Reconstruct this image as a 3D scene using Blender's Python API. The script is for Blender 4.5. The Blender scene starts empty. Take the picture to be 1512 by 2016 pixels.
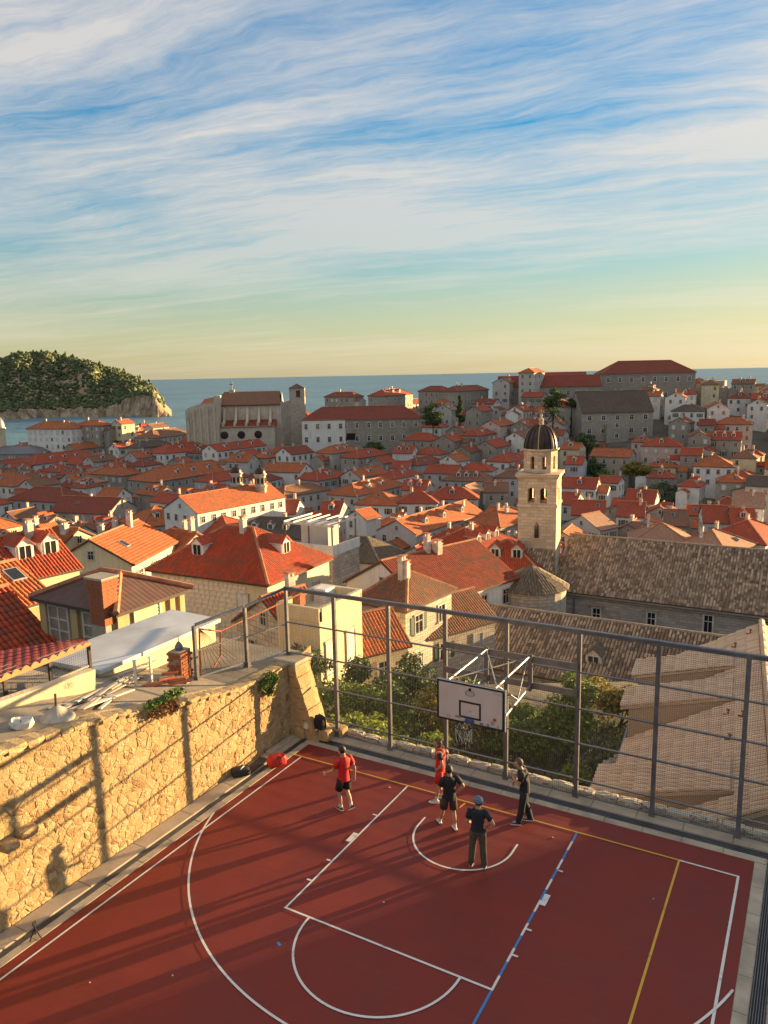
import bpy, bmesh, math, random
import numpy as np
from mathutils import Vector, Matrix, Quaternion, noise
R = math.radians
rnd = random.Random(7)
scene = bpy.context.scene
col = scene.collection

# ------------------------------------------------------------------ camera
CAM = np.array([7.1636, -17.7934, 11.5140])
YAW, PITCH, ROLL, FPX = -0.520179, 0.176092, 0.0201667, 1517.72     # solved from the court markings
_f = np.array([math.sin(YAW)*math.cos(PITCH), math.cos(YAW)*math.cos(PITCH), -math.sin(PITCH)])
_r = np.array([math.cos(YAW), -math.sin(YAW), 0.0]); _d = np.cross(_f, _r)
_c, _s = math.cos(ROLL), math.sin(ROLL)
CR, CD = _c*_r + _s*_d, -_s*_r + _c*_d
F2 = np.array([math.sin(YAW), math.cos(YAW)]); R2 = np.array([math.cos(YAW), -math.sin(YAW)])
cam_data = bpy.data.cameras.new("camera")
cam = bpy.data.objects.new("camera", cam_data); col.objects.link(cam)
M = Matrix(((CR[0], -CD[0], -_f[0], CAM[0]), (CR[1], -CD[1], -_f[1], CAM[1]), (CR[2], -CD[2], -_f[2], CAM[2]), (0, 0, 0, 1)))
cam.matrix_world = M
cam_data.sensor_fit = 'VERTICAL'; cam_data.sensor_height = 36.0; cam_data.lens = FPX/2016*36
cam_data.clip_start = 0.1; cam_data.clip_end = 200000
scene.camera = cam

# ------------------------------------------------------------------ light
SUN_AZ = math.atan2(0.545, 0.838); SUN_EL = R(5.2)
sd = Vector((-math.sin(SUN_AZ)*math.cos(SUN_EL), -math.cos(SUN_AZ)*math.cos(SUN_EL), -math.sin(SUN_EL)))
sun_d = bpy.data.lights.new("sun", 'SUN'); sun_d.energy = 5.0; sun_d.angle = R(0.5); sun_d.color = (1.0, 0.66, 0.30)
sun = bpy.data.objects.new("sun", sun_d); col.objects.link(sun)
sun.rotation_euler = sd.to_track_quat('-Z', 'Y').to_euler()
scene.view_settings.view_transform = 'Standard'; scene.view_settings.look = 'None'
scene.view_settings.exposure = 2.05; scene.view_settings.gamma = 1.0; scene.view_settings.use_curve_mapping = False
world = bpy.data.worlds.new("World"); scene.world = world; world.use_nodes = True

class NT:
    def __init__(s, tree): s.t = tree; s.n = tree.nodes; s.l = tree.links
    def new(s, typ, **kw):
        n = s.n.new(typ)
        for k, v in kw.items(): setattr(n, k, v)
        return n
    def put(s, sock, v):
        if v is None: return
        if hasattr(v, 'is_output'): s.l.new(v, sock)
        else:
            if hasattr(sock.default_value, '__len__') and isinstance(v, (tuple, list)) and len(sock.default_value) == 4 and len(v) == 3: v = (*v, 1)
            sock.default_value = v
    def math(s, op, a, b=None, c=None, clamp=False):
        n = s.new('ShaderNodeMath', operation=op, use_clamp=clamp); s.put(n.inputs[0], a); s.put(n.inputs[1], b); s.put(n.inputs[2], c); return n.outputs[0]
    def vec(s, op, a, b=None):
        n = s.new('ShaderNodeVectorMath', operation=op); s.put(n.inputs[0], a); s.put(n.inputs[1], b); return n.outputs[0]
    def mix(s, f, a, b, typ='MIX'):
        n = s.new('ShaderNodeMix', data_type='RGBA', blend_type=typ); s.put(n.inputs[0], f); s.put(n.inputs[6], a); s.put(n.inputs[7], b); return n.outputs[2]
    def noise(s, v, scale=1, detail=3, rough=.5, dist=0):
        n = s.new('ShaderNodeTexNoise'); s.put(n.inputs['Vector'], v); n.inputs['Scale'].default_value = scale; n.inputs['Detail'].default_value = detail
        n.inputs['Roughness'].default_value = rough; n.inputs['Distortion'].default_value = dist; return n.outputs[0]
    def ramp(s, f, stops):
        n = s.new('ShaderNodeValToRGB'); s.put(n.inputs[0], f); e = n.color_ramp.elements
        while len(e) < len(stops): e.new(0.5)
        for i, (p_, c_) in enumerate(stops): e[i].position = p_; e[i].color = (*c_, 1) if len(c_) == 3 else c_
        return n.outputs[0]
    def mapr(s, v, a, b, c=0, d=1):
        n = s.new('ShaderNodeMapRange'); s.put(n.inputs[0], v)
        for i, x in enumerate((a, b, c, d)): n.inputs[i+1].default_value = x
        return n.outputs[0]
    def comb(s, x, y, z):
        n = s.new('ShaderNodeCombineXYZ'); s.put(n.inputs[0], x); s.put(n.inputs[1], y); s.put(n.inputs[2], z); return n.outputs[0]

def build_sky():
    t = NT(world.node_tree); t.n.clear()
    out = t.new('ShaderNodeOutputWorld'); bg = t.new('ShaderNodeBackground'); t.l.new(bg.outputs[0], out.inputs[0])
    sky = t.new('ShaderNodeTexSky', sky_type='NISHITA'); sky.sun_disc = False
    sky.sun_elevation = SUN_EL; sky.sun_rotation = SUN_AZ
    sky.altitude = 50; sky.air_density = 1.0; sky.dust_density = 1.0; sky.ozone_density = 1.8
    tc = t.new('ShaderNodeTexCoord').outputs['Generated']
    sp = t.new('ShaderNodeSeparateXYZ'); t.l.new(tc, sp.inputs[0])
    z = t.math('MAXIMUM', sp.outputs[2], 0.0)
    # cloud sheet: direction projected on a plane overhead, in the (forward, right) frame of the bay
    fx = t.math('ADD', t.math('MULTIPLY', sp.outputs[0], float(F2[0])), t.math('MULTIPLY', sp.outputs[1], float(F2[1])))
    rx = t.math('ADD', t.math('MULTIPLY', sp.outputs[0], float(R2[0])), t.math('MULTIPLY', sp.outputs[1], float(R2[1])))
    zz = t.math('ADD', z, 0.075)
    px = t.math('DIVIDE', rx, zz); py = t.math('DIVIDE', fx, zz)
    a = R(20)
    u = t.math('ADD', t.math('MULTIPLY', px, math.cos(a)), t.math('MULTIPLY', py, -math.sin(a)))
    v = t.math('ADD', t.math('MULTIPLY', px, math.sin(a)), t.math('MULTIPLY', py, math.cos(a)))
    w1 = t.noise(t.comb(u, v, 0.0), 0.7, 4, .55); w2 = t.noise(t.comb(u, v, 5.0), 3.2, 5, .65)
    v2 = t.math('ADD', v, t.math('ADD', t.math('MULTIPLY', w1, 0.60), t.math('MULTIPLY', w2, 0.05)))
    u2 = t.math('ADD', u, t.math('MULTIPLY', w2, 0.08))
    sheet = t.noise(t.comb(t.math('MULTIPLY', u2, 0.42), t.math('MULTIPLY', v2, 0.95), 3.7), 1.05, 8, .66, .1)     # broad veils
    strand = t.noise(t.comb(t.math('MULTIPLY', u2, 0.36), t.math('MULTIPLY', v2, 2.7), 9.1), 1.5, 7, .68, .12)       # drawn-out strands
    wisp = t.noise(t.comb(t.math('MULTIPLY', u2, 2.6), t.math('MULTIPLY', v2, 9.0), 2.2), 2.4, 6, .72, .2)          # feathered edges
    patch = t.noise(t.comb(t.math('MULTIPLY', u, 0.5), t.math('MULTIPLY', v, 0.7), 7.3), 0.62, 3, .5)
    d = t.math('ADD', t.math('MULTIPLY', sheet, 0.60), t.math('ADD', t.math('MULTIPLY', strand, 0.46), t.math('ADD', t.math('MULTIPLY', wisp, 0.11), t.math('MULTIPLY', patch, 0.80))))
    d = t.math('ADD', d, t.mapr(z, 0.10, 0.60, 0.0, 0.13))
    dens = t.math('POWER', t.mapr(d, 0.87, 1.13), 1.1)
    dens = t.math('MULTIPLY', dens, t.mapr(z, 0.0, 0.26, 0.30, 1.0))
    bw0 = t.new('ShaderNodeRGBToBW'); t.l.new(sky.outputs[0], bw0.inputs[0])
    soft = t.math('DIVIDE', 1.0, t.math('ADD', 1.0, t.math('MULTIPLY', bw0.outputs[0], 0.32)))
    skc = t.mix(1.0, sky.outputs[0], soft, 'MULTIPLY')
    base = t.mix(1.0, skc, (0.77, 0.92, 1.05), 'MULTIPLY')
    hs = t.new('ShaderNodeHueSaturation'); t.put(hs.inputs['Saturation'], t.mapr(z, 0.0, 0.25, 0.85, 1.62)); hs.inputs['Value'].default_value = 1.0; t.l.new(base, hs.inputs['Color'])
    # cloud brightness follows the clear sky behind it, whitened
    bw = t.new('ShaderNodeRGBToBW'); t.l.new(skc, bw.inputs[0])
    cl = t.mix(1.0, t.mix(t.mapr(z, 0.02, 0.3), (1.0, 0.91, 0.74), (1.0, 0.945, 0.885)), t.math('ADD', t.math('MULTIPLY', bw.outputs[0], 0.30), 1.55), 'MULTIPLY')
    fin = t.mix(t.math('MULTIPLY', dens, 0.90, None, True), hs.outputs[0], cl)
    fin = t.mix(t.mapr(z, 0.0, 0.15, 0.50, 0.0), fin, t.mix(1.0, (1.0, 0.87, 0.55), t.math('ADD', t.math('MULTIPLY', bw.outputs[0], 0.55), 1.45), 'MULTIPLY'))     # bright haze over the sea horizon
    t.l.new(fin, bg.inputs[0]); bg.inputs[1].default_value = 0.102
build_sky()

# ------------------------------------------------------------------ picture geometry -> world
def ray(u, v): return _f + CR*((u-756)/FPX) + CD*((v-1008)/FPX)
def at_z(u, v, z): d = ray(u, v); return CAM + d*((z-CAM[2])/d[2])
def at_Y(u, v, Y): d = ray(u, v); return CAM + d*((Y-CAM[1])/d[1])
def at_X(u, v, X): d = ray(u, v); return CAM + d*((X-CAM[0])/d[0])
def at_D(u, v, D): d = ray(u, v); return CAM + d*(D/(d[:2]@F2))
def DL(x, y): q = np.array([x, y]) - CAM[:2]; return q@F2, q@R2
def proj(pt):
    q = np.asarray(pt, float)-CAM; zf = q@_f
    return 756+FPX*(q@CR)/zf, 1008+FPX*(q@CD)/zf
def smooth(a, b, x): t = min(1, max(0, (x-a)/(b-a))); return t*t*(3-2*t)
SEA = -34.0
def ground_z(x, y):
    D, L = DL(x, y); u = L/max(D, 20)
    z = float(np.interp(D, [0, 24, 36, 44, 52, 64, 85, 130, 200], [-6.5, -6.5, -6.6, -7.0, -13, -20, -25, -28, -28]))
    H = float(np.interp(u, [-.6, -.45, -.27, -.1, .06, .2, .35, .5, .8, 1.3], [0, 0, 7, 14, 17.5, 21, 24, 24, 22, 18]))
    z += H*smooth(200, 340, D)
    far = float(np.interp(u, [-.7, -.3, -.22, 0.0, .3, .6], [445, 430, 370, 360, 372, 380]))
    z -= 46*smooth(far, far+45, D)
    return z
def solve_H(u, v, H):
    d = ray(u, v); t = 62.0
    while t < 520:
        p_ = CAM + d*t
        if p_[2] <= ground_z(p_[0], p_[1]) + H: return p_
        t += 0.5
    return CAM + d*330

# ------------------------------------------------------------------ materials
MATS = {}
def material(name):
    m = bpy.data.materials.new(name); m.use_nodes = True; t = NT(m.node_tree); b = t.n['Principled BSDF']; MATS[name] = m; return m, t, b
def bump(t, b, h, dist=0.02, strength=0.6):
    n = t.new('ShaderNodeBump'); n.inputs['Strength'].default_value = strength; n.inputs['Distance'].default_value = dist; t.put(n.inputs['Height'], h); t.l.new(n.outputs[0], b.inputs['Normal'])
def plain(name, c, rough=.6, metal=0, var=.25, scale=3, bmp=0):
    m, t, b = material(name); tc = t.new('ShaderNodeTexCoord').outputs['Object']
    n = t.noise(tc, scale, 4, .6)
    c2 = tuple(x*(1-var) for x in c); c3 = tuple(min(1, x*(1+var*.6)) for x in c)
    t.put(b.inputs['Base Color'], t.ramp(n, [(.3, c2), (.7, c3)])); b.inputs['Roughness'].default_value = rough; b.inputs['Metallic'].default_value = metal
    if bmp: bump(t, b, t.noise(tc, scale*8, 3, .6), bmp)
    return m
def stucco(name, c, dirt=(0.16, 0.14, 0.12), amount=.45):
    m, t, b = material(name); tc = t.new('ShaderNodeTexCoord').outputs['Object']; oi = t.new('ShaderNodeObjectInfo').outputs['Random']
    off = t.vec('ADD', tc, t.comb(t.math('MULTIPLY', oi, 50.0), t.math('MULTIPLY', oi, 31.0), 0.0))
    big = t.noise(off, .35, 5, .65, .5)
    st = t.new('ShaderNodeMapping'); st.inputs['Scale'].default_value = (2.2, 2.2, .22); t.put(st.inputs[0], off)
    streak = t.noise(st.outputs[0], 1.2, 4, .6)
    cc = t.mix(t.mapr(oi, 0, 1, 0, .35), c, tuple(x*.72 for x in c))
    f = t.mapr(t.math('ADD', t.math('MULTIPLY', big, .5), t.math('MULTIPLY', streak, .5)), .47, .72, 0, amount)
    t.put(b.inputs['Base Color'], t.mix(f, cc, dirt)); b.inputs['Roughness'].default_value = .9; bump(t, b, t.noise(off, 9, 3), .02, .5)
    return m
def ashlar(name, c, bw=.55, bh=.28, mortar=(.2, .18, .16), amount=.4, md=.02):
    m, t, b = material(name); uv = t.new('ShaderNodeTexCoord').outputs['UV']; tc = t.new('ShaderNodeTexCoord').outputs['Object']; oi = t.new('ShaderNodeObjectInfo').outputs['Random']
    off = t.vec('ADD', tc, t.comb(t.math('MULTIPLY', oi, 50.0), 0.0, 0.0))
    wob = t.vec('ADD', uv, t.vec('MULTIPLY', t.new('ShaderNodeTexNoise').outputs[1], (.0, .0, .0)))
    br = t.new('ShaderNodeTexBrick'); t.put(br.inputs['Vector'], wob); br.inputs['Scale'].default_value = 1; br.inputs['Brick Width'].default_value = bw; br.inputs['Row Height'].default_value = bh
    br.inputs['Mortar Size'].default_value = md; br.inputs['Mortar Smooth'].default_value = .4; br.inputs['Bias'].default_value = 0
    br.inputs['Color1'].default_value = (*[x*1.12 for x in c], 1); br.inputs['Color2'].default_value = (*[x*.72 for x in c], 1); br.inputs['Mortar'].default_value = (*mortar, 1)
    big = t.noise(off, .28, 5, .65, .6)
    cc = t.mix(t.mapr(big, .42, .72, 0, amount), br.outputs[0], (.13, .12, .11))
    cc = t.mix(t.mapr(t.noise(off, 3.1, 4, .7), .4, .7, 0, .35), cc, tuple(x*.55 for x in c))
    cc = t.mix(t.mapr(oi, 0, 1, 0, .3), cc, tuple(x*.6 for x in c))
    t.put(b.inputs['Base Color'], cc); b.inputs['Roughness'].default_value = .92
    bump(t, b, t.math('ADD', t.math('MULTIPLY', br.outputs[1], -1.0), t.noise(off, 7, 3)), .04, .7)
    return m
def roof_mat(name, a, c, lichen, la=.35, sat_obj=.28, hump_h=.10):
    """barrel-tile roof; UV counts tiles"""
    m, t, b = material(name); uv = t.new('ShaderNodeTexCoord').outputs['UV']; tc = t.new('ShaderNodeTexCoord').outputs['Object']; oi = t.new('ShaderNodeObjectInfo').outputs['Random']
    cell = t.vec('FLOOR', uv); wn = t.new('ShaderNodeTexWhiteNoise', noise_dimensions='3D'); t.put(wn.inputs[0], t.vec('ADD', cell, t.comb(0.0, 0.0, t.math('MULTIPLY', oi, 99.0))))
    base = t.mix(wn.outputs[0], a, c)
    off = t.vec('ADD', tc, t.comb(t.math('MULTIPLY', oi, 70.0), t.math('MULTIPLY', oi, 40.0), 0.0))
    base = t.mix(t.mapr(oi, 0, 1, 0, sat_obj), base, tuple(x*.55+.012 for x in c))
    f = t.mapr(t.math('ADD', t.noise(off, .75, 6, .72, .8), t.math('MULTIPLY', wn.outputs[0], .22)), .54, .78, 0, min(1.0, la*1.7))
    base = t.mix(f, base, lichen)
    base = t.mix(t.mapr(t.noise(off, .16, 3, .6), .4, .7, 0, .4), base, tuple(x*.5 for x in a))
    t.put(b.inputs['Base Color'], base); b.inputs['Roughness'].default_value = .85
    fr = t.vec('FRACTION', uv); s = t.new('ShaderNodeSeparateXYZ'); t.put(s.inputs[0], fr)
    hump = t.math('SINE', t.math('MULTIPLY', s.outputs[0], math.pi)); step = t.math('MULTIPLY', t.math('SUBTRACT', 1.0, s.outputs[1]), .35)
    bump(t, b, t.math('ADD', hump, step), hump_h, .75)
    return m
roof_mat('roof_orange', (.60, .155, .038), (.40, .080, .022), (.20, .105, .06), .5)
roof_mat('roof_red', (.55, .080, .026), (.37, .044, .017), (.19, .085, .05), .5)
roof_mat('roof_dark', (.37, .062, .028), (.23, .038, .018), (.12, .065, .042), .5)
roof_mat('roof_brown', (.34, .135, .066), (.19, .072, .038), (.16, .12, .085), .7)
roof_mat('roof_shingle', (.13, .058, .045), (.075, .035, .032), (.11, .075, .06), .5, .1, .012)
roof_mat('roof_grey', (.24, .185, .13), (.085, .06, .042), (.15, .135, .10), .5, .15)
roof_mat('roof_old', (.155, .10, .07), (.075, .048, .036), (.12, .10, .075), .55, .15)
ashlar_white = None
roof_mat('roof_pale', (.46, .25, .16), (.32, .15, .09), (.30, .20, .13), .4)
roof_mat('roof_beige', (.66, .47, .32), (.56, .38, .25), (.40, .26, .18), .3, .1)
# long church roof: mostly brown tiles with many pale single tiles
roof_mat('roof_church', (.56, .42, .30), (.085, .05, .034), (.17, .115, .075), .35, .1)
stucco('wall_white', (.74, .71, .67)); stucco('wall_cream', (.66, .55, .36)); stucco('wall_grey', (.50, .47, .44)); stucco('wall_pink', (.60, .46, .40)); stucco('wall_lilac', (.50, .48, .54)); stucco('wall_ochre', (.46, .33, .17), (.2, .14, .08))
stucco('wall_tan', (.48, .35, .23), (.3, .2, .13), .3)
ashlar('wall_stone', (.47, .415, .35)); ashlar('wall_darkstone', (.42, .365, .305)); ashlar('wall_palestone', (.60, .52, .42), .7, .34); ashlar('wall_tower', (.72, .54, .38), .7, .36, (.42, .31, .22), .2, .014); ashlar('wall_church', (.46, .415, .37), .75, .3, (.25, .22, .2), .3)
plain('pane', (.018, .02, .024), .12, 0, .3); plain('frame_white', (.62, .60, .57), .5); plain('frame_stone', (.5, .46, .4), .8); plain('shutter_green', (.05, .10, .07), .6); plain('shutter_grey', (.36, .37, .38), .6)
plain('timber_dark', (.06, .045, .035), .8); plain('chimney_wall', (.56, .5, .44), .9, 0, .35, 2); plain('ridge_tile', (.40, .16, .08), .85, 0, .4, 2.5); plain('ridge_grey', (.27, .22, .17), .85, 0, .4, 2.5)
plain('metal_fence', (.15, .15, .16), .42, .4, .3, 2.5, .002); plain('metal_bright', (.30, .31, .32), .5, .6, .2, 4); plain('wire', (.05, .048, .046), .5, .2); plain('rust', (.30, .085, .03), .75, .1, .4, 6); plain('bronze', (.055, .035, .03), .38, .6, .5, 1.2); plain('lead', (.16, .17, .19), .5, .3, .3, 1)
plain('beam_wood', (.16, .14, .125), .75, 0, .35, 4); plain('concrete', (.40, .335, .26), .9, 0, .25, 1.2, .006); plain('concrete_dark', (.27, .225, .17), .92, 0, .35, .9, .008)

# ------------------------------------------------------------------ mesh helpers
TU, TV = 0.24, 0.40        # roof tile pitch
class MB:
    def __init__(s): s.v = []; s.f = []; s.m = []; s.uv = []; s.sm = []
    def face(s, pts, mat=0, uv=None, smooth=False, scale=(1, 1)):
        i = len(s.v); s.v += [tuple(map(float, p_)) for p_ in pts]; s.f.append(tuple(range(i, i+len(pts)))); s.m.append(mat); s.sm.append(smooth)
        if uv is None:
            a, b_, c_ = (np.array(pts[k], float) for k in (0, 1, 2)); n = np.cross(b_-a, c_-a); ln = np.linalg.norm(n)
            n = n/ln if ln > 1e-12 else np.array([0, 0, 1.0])
            if abs(n[2]) > .97: t, bb = np.array([1.0, 0, 0]), np.array([0, 1.0, 0])
            else: t = np.cross([0, 0, 1.0], n); t /= np.linalg.norm(t); bb = np.cross(n, t)
            uv = [((np.array(p_, float)@t)/scale[0], (np.array(p_, float)@bb)/scale[1]) for p_ in pts]
        s.uv += uv
    def box(s, x0, x1, y0, y1, z0, z1, mat=0, top=None, skip=''):
        P = lambda x, y, z: (x, y, z)
        if '-y' not in skip: s.face([P(x0, y0, z0), P(x1, y0, z0), P(x1, y0, z1), P(x0, y0, z1)], mat)
        if '+y' not in skip: s.face([P(x1, y1, z0), P(x0, y1, z0), P(x0, y1, z1), P(x1, y1, z1)], mat)
        if '-x' not in skip: s.face([P(x0, y1, z0), P(x0, y0, z0), P(x0, y0, z1), P(x0, y1, z1)], mat)
        if '+x' not in skip: s.face([P(x1, y0, z0), P(x1, y1, z0), P(x1, y1, z1), P(x1, y0, z1)], mat)
        if 't' not in skip: s.face([P(x0, y0, z1), P(x1, y0, z1), P(x1, y1, z1), P(x0, y1, z1)], mat if top is None else top)
        if 'b' not in skip: s.face([P(x0, y1, z0), P(x1, y1, z0), P(x1, y0, z0), P(x0, y0, z0)], mat)
        return s
    def hexa(s, a, b_, mat=0):
        """two quads (bottom a, top b) joined"""
        s.face([a[3], a[2], a[1], a[0]], mat); s.face(list(b_), mat)
        for i in range(4): j = (i+1) % 4; s.face([a[i], a[j], b_[j], b_[i]], mat)
        return s
    def bar(s, p0, p1, w, h=None, mat=0, up=(0, 0, 1)):
        h = w if h is None else h
        p0, p1 = np.array(p0, float), np.array(p1, float); d = p1-p0; d /= np.linalg.norm(d); up = np.array(up, float)
        if abs(d@up) > .99: up = np.array([0, 1.0, 0])
        x = np.cross(d, up); x /= np.linalg.norm(x); y = np.cross(x, d); x = x*w/2; y = y*h/2
        q = lambda p_: [p_-x-y, p_+x-y, p_+x+y, p_-x+y]
        a, b_ = q(p0), q(p1)
        s.face([a[3], a[2], a[1], a[0]][::-1], mat); s.face(b_[::-1], mat)
        for i in range(4): j = (i+1) % 4; s.face([a[j], a[i], b_[i], b_[j]], mat)
        return s
    def tube(s, pts, r, n=8, mat=0, smooth=True, cap=True):
        rs = r if isinstance(r, (list, tuple)) else [r]*len(pts); pts = [np.array(p_, float) for p_ in pts]; rings = []; ov = pts[-1]-pts[0]; ln = np.linalg.norm(ov); vert = ln > 1e-6 and abs(ov[2])/ln > .6; closed = ln < 1e-6
        for i, p_ in enumerate(pts):
            d = pts[min(i+1, len(pts)-1)]-pts[max(i-1, 0)]; d /= max(np.linalg.norm(d), 1e-9); up = np.array([0, 1.0, 0]) if (vert and abs(d[1]) < .97) else (np.array([0, 0, 1.0]) if abs(d[2]) < .95 else np.array([1.0, 0, 0]))
            x = np.cross(d, up); x /= np.linalg.norm(x); y = np.cross(x, d)
            rings.append([p_+(x*math.cos(2*math.pi*k/n)+y*math.sin(2*math.pi*k/n))*rs[i] for k in range(n)])
        for a, b_ in zip(rings, rings[1:]):
            for k in range(n): s.face([a[(k+1) % n], a[k], b_[k], b_[(k+1) % n]], mat, smooth=smooth)
        if cap: s.face(rings[0], mat); s.face(rings[-1][::-1], mat)
        return s
    def lathe(s, prof, n=16, c=(0, 0), mat=0, smooth=True, a0=0.0):
        rings = [[(c[0]+r_*math.cos(a0+2*math.pi*k/n), c[1]+r_*math.sin(a0+2*math.pi*k/n), z_) for k in range(n)] for r_, z_ in prof]
        for a, b_ in zip(rings, rings[1:]):
            for k in range(n): s.face([a[k], a[(k+1) % n], b_[(k+1) % n], b_[k]], mat, smooth=smooth)
        return s
    def mesh(s, name, mats):
        me = bpy.data.meshes.new(name); me.from_pydata(s.v, [], s.f)
        for m in (mats if isinstance(mats, (list, tuple)) else [mats]): me.materials.append(MATS[m])
        me.polygons.foreach_set('material_index', s.m); me.polygons.foreach_set('use_smooth', s.sm)
        u = me.uv_layers.new(name='UVMap'); u.data.foreach_set('uv', np.array(s.uv, dtype=np.float32).ravel()); me.update(); return me
    def build(s, name, mats, parent=None, loc=None, rz=0):
        return link(name, s.mesh(name, mats), parent, loc, rz)
def link(name, data, parent=None, loc=None, rz=0, scale=None):
    o = bpy.data.objects.new(name, data); col.objects.link(o); o.parent = parent
    if loc is not None: o.location = [float(x) for x in loc]
    if rz: o.rotation_euler = (0, 0, rz)
    if scale: o.scale = scale
    return o
def empty(name, loc=(0, 0, 0), rz=0): o = link(name, None, None, loc, rz); o.empty_display_size = .3; return o
def tag(o, label, cat, group=None):
    o['label'] = label; o['category'] = cat
    if group: o['group'] = group
    return o
def structure(o): o['kind'] = 'structure'; return o
def stuff(o): o['kind'] = 'stuff'; return o
def weld_smooth(me):
    bm = bmesh.new(); bm.from_mesh(me); bmesh.ops.remove_doubles(bm, verts=bm.verts, dist=1e-4); bm.to_mesh(me); bm.free(); return me
def npmesh(name, V, F, UV, mats, smooth=False):
    """V (n,3), F (m,4) quads, UV per loop (m*4,2)"""
    me = bpy.data.meshes.new(name); n, m = len(V), len(F); me.vertices.add(n); me.vertices.foreach_set('co', np.asarray(V, np.float32).ravel())
    k = F.shape[1]; me.loops.add(m*k); me.loops.foreach_set('vertex_index', F.astype(np.int32).ravel()); me.polygons.add(m); me.polygons.foreach_set('loop_start', np.arange(0, m*k, k, dtype=np.int32))
    for q in (mats if isinstance(mats, (list, tuple)) else [mats]): me.materials.append(MATS[q])
    if UV is not None: l = me.uv_layers.new(name='UVMap'); l.data.foreach_set('uv', np.asarray(UV, np.float32).ravel())
    me.polygons.foreach_set('use_smooth', [smooth]*m); me.update(calc_edges=True); me.validate(); return me
# ------------------------------------------------------------------ roofs, windows, houses
def tile_field(polys, pitch=TU, row=TV, rad=None, seed=0, lift=0.03):
    """rows of half-round cover tiles over the planar faces; first edge of each face is its eave"""
    Vs, Fs, Us = [], [], []; base = 0; rs = np.random.RandomState(seed); rad = rad or pitch*.40
    ang = np.array([0, 60, 120, 180])*math.pi/180
    for poly in polys:
        P = [np.array(p_, float) for p_ in poly]; e = P[1]-P[0]; e /= np.linalg.norm(e); n = np.cross(e, P[2]-P[0]); n /= np.linalg.norm(n); s = np.cross(n, e)
        q = np.array([[(p_-P[0])@e, (p_-P[0])@s] for p_ in P]); u0, u1 = q[:, 0].min(), q[:, 0].max(); nc = max(1, int((u1-u0)/pitch))
        for c in range(nc):
            uc = u0 + (c+.5)*(u1-u0)/nc; vs = []
            for i in range(len(q)):
                a, b_ = q[i], q[(i+1) % len(q)]
                if (a[0]-uc)*(b_[0]-uc) <= 0 and abs(a[0]-b_[0]) > 1e-9: vs.append(a[1]+(b_[1]-a[1])*(uc-a[0])/(b_[0]-a[0]))
            if len(vs) < 2: continue
            v0, v1 = min(vs), max(vs)
            if v1-v0 < .15: continue
            nr = max(1, int(round((v1-v0)/row))); h = (v1-v0)/nr
            for r_ in range(nr):
                va, vb = v0+r_*h-.03, min(v0+(r_+1)*h+.03, v1+.03); j = rs.uniform(-.012, .012, 2); dz = rs.uniform(0, .012)
                for (vv, k, zl) in ((va, 1.06, lift+dz), (vb, .88, 0.0+dz)):
                    for a_ in ang:
                        Vs.append(P[0]+e*(uc+j[0]+math.cos(a_)*rad*k)+s*vv+n*(math.sin(a_)*rad*k*.8+zl+.006))
                o = base
                Fs += [(o+1, o, o+4, o+5), (o+2, o+1, o+5, o+6), (o+3, o+2, o+6, o+7)]
                # open lower end of the tile
                Fs.append((o, o+1, o+2, o+3)); base += 8
                Us += [(c+.5+j[0], r_+.5)]*16
    return np.array(Vs), np.array(Fs), np.array(Us)

def roof_faces(kind, L, W, rise, ov, ovg):
    """local faces (eave first) and ridge/hip lines; origin = eave level, ridge along x, L = footprint length, W = footprint width"""
    x, y = L/2+(ov if kind == 'h' else ovg), W/2+ov; k = rise/(W/2); ze = -ov*k
    if kind == 'g':
        f = [[(-x, -y, ze), (x, -y, ze), (x, 0, rise), (-x, 0, rise)], [(x, y, ze), (-x, y, ze), (-x, 0, rise), (x, 0, rise)]]
        lines = [((-x, 0, rise), (x, 0, rise))]
    else:
        rx = max(.25, x-y) if x > y else .25
        f = [[(-x, -y, ze), (x, -y, ze), (rx, 0, rise), (-rx, 0, rise)], [(x, y, ze), (-x, y, ze), (-rx, 0, rise), (rx, 0, rise)],
             [(x, -y, ze), (x, y, ze), (rx, 0, rise)], [(-x, y, ze), (-x, -y, ze), (-rx, 0, rise)]]
        lines = [((-rx, 0, rise), (rx, 0, rise))]+[((sx*rx, 0, rise), (sx*x, sy*y, ze)) for sx in (-1, 1) for sy in (-1, 1)]
    return f, lines
RIDGE = {'roof_grey': 'ridge_grey', 'roof_church': 'ridge_grey', 'roof_old': 'ridge_grey'}
def make_roof(parent, kind, L, W, rise, mat, z0=0.0, ov=.35, ovg=.18, tiles=False, seed=0, thick=.14, name='roof'):
    f, lines = roof_faces(kind, L, W, rise, ov, ovg); mb = MB()
    for q in f:
        q = [(a, b_, c_+z0) for a, b_, c_ in q]; lo = [(a, b_, c_-thick) for a, b_, c_ in q]
        mb.face(q, 0, scale=(TU, TV)); mb.face(lo[::-1], 1)
        n = len(q)
        for i in range(n):
            j = (i+1) % n
            if kind == 'h' and i != 0: continue
            mb.face([lo[i], lo[j], q[j], q[i]], 1)
    o = mb.build(name, [mat, 'timber_dark'], parent)
    if tiles:
        V, F, U = tile_field([[(a, b_, c_+z0) for a, b_, c_ in q] for q in f], seed=seed)
        t = link('roof_tile', npmesh('roof_tile', V, F, U, mat, True), o); stuff(t)
    rb = MB()
    for a, b_ in lines:
        a, b_ = np.array(a)+(0, 0, z0+.05), np.array(b_)+(0, 0, z0+.05); rb.tube([a, b_], .13, 6)
    r_ = rb.build('ridge_capping', RIDGE.get(mat, 'ridge_tile'), o)
    return o
_shared = {}
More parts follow.
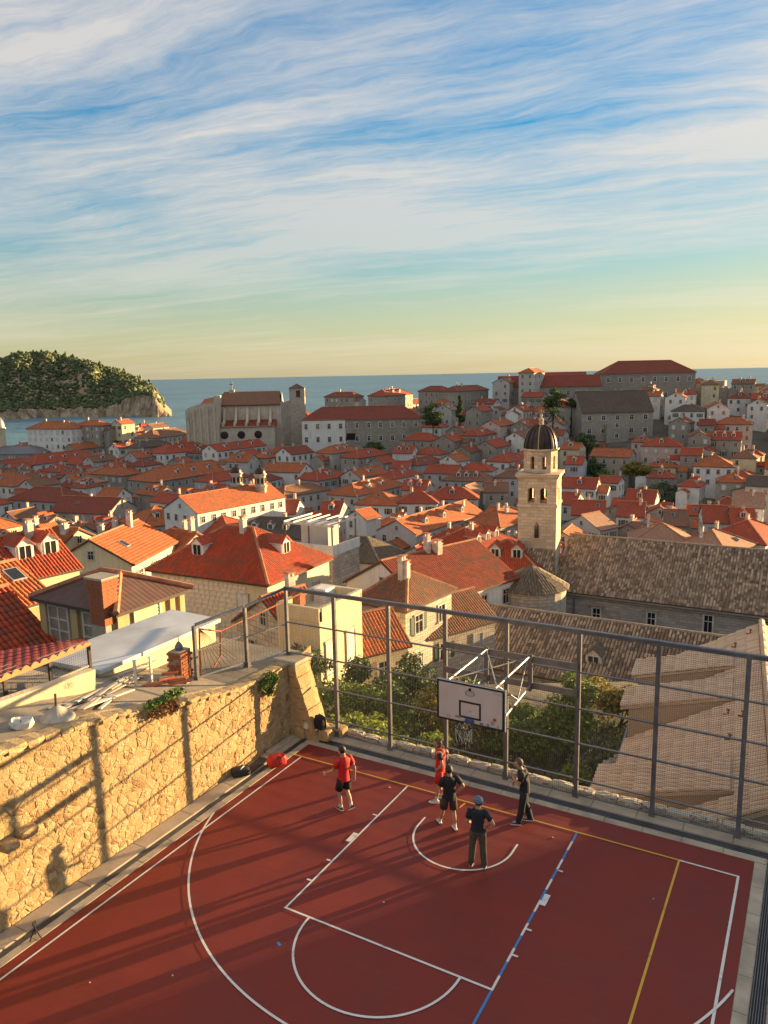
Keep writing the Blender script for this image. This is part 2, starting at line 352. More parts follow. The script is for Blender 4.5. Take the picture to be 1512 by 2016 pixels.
def window_mesh(kind):
    """1 m wide, 1 m tall, facing -y, origin at centre on the wall plane"""
    if kind in _shared: return _shared[kind]
    mb = MB()
    st = {'open': ('frame_stone', None), 'white': ('frame_white', None), 'green': ('frame_stone', 'shutter_green'), 'shut': ('frame_stone', 'shutter_grey'), 'shutwhite': ('frame_stone', 'frame_white')}[kind]
    for (x0, x1, z0, z1) in ((-.62, -.5, -.5, .5), (.5, .62, -.5, .5), (-.66, .66, .5, .6), (-.70, .70, -.6, -.5)): mb.box(x0, x1, -.09 if z0 > -.55 else -.16, 0, z0, z1, 0)
    if kind in ('shut', 'shutwhite'):
        mb.box(-.49, -.015, -.05, -.005, -.5, .5, 2); mb.box(.015, .49, -.05, -.005, -.5, .5, 2)
    else:
        mb.box(-.5, .5, -.02, -.004, -.5, .5, 1)
        for (x0, x1, z0, z1) in ((-.03, .03, -.5, .5), (-.5, -.44, -.5, .5), (.44, .5, -.5, .5), (-.44, -.03, .12, .16), (.03, .44, .12, .16)): mb.box(x0, x1, -.045, -.021, z0, z1, 3)
        if st[1]:
            mb.box(-1.1, -.64, -.06, -.01, -.5, .5, 2); mb.box(.64, 1.1, -.06, -.01, -.5, .5, 2)
    me = mb.mesh('window', [st[0], 'pane', st[1] or 'frame_white', 'frame_white']); _shared[kind] = me; return me
def add_window(parent, x, y, z, rz, w=.9, h=1.3, kind='open'):
    return link('window', window_mesh(kind), parent, (x, y, z), rz, (w, 1, h))
def chimney_mesh(k):
    key = ('ch', k)
    if key in _shared: return _shared[key]
    mb = MB(); s = .32 if k != 2 else .45; h = (1.3, 1.8, 1.1)[k]
    mb.box(-s, s, -s*.8, s*.8, -.9, h, 0); mb.box(-s-.07, s+.07, -s*.8-.07, s*.8+.07, h, h+.1, 0)
    for sx in (-1, 1): mb.box(sx*s*.6-.1, sx*s*.6+.1, -s*.6, s*.6, h+.1, h+.38, 0)
    mb.box(-s-.05, s+.05, -s*.8-.05, s*.8+.05, h+.38, h+.48, 1)
    mb.v = [(a*.85, b_*.85, c_*.8) for a, b_, c_ in mb.v]; me = mb.mesh('chimney', ['chimney_wall', 'ridge_tile']); _shared[key] = me; return me
def dormer_mesh(mat, k):
    """front faces -y at y=0, roof runs back 2 m; origin at the foot of its front wall"""
    key = ('do', mat, k)
    if key in _shared: return _shared[key]
    mb = MB(); w, h, d = .62, 1.05, 2.1
    mb.box(-w, w, 0, d, -.6, h, 0, skip='tb')
    mb.face([(-w, 0, h), (w, 0, h), (0, 0, h+.5)], 0)
    for sx in (-1, 1):
        q = [(-w-.14, -.16, h-.1), (-w-.14, d, h-.1), (0, d, h+.56), (0, -.16, h+.56)]
        q = [(p_[0]*-sx, p_[1], p_[2]) for p_ in q]; q = q if sx > 0 else q[::-1]
        mb.face(q[::-1], 1, scale=(TU, TV)); lo = [(a, b_, c_-.08) for a, b_, c_ in q]; mb.face(lo, 0)
        mb.face([lo[0], q[0], q[3], lo[3]], 1)
    me = mb.mesh('dormer', ['wall_white' if k == 0 else 'wall_grey', mat]); _shared[key] = me; return me
def dormer_window():
    if 'dw' in _shared: return _shared['dw']
    mb = MB(); mb.box(-.4, .4, -.03, -.005, .02, .92, 1); mb.box(-.03, .03, -.05, -.031, .02, .92, 0)
    for (x0, x1, z0, z1) in ((-.48, -.4, -.04, .98), (.4, .48, -.04, .98), (-.4, .4, .92, .98), (-.4, .4, -.04, .02)): mb.box(x0, x1, -.06, 0, z0, z1, 0)
    _shared['dw'] = mb.mesh('window', ['frame_white', 'pane']); return _shared['dw']
def skylight_mesh():
    if 'sk' in _shared: return _shared['sk']
    mb = MB(); mb.box(-.4, .4, -.55, .55, 0, .10, 1); mb.box(-.33, .33, -.48, .48, .10, .115, 0); _shared['sk'] = mb.mesh('skylight', ['pane', 'shutter_grey']); return _shared['sk']

HOUSES = []
WALLWORD = {'wall_white': 'white', 'wall_cream': 'cream', 'wall_grey': 'grey', 'wall_pink': 'pinkish', 'wall_lilac': 'pale lilac', 'wall_ochre': 'ochre', 'wall_stone': 'stone', 'wall_darkstone': 'dark stone', 'wall_palestone': 'pale stone', 'wall_tan': 'tan', 'wall_church': 'grey stone', 'wall_tower': 'pale stone'}
ROOFWORD = {'roof_orange': 'orange', 'roof_red': 'red', 'roof_dark': 'dark red', 'roof_brown': 'brown', 'roof_grey': 'grey-brown', 'roof_old': 'dark brown', 'roof_pale': 'pale', 'roof_beige': 'beige', 'roof_church': 'mottled'}
def house(cx, cy, rot, L, W, zeave, zg, kind='h', rise=None, wall='wall_white', roof='roof_orange', dormers=1, chim=1, rows=2, sky=0, wk=None, label=None, seed=None, name='town_house', cat='house', cornice=True, dside=None, ww=.9, wh=1.3, rowh=3.0, colw=2.6, auto=True, tiles=None, fid=None, ghost=False, annex=False):
    """box house with pitched roof; ridge along local x"""
    seed = seed if seed is not None else int(abs(cx*31+cy*17)*10) % 99991; q = random.Random(seed)
    rise = rise or W*.5*.50
    if ghost: HOUSES.append(dict(o=None, x=cx, y=cy, rot=rot, L=L, W=W, zr=0, px=(0, 0), D=0, wall=wall, roof=roof, kind=kind, dorm=0, chim=0, label='x', cat=cat, auto=False, fid=fid)); return None
    root = empty(name, (cx, cy, zg), rot); he = zeave-zg; D, _ = DL(cx, cy); base = -3.0
    mb = MB(); x, y = L/2, W/2
    mb.box(-x, x, -y, y, base, he, 0, skip='tb')
    if kind == 'g':
        for sx in (-1, 1):
            tri = [(sx*x, -y*sx, he), (sx*x, y*sx, he), (sx*x, 0, he+rise-.02)]; mb.face(tri, 0)
    mb.build('wall', wall, root)
    if cornice:
        cb = MB(); c_ = .14
        cb.box(-x-c_, x+c_, -y-c_, -y-.002, he-.42, he-.20, 0); cb.box(-x-c_, x+c_, y+.002, y+c_, he-.42, he-.20, 0)
        if kind == 'h': cb.box(-x-c_, -x-.002, -y-.001, y+.001, he-.42, he-.20, 0); cb.box(x+.002, x+c_, -y-.001, y+.001, he-.42, he-.20, 0)
        cb.build('cornice', 'frame_stone', root)
    if tiles is None: tiles = D < 125
    ro = make_roof(root, kind, L, W, rise, roof, he, tiles=tiles, seed=seed)
    cth, sth = math.cos(rot), math.sin(rot); tocam = np.array([CAM[0]-cx, CAM[1]-cy]); tl = np.array([tocam[0]*cth+tocam[1]*sth, -tocam[0]*sth+tocam[1]*cth])
    kinds = [wk] if wk else q.choice([['open', 'green'], ['open', 'white'], ['shut', 'green', 'open'], ['shutwhite', 'open'], ['open']])
    for (nx, ny, half, along, rz) in ((0, -1, y, L, 0), (0, 1, y, L, math.pi), (1, 0, x, W, math.pi/2), (-1, 0, x, W, -math.pi/2)):
        if nx*tl[0]+ny*tl[1]-half < 1.0: continue
        n = max(1, int(along/colw)) if along > 1.8 else 0
        for r_ in range(rows):
            zc = he-1.65-r_*rowh
            if zc < 1.0: break
            for i in range(n):
                if q.random() < .14: continue
                a = (i+.5)/n*along-along/2 + q.uniform(-.12, .12)
                px, py = (a, ny*half) if ny else (nx*half, a)
                add_window(root, px, py, zc, rz, ww*q.uniform(.9, 1.05), wh*q.uniform(.9, 1.05), q.choice(kinds))
        if kind == 'g' and nx and W > 4.5 and rise > 1.4: add_window(root, nx*half, 0, he+rise*.30, rz, .6, .8, 'open')
    # dormers on the slope(s) that face the viewer
    sides = [dside] if dside else ([-1] if tl[1] < 0 else [1])
    slope = rise/(W/2); usable = L*(.8 if kind == 'g' else .55)
    for i in range(dormers):
        sy = sides[0]; a = ((i+.5)/dormers-.5)*usable+q.uniform(-.3, .3); yy = sy*W/2*.62; zz = he+(1-.62)*rise
        d = link('dormer', dormer_mesh(roof, q.choice([0, 0, 1])), root, (a, yy, zz), 0 if sy < 0 else math.pi); link('window', dormer_window(), d)
    for i in range(chim):
        a = q.uniform(-.4, .4)*L if kind == 'g' else q.uniform(-.25, .25)*L; yy = q.uniform(-.35, .35)*W/2
        link('chimney', chimney_mesh(q.choice([0, 0, 1, 2])), root, (a, yy, he+rise*(1-abs(yy)/(W/2))), q.choice([0, math.pi/2]))
    for i in range(sky):
        sy = sides[0]; a = q.uniform(-.3, .3)*L; yy = sy*W/2*q.uniform(.3, .7); o = link('skylight', skylight_mesh(), root, (a, yy, he+rise*(1-abs(yy)/(W/2))+.06)); o.rotation_euler = (-sy*math.atan(slope), 0, 0)
    if annex and L > 4:
        w_, l_, dh = W*q.uniform(.5, .8), q.uniform(2.4, 3.8), q.uniform(.8, 2.6); sx = q.choice([-1, 1]); off = q.uniform(-.2, .2)*W; x0, x1 = (x+.003, x+l_) if sx > 0 else (-x-l_, -x-.003); y0, y1 = off-w_/2, off+w_/2; ha = he-dh; rs_ = w_*.25; ov = .25; mb = MB()
        mb.box(x0, x1, y0, y1, base, ha, 0, skip='tb'); xe = x1 if sx > 0 else x0; xi = x0 if sx > 0 else x1
        if q.random() < .6:
            tri = [(xe, y0, ha), (xe, y1, ha), (xe, off, ha+rs_)]; mb.face(tri if sx > 0 else tri[::-1], 0); xo = xe+sx*.12
            for s_ in (-1, 1): f_ = [(xi, off+s_*(w_/2+ov), ha-ov*.5), (xo, off+s_*(w_/2+ov), ha-ov*.5), (xo, off, ha+rs_), (xi, off, ha+rs_)]; f_ = f_ if s_*sx < 0 else f_[::-1]; mb.face(f_, 1, scale=(TU, TV)); mb.face([(a, b_, c_-.1) for a, b_, c_ in f_][::-1], 2)
        elif q.random() < .7:
            f_ = [(xe+sx*.25, y0-.15, ha-.1), (xe+sx*.25, y1+.15, ha-.1), (xi, y1+.15, ha+l_*.33), (xi, y0-.15, ha+l_*.33)]; f_ = f_ if sx > 0 else f_[::-1]; mb.face(f_, 1, scale=(TU, TV)); mb.face([(a, b_, c_-.1) for a, b_, c_ in f_][::-1], 2)
            for yy in (y0, y1): mb.face([(xe, yy, ha), (xi, yy, ha), (xi, yy, ha+l_*.3)], 0)
        else:
            mb.box(x0, x1, y0, y1, ha, ha+.02, 0); mb.box(x0, x1, y0-.002, y0+.15, ha+.021, ha+.9, 0); mb.box(x0, x1, y1-.15, y1+.002, ha+.021, ha+.9, 0); mb.box(xe-sx*.15 if sx > 0 else xe-.002, xe+.002 if sx > 0 else xe+.15, y0+.151, y1-.151, ha+.021, ha+.9, 0)
        an = mb.build('annex', [q.choice([wall, 'wall_white', 'wall_grey', 'wall_stone']), q.choice([roof, 'roof_red', 'roof_orange', 'roof_brown']), 'timber_dark'], root)
        for yy, rz in ((y0, 0),) if tl[1] < 0 else ((y1, math.pi),):
            if ha > 2.5: add_window(an, (x0+x1)/2, yy, ha-1.4, rz, .75, 1.1, q.choice(kinds))
    zr = zeave+rise
    HOUSES.append(dict(o=root, x=cx, y=cy, rot=rot, L=L, W=W, zr=zr, px=proj((cx, cy, zr)), D=D, wall=wall, roof=roof, kind=kind, dorm=dormers, chim=chim, label=label, cat=cat, auto=auto, fid=fid))
    if label: tag(root, label, cat)
    return root
def overlaps(cx, cy, r, pad=.0):
    for h in HOUSES:
        c_, s_ = math.cos(h['rot']), math.sin(h['rot']); dx, dy = cx-h['x'], cy-h['y']; a, b_ = abs(dx*c_+dy*s_), abs(-dx*s_+dy*c_)
        if a < h['L']/2+r+pad and b_ < h['W']/2+r+pad: return True
    return False
def ridge_house(u1, v1, u2, v2, W, kind, wall, roof, H=11.5, **kw):
    """house from the two ends of its ridge in the photograph; height H of the ridge over the ground fixes its distance"""
    m = solve_H((u1+u2)/2, (v1+v2)/2, H); z = m[2]; a, b_ = at_z(u1, v1, z), at_z(u2, v2, z)
    d = (b_-a)[:2]; L = np.linalg.norm(d)
    rot = math.atan2(d[1], d[0]); Dm, _ = DL(m[0], m[1])
    # far away a pixel of slope is metres of depth: keep the town's grid of lanes
    g0 = min((k*math.pi/2 for k in range(-2, 3)), key=lambda g: abs(rot-g)); wgt = .75 if Dm > 200 else .45
    rot = rot*(1-wgt)+g0*wgt; c_ = (a+b_)/2; span = abs(u2-u1)*Dm/FPX
    view = math.atan2(R2[1], R2[0]); L = span/max(.35, abs(math.cos(rot-view)))
    if Dm > 190: W *= .82
    if kind == 'h': L += W*.8
    L = max(L, 4.5); rise = W/2*kw.pop('k', .52)
    return house(c_[0], c_[1], rot, L, W, z-rise, ground_z(c_[0], c_[1]), kind, rise, wall, roof, **kw)
def corner_house(pc, pl, pr, z, kind, wall, roof, zg=None, **kw):
    """house from the pixels of its nearest eave corner and the far ends of the two eaves; z = eave height. ridge='l' or 'r': along which eave"""
    C0, A, B = at_z(*pc, z), at_z(*pl, z), at_z(*pr, z); along = kw.pop('ridge', 'l'); la, lb = np.linalg.norm((A-C0)[:2]), np.linalg.norm((B-C0)[:2])
    la, lb = kw.pop('la', la), kw.pop('lb', lb)
    ua = (A-C0)[:2]/np.linalg.norm((A-C0)[:2]); ub = np.array([ua[1], -ua[0]]); ub = ub if ub@((B-C0)[:2]) > 0 else -ub
    c_ = C0[:2]+ua*la/2+ub*lb/2; d = ua if along == 'l' else ub; L, W = (la, lb) if along == 'l' else (lb, la)
    rot = math.atan2(d[1], d[0])
    if rot > math.pi/2: rot -= math.pi
    if rot < -math.pi/2: rot += math.pi
    rise = W/2*kw.pop('k', .55)
    return house(c_[0], c_[1], rot, L-.7, W-.7, z, ground_z(*c_) if zg is None else zg, kind, rise, wall, roof, **kw)
# ------------------------------------------------------------------ setting: ground, sea, island
def water_mat():
    m, t, b = material('water'); tc = t.new('ShaderNodeTexCoord').outputs['Object']
    mp = t.new('ShaderNodeMapping'); mp.inputs['Scale'].default_value = (1, 1, 1); mp.inputs['Rotation'].default_value = (0, 0, R(20)); t.put(mp.inputs[0], tc)
    n = t.math('ADD', t.noise(mp.outputs[0], .06, 6, .65), t.math('MULTIPLY', t.noise(mp.outputs[0], .006, 4, .6), 6.0))
    t.put(b.inputs['Base Color'], t.ramp(t.noise(t.vec('MULTIPLY', mp.outputs[0], (1.0, .25, 1.0)), .0032, 4, .6), [(.35, (.075, .165, .22)), (.7, (.12, .23, .285))])); b.inputs['Roughness'].default_value = .38; b.inputs['IOR'].default_value = 1.33; b.inputs['Specular IOR Level'].default_value = .32
    bump(t, b, n, 1.6, 1.0)
water_mat()
def ground_mat():
    m, t, b = material('ground'); tc = t.new('ShaderNodeTexCoord').outputs['Object']
    t.put(b.inputs['Base Color'], t.ramp(t.noise(tc, .12, 5, .7), [(.3, (.06, .055, .04)), (.55, (.12, .105, .085)), (.7, (.05, .06, .03))])); b.inputs['Roughness'].default_value = .95; bump(t, b, t.noise(tc, 1.5, 4), .15)
ground_mat()
mb = MB(); S = 90000
mb.face([(-S, -S, SEA), (S, -S, SEA), (S, S, SEA), (-S, S, SEA)]); structure(mb.build('sea', 'water'))
def build_ground():
    Ds = list(np.linspace(-60, 20, 9))+list(np.linspace(24, 520, 100)); us = np.linspace(-.95, 1.6, 120); V = []
    for D in Ds:
        for u in us:
            L = u*max(D, 60); p_ = CAM[:2]+F2*D+R2*L
            V.append((p_[0], p_[1], ground_z(p_[0], p_[1])))
    n = len(us); F = [(i*n+j, i*n+j+1, (i+1)*n+j+1, (i+1)*n+j) for i in range(len(Ds)-1) for j in range(n-1)]
    structure(link('ground', npmesh('ground', np.array(V), np.array(F), None, 'ground', True)))
build_ground()

# wooded island across the channel
def rock_mat():
    m, t, b = material('sea_cliff'); tc = t.new('ShaderNodeTexCoord').outputs['Object']
    mp = t.new('ShaderNodeMapping'); mp.inputs['Scale'].default_value = (1, 1, .5); t.put(mp.inputs[0], tc)
    n = t.noise(mp.outputs[0], .12, 7, .7, .8)
    t.put(b.inputs['Base Color'], t.ramp(n, [(.32, (.10, .07, .045)), (.48, (.34, .24, .15)), (.62, (.52, .41, .29)), (.75, (.58, .50, .40))])); b.inputs['Roughness'].default_value = .95; bump(t, b, n, 5, 1)
rock_mat()
def foliage_mat(name, a, c, sc=.5, tr=.0):
    m, t, b = material(name); tc = t.new('ShaderNodeTexCoord').outputs['Object']; uv = t.new('ShaderNodeTexCoord').outputs['UV']
    wn = t.new('ShaderNodeTexWhiteNoise', noise_dimensions='3D'); t.put(wn.inputs[0], t.vec('FLOOR', uv))
    f = t.math('ADD', t.math('MULTIPLY', wn.outputs[0], .55), t.math('MULTIPLY', t.noise(tc, sc, 4, .6), .45))
    t.put(b.inputs['Base Color'], t.mix(t.mapr(f, .25, .75), a, c)); b.inputs['Roughness'].default_value = .7
    if tr:
        tl = t.new('ShaderNodeBsdfTranslucent'); t.put(tl.inputs[0], t.mix(t.mapr(f, .25, .75), a, c)); ms = t.new('ShaderNodeMixShader'); ms.inputs[0].default_value = tr
        t.l.new(b.outputs[0], ms.inputs[1]); t.l.new(tl.outputs[0], ms.inputs[2]); t.l.new(ms.outputs[0], t.n['Material Output'].inputs[0])
foliage_mat('forest', (.028, .048, .014), (.10, .12, .034), .035)
foliage_mat('leaf_dark', (.030, .056, .017), (.095, .15, .042), .6, .2); foliage_mat('leaf_bright', (.09, .15, .022), (.30, .34, .05), .8, .35); foliage_mat('leaf_mid', (.055, .105, .022), (.19, .26, .05), .8, .3)
foliage_mat('leaf_gold', (.10, .11, .02), (.36, .27, .045), .8, .3); foliage_mat('leaf_brown', (.11, .05, .022), (.24, .13, .06), 1.5, .2); foliage_mat('grass_green', (.03, .055, .014), (.09, .12, .03), .5, .2)
plain('bark', (.07, .05, .035), .9, 0, .4, 4)
def build_island():
    # local frame: x = right, y = away; D of the near shore about 980 m
    D0 = 1010; nx, ny = 200, 80; x0, x1 = -640, -303
    def top(x):    # skyline height over the sea, from the photograph
        u = x/ (D0+110)
        uu = 756+FPX*u; pts = [(-200, 640), (-60, 716), (0, 710), (55, 693), (110, 688), (170, 702), (200, 711), (250, 725), (300, 748), (330, 760), (343, 790)]
        v = float(np.interp(uu, [q[0] for q in pts], [q[1] for q in pts])); hor = 747+(uu-340)*-.0202
        return max(0, (hor-v)/FPX*(D0+110)+45.5-7)
    V = []
    for j in range(ny):
        for i in range(nx):
            x = x0+(x1-x0)*i/(nx-1)+ 0; y = -70+ 330*(j/(ny-1)); t_ = (y+70)/180
            shore = noise.noise(Vector((x*.014, 3.1, 0)))*34 + noise.noise(Vector((x*.05, 9, 0)))*9 - 30*math.exp(-((x+455)/38)**2)*-1 - 20*math.exp(-((x+420)/18)**2)
            yy = (y-shore+40)/150; e = max(0, min(1, (x1+3-x)/46)); H = top(x)
            cl = 11+12*max(0, noise.noise(Vector((x*.02, 1.7, 5))))+ 15*math.exp(-((x+335)/40)**2)
            h = -4+ (cl+4)*smooth(0.0, .10, yy)+(H-cl)*smooth(.10, 1.0, yy) if yy > 0 else -4
            h = h*min(1, e*1.6) if h > 0 else h
            h -= max(0, yy-1.35)*40
            h += noise.noise(Vector((x*.07, y*.07, 2)))*3.4*(1 if h > 1 else .2) + noise.noise(Vector((x*.19, y*.19, 7)))*2.2*(1 if h > 1 else .1)
            p_ = CAM[:2]+F2*(D0+y)+R2*(x*(D0+y)/(D0+110)); V.append((p_[0], p_[1], SEA+h))
    V = np.array(V); F = np.array([(j*nx+i, j*nx+i+1, (j+1)*nx+i+1, (j+1)*nx+i) for j in range(ny-1) for i in range(nx-1)])
    structure(link('island', npmesh('island', V, F, None, 'sea_cliff', False)))
    # trees: noisy crowns joined into one wood
    bm = bmesh.new(); bmesh.ops.create_icosphere(bm, subdivisions=1, radius=1); iv = np.array([v.co[:] for v in bm.verts]); ifc = np.array([[v.index for v in f.verts] for f in bm.faces]); bm.free()
    rs = np.random.RandomState(5); AV, AF, AU = [], [], []; n = 0; G = V.reshape(ny, nx, 3)
    for k in range(15000):
        j, i = rs.randint(0, ny-1), rs.randint(0, nx-1); p_ = G[j, i]*.6+G[j+1, i+1]*.4
        gx, gy = G[j, i+1]-G[j, i], G[j+1, i]-G[j, i]; nn = np.cross(gx, gy); nn /= np.linalg.norm(nn)
        h = p_[2]-SEA
        if h < 9+rs.uniform(0, 6) or nn[2] < .60: continue
        r_ = rs.choice([rs.uniform(1.1, 2.0), rs.uniform(1.6, 3.2)]); tall = rs.uniform(.6, 1.1) if rs.rand() > .04 else 1.9
        jit = 1+rs.uniform(-.32, .32, (len(iv), 1)); q = iv*jit*np.array([r_, r_, r_*tall])+p_+np.array([0, 0, r_*.55*tall])
        AV.append(q); AF.append(ifc+n); n += len(iv); AU += [(k*1.0+.5, .5)]*(len(ifc)*3)
    o = link('forest', npmesh('forest', np.vstack(AV), np.vstack(AF), np.array(AU), 'forest', False)); stuff(o); o['label'] = 'dark green wood covering the island across the channel'
    # reef
    mb = MB(); p_ = CAM[:2]+F2*1030+R2*-300; mb.lathe([(9, SEA-1), (6, SEA+1.2), (2, SEA+2), (0.01, SEA+2.1)], 9, tuple(p_), smooth=False); structure(mb.build('reef', 'sea_cliff'))
build_island()

# ------------------------------------------------------------------ court platform
def court_mat():
    m, t, b = material('court_red'); tc = t.new('ShaderNodeTexCoord').outputs['Object']
    n = t.noise(tc, .7, 6, .68, .4); f = t.noise(tc, 90, 2, .5); st = t.new('ShaderNodeMapping'); st.inputs['Scale'].default_value = (.5, 2.6, 1); st.inputs['Rotation'].default_value = (0, 0, R(12)); t.put(st.inputs[0], tc)
    s2 = t.noise(st.outputs[0], 1.3, 5, .7)
    c_ = t.ramp(n, [(.3, (.150, .011, .006)), (.55, (.198, .016, .008)), (.72, (.225, .026, .013))])
    c_ = t.mix(t.mapr(s2, .52, .75, 0, .40), c_, (.18, .04, .028)); c_ = t.mix(t.mapr(f, .35, .75, 0, .35), c_, (.09, .012, .009))
    c_ = t.mix(t.mapr(t.noise(tc, .23, 3, .5), .5, .7, 0, .35), c_, (.13, .014, .010))
    sc_ = t.new('ShaderNodeMapping'); sc_.inputs['Scale'].default_value = (.35, 5.0, 1); sc_.inputs['Rotation'].default_value = (0, 0, R(-32)); t.put(sc_.inputs[0], tc); c_ = t.mix(t.mapr(t.noise(sc_.outputs[0], 2.0, 6, .75), .60, .72, 0, .4), c_, (.24, .06, .045))
    c_ = t.mix(t.mapr(t.noise(tc, 2.3, 7, .8, 1.2), .62, .70, 0, .45), c_, (.12, .022, .018))
    t.put(b.inputs['Base Color'], c_); t.put(b.inputs['Roughness'], t.mapr(n, .3, .7, .55, .8)); bump(t, b, f, .002, .5)
court_mat()
def paint(name, c_):
    m, t, b = material(name); tc = t.new('ShaderNodeTexCoord').outputs['Object']; n = t.noise(tc, 2.4, 7, .75, .5)
    col_ = t.mix(t.mapr(t.noise(tc, 14, 4, .6), .3, .7, 0, .3), c_, tuple(x*.6 for x in c_)); t.put(b.inputs['Base Color'], t.mix(t.mapr(n, .56, .70, 0, .75), col_, (.24, .06, .045))); b.inputs['Roughness'].default_value = .6
paint('paint_white', (.70, .69, .67)); paint('paint_yellow', (.62, .36, .035)); paint('paint_blue', (.035, .22, .55))
plain('kerb_stone', (.40, .345, .27), .9, 0, .3, 1.6, .006); plain('drain_black', (.012, .012, .013), .6, .2)
RX0, RX1, RY1 = -6.40, 6.43, 0.78
mb = MB(); mb.face([(RX0, -32, 0), (RX1, -32, 0), (RX1, RY1, 0), (RX0, RY1, 0)]); court = structure(mb.build('court_surface', 'court_red'))
LW = .05
def strip(name, pts, w, mat, z, closed=False):
    mb = MB(); pts = [np.array(p_, float) for p_ in pts]; n = len(pts); off = []
    for i in range(n):
        d = pts[min(i+1, n-1)]-pts[max(i-1, 0)]; d /= np.linalg.norm(d); off.append(np.array([-d[1], d[0]])*w/2)
    for i in range(n-1):
        a, b_ = pts[i], pts[i+1]; mb.face([(*(a-off[i]), z), (*(b_-off[i+1]), z), (*(b_+off[i+1]), z), (*(a+off[i]), z)])
    return mb.build(name, mat, court)
strip('baseline', [(-6.39, 0), (4.88, 0)], LW, 'paint_yellow', .012)
strip('baseline', [(4.88, 0), (6.18, 0)], LW, 'paint_white', .010)
strip('sideline', [(-6.12, -.03), (-6.12, -32)], LW, 'paint_white', .008); strip('sideline', [(6.155, -.02), (6.19, -32)], .055, 'paint_white', .008)
strip('volleyball_line', [(4.87, -.02), (4.87, -32)], LW, 'paint_yellow', .008)
strip('key_line', [(-2.425, -.02), (-2.425, -5.8)], LW, 'paint_white', .008); strip('free_throw_line', [(-2.45, -5.775), (2.45, -5.775)], LW, 'paint_white', .012)
for i in range(14): strip('key_dash', [(2.425, -.03-i*5.76/14), (2.425, -.03-(i+1)*5.76/14)], LW, 'paint_blue' if i % 2 == 0 else 'paint_white', .008)
strip('volleyball_line', [(2.425, -5.80), (2.425, -32)], LW, 'paint_blue', .008)
for sx in (-1, 1):
    for yy in (-1.72, -3.92, -4.75): strip('key_tick', [(sx*2.45, yy), (sx*2.57, yy)], LW, 'paint_white', .016)
    strip('key_block', [(sx*2.45, -2.86), (sx*2.58, -2.86)], .40, 'paint_white', .016)
arc = lambda cx, cy, r_, a0, a1, n=40: [(cx+r_*math.cos(a0+(a1-a0)*i/n), cy+r_*math.sin(a0+(a1-a0)*i/n)) for i in range(n+1)]
a0 = math.acos(6.40/6.725)
strip('three_point_arc', arc(0, -1.575, 6.725, -a0, -math.pi+a0, 90), LW, 'paint_white', .016)
strip('free_throw_arc', arc(0, -5.8, 1.775, 0, -math.pi), LW, 'paint_white', .016)
strip('no_charge_arc', [(1.275, -1.2)]+arc(0, -1.575, 1.275, 0, -math.pi)+[(-1.275, -1.2)], LW, 'paint_white', .016)
strip('court_tick', [(-.62, -.10), (-.66, -.36)], LW, 'paint_yellow', .016); strip('court_tick', [(-1.93, -6.70), (-1.82, -6.76)], .06, 'paint_blue', .012)
# platform body below, kerb stones, drain, fence plinth
mb = MB(); mb.box(-7.4, 9.5, -32, 2.0, -9, -.012, 0); structure(mb.build('court_platform', 'wall_stone'))
kerb = structure(empty('kerb', (0, 0, 0)))
def stone_run(p0, p1, wid, z0, z1, step, gap=.012, parent=None, name='kerb_stone', mat='kerb_stone'):
    p0, p1 = np.array(p0, float), np.array(p1, float); L = np.linalg.norm(p1-p0); d = (p1-p0)/L; n = np.array([-d[1], d[0]]); k = max(1, int(round(L/step)))
    for i in range(k):
        a, b_ = i*L/k+gap/2, (i+1)*L/k-gap/2; q = random.Random(i*7+int(L*10)); dz = q.uniform(-.004, .004); bv = .008
        c_ = lambda s_, w_: p0+d*s_+n*w_
        lo = [(*c_(a, -wid/2), z0), (*c_(b_, -wid/2), z0), (*c_(b_, wid/2), z0), (*c_(a, wid/2), z0)]
        mid = [(x, y, z1+dz-bv) for x, y, _ in lo]; hi = [(*c_(a+bv, -wid/2+bv), z1+dz), (*c_(b_-bv, -wid/2+bv), z1+dz), (*c_(b_-bv, wid/2-bv), z1+dz), (*c_(a+bv, wid/2-bv), z1+dz)]
        mb = MB(); mb.face(hi)
        for k2 in range(4): j = (k2+1) % 4; mb.face([lo[k2], lo[j], mid[j], mid[k2]]); mb.face([mid[k2], mid[j], hi[j], hi[k2]])
        mb.build(name, mat, parent)
stone_run((-6.62, .90), (6.69, .90), .235, -.011, .012, .95, parent=kerb)
stone_run((-6.52, .76), (-6.52, -12), .225, -.011, .012, .95, parent=kerb)
stone_run((6.565, .76), (6.565, -12), .255, -.011, .012, .95, parent=kerb)
drain = structure(empty('drain', (0, 0, 0)))
def grate(p0, p1, wid, n_long, slots):
    mb = MB(); p0, p1 = np.array(p0, float), np.array(p1, float); L = np.linalg.norm(p1-p0); d = (p1-p0)/L; n = np.array([-d[1], d[0]])
    a, b_ = p0-n*wid/2, p1-n*wid/2; c_, e = p1+n*wid/2, p0+n*wid/2
    mb.face([(*a, -.008), (*b_, -.008), (*c_, -.008), (*e, -.008)], 1)
    for k in range(n_long):
        o = -wid/2+wid*(k+.5)/n_long; mb.bar((*(p0+n*o), .004), (*(p1+n*o), .004), .016, .012, 0)
    if slots:
        m_ = int(L/.05)
        for k in range(m_): q = p0+d*(k+.5)*L/m_; mb.bar((*(q-n*wid/2), .002), (*(q+n*wid/2), .002), .010, .010, 0)
    o = mb.build('drain_grate', ['metal_fence', 'drain_black'], drain); stuff(o)
plinth = structure(empty('fence_plinth', (0, 0, 0)))
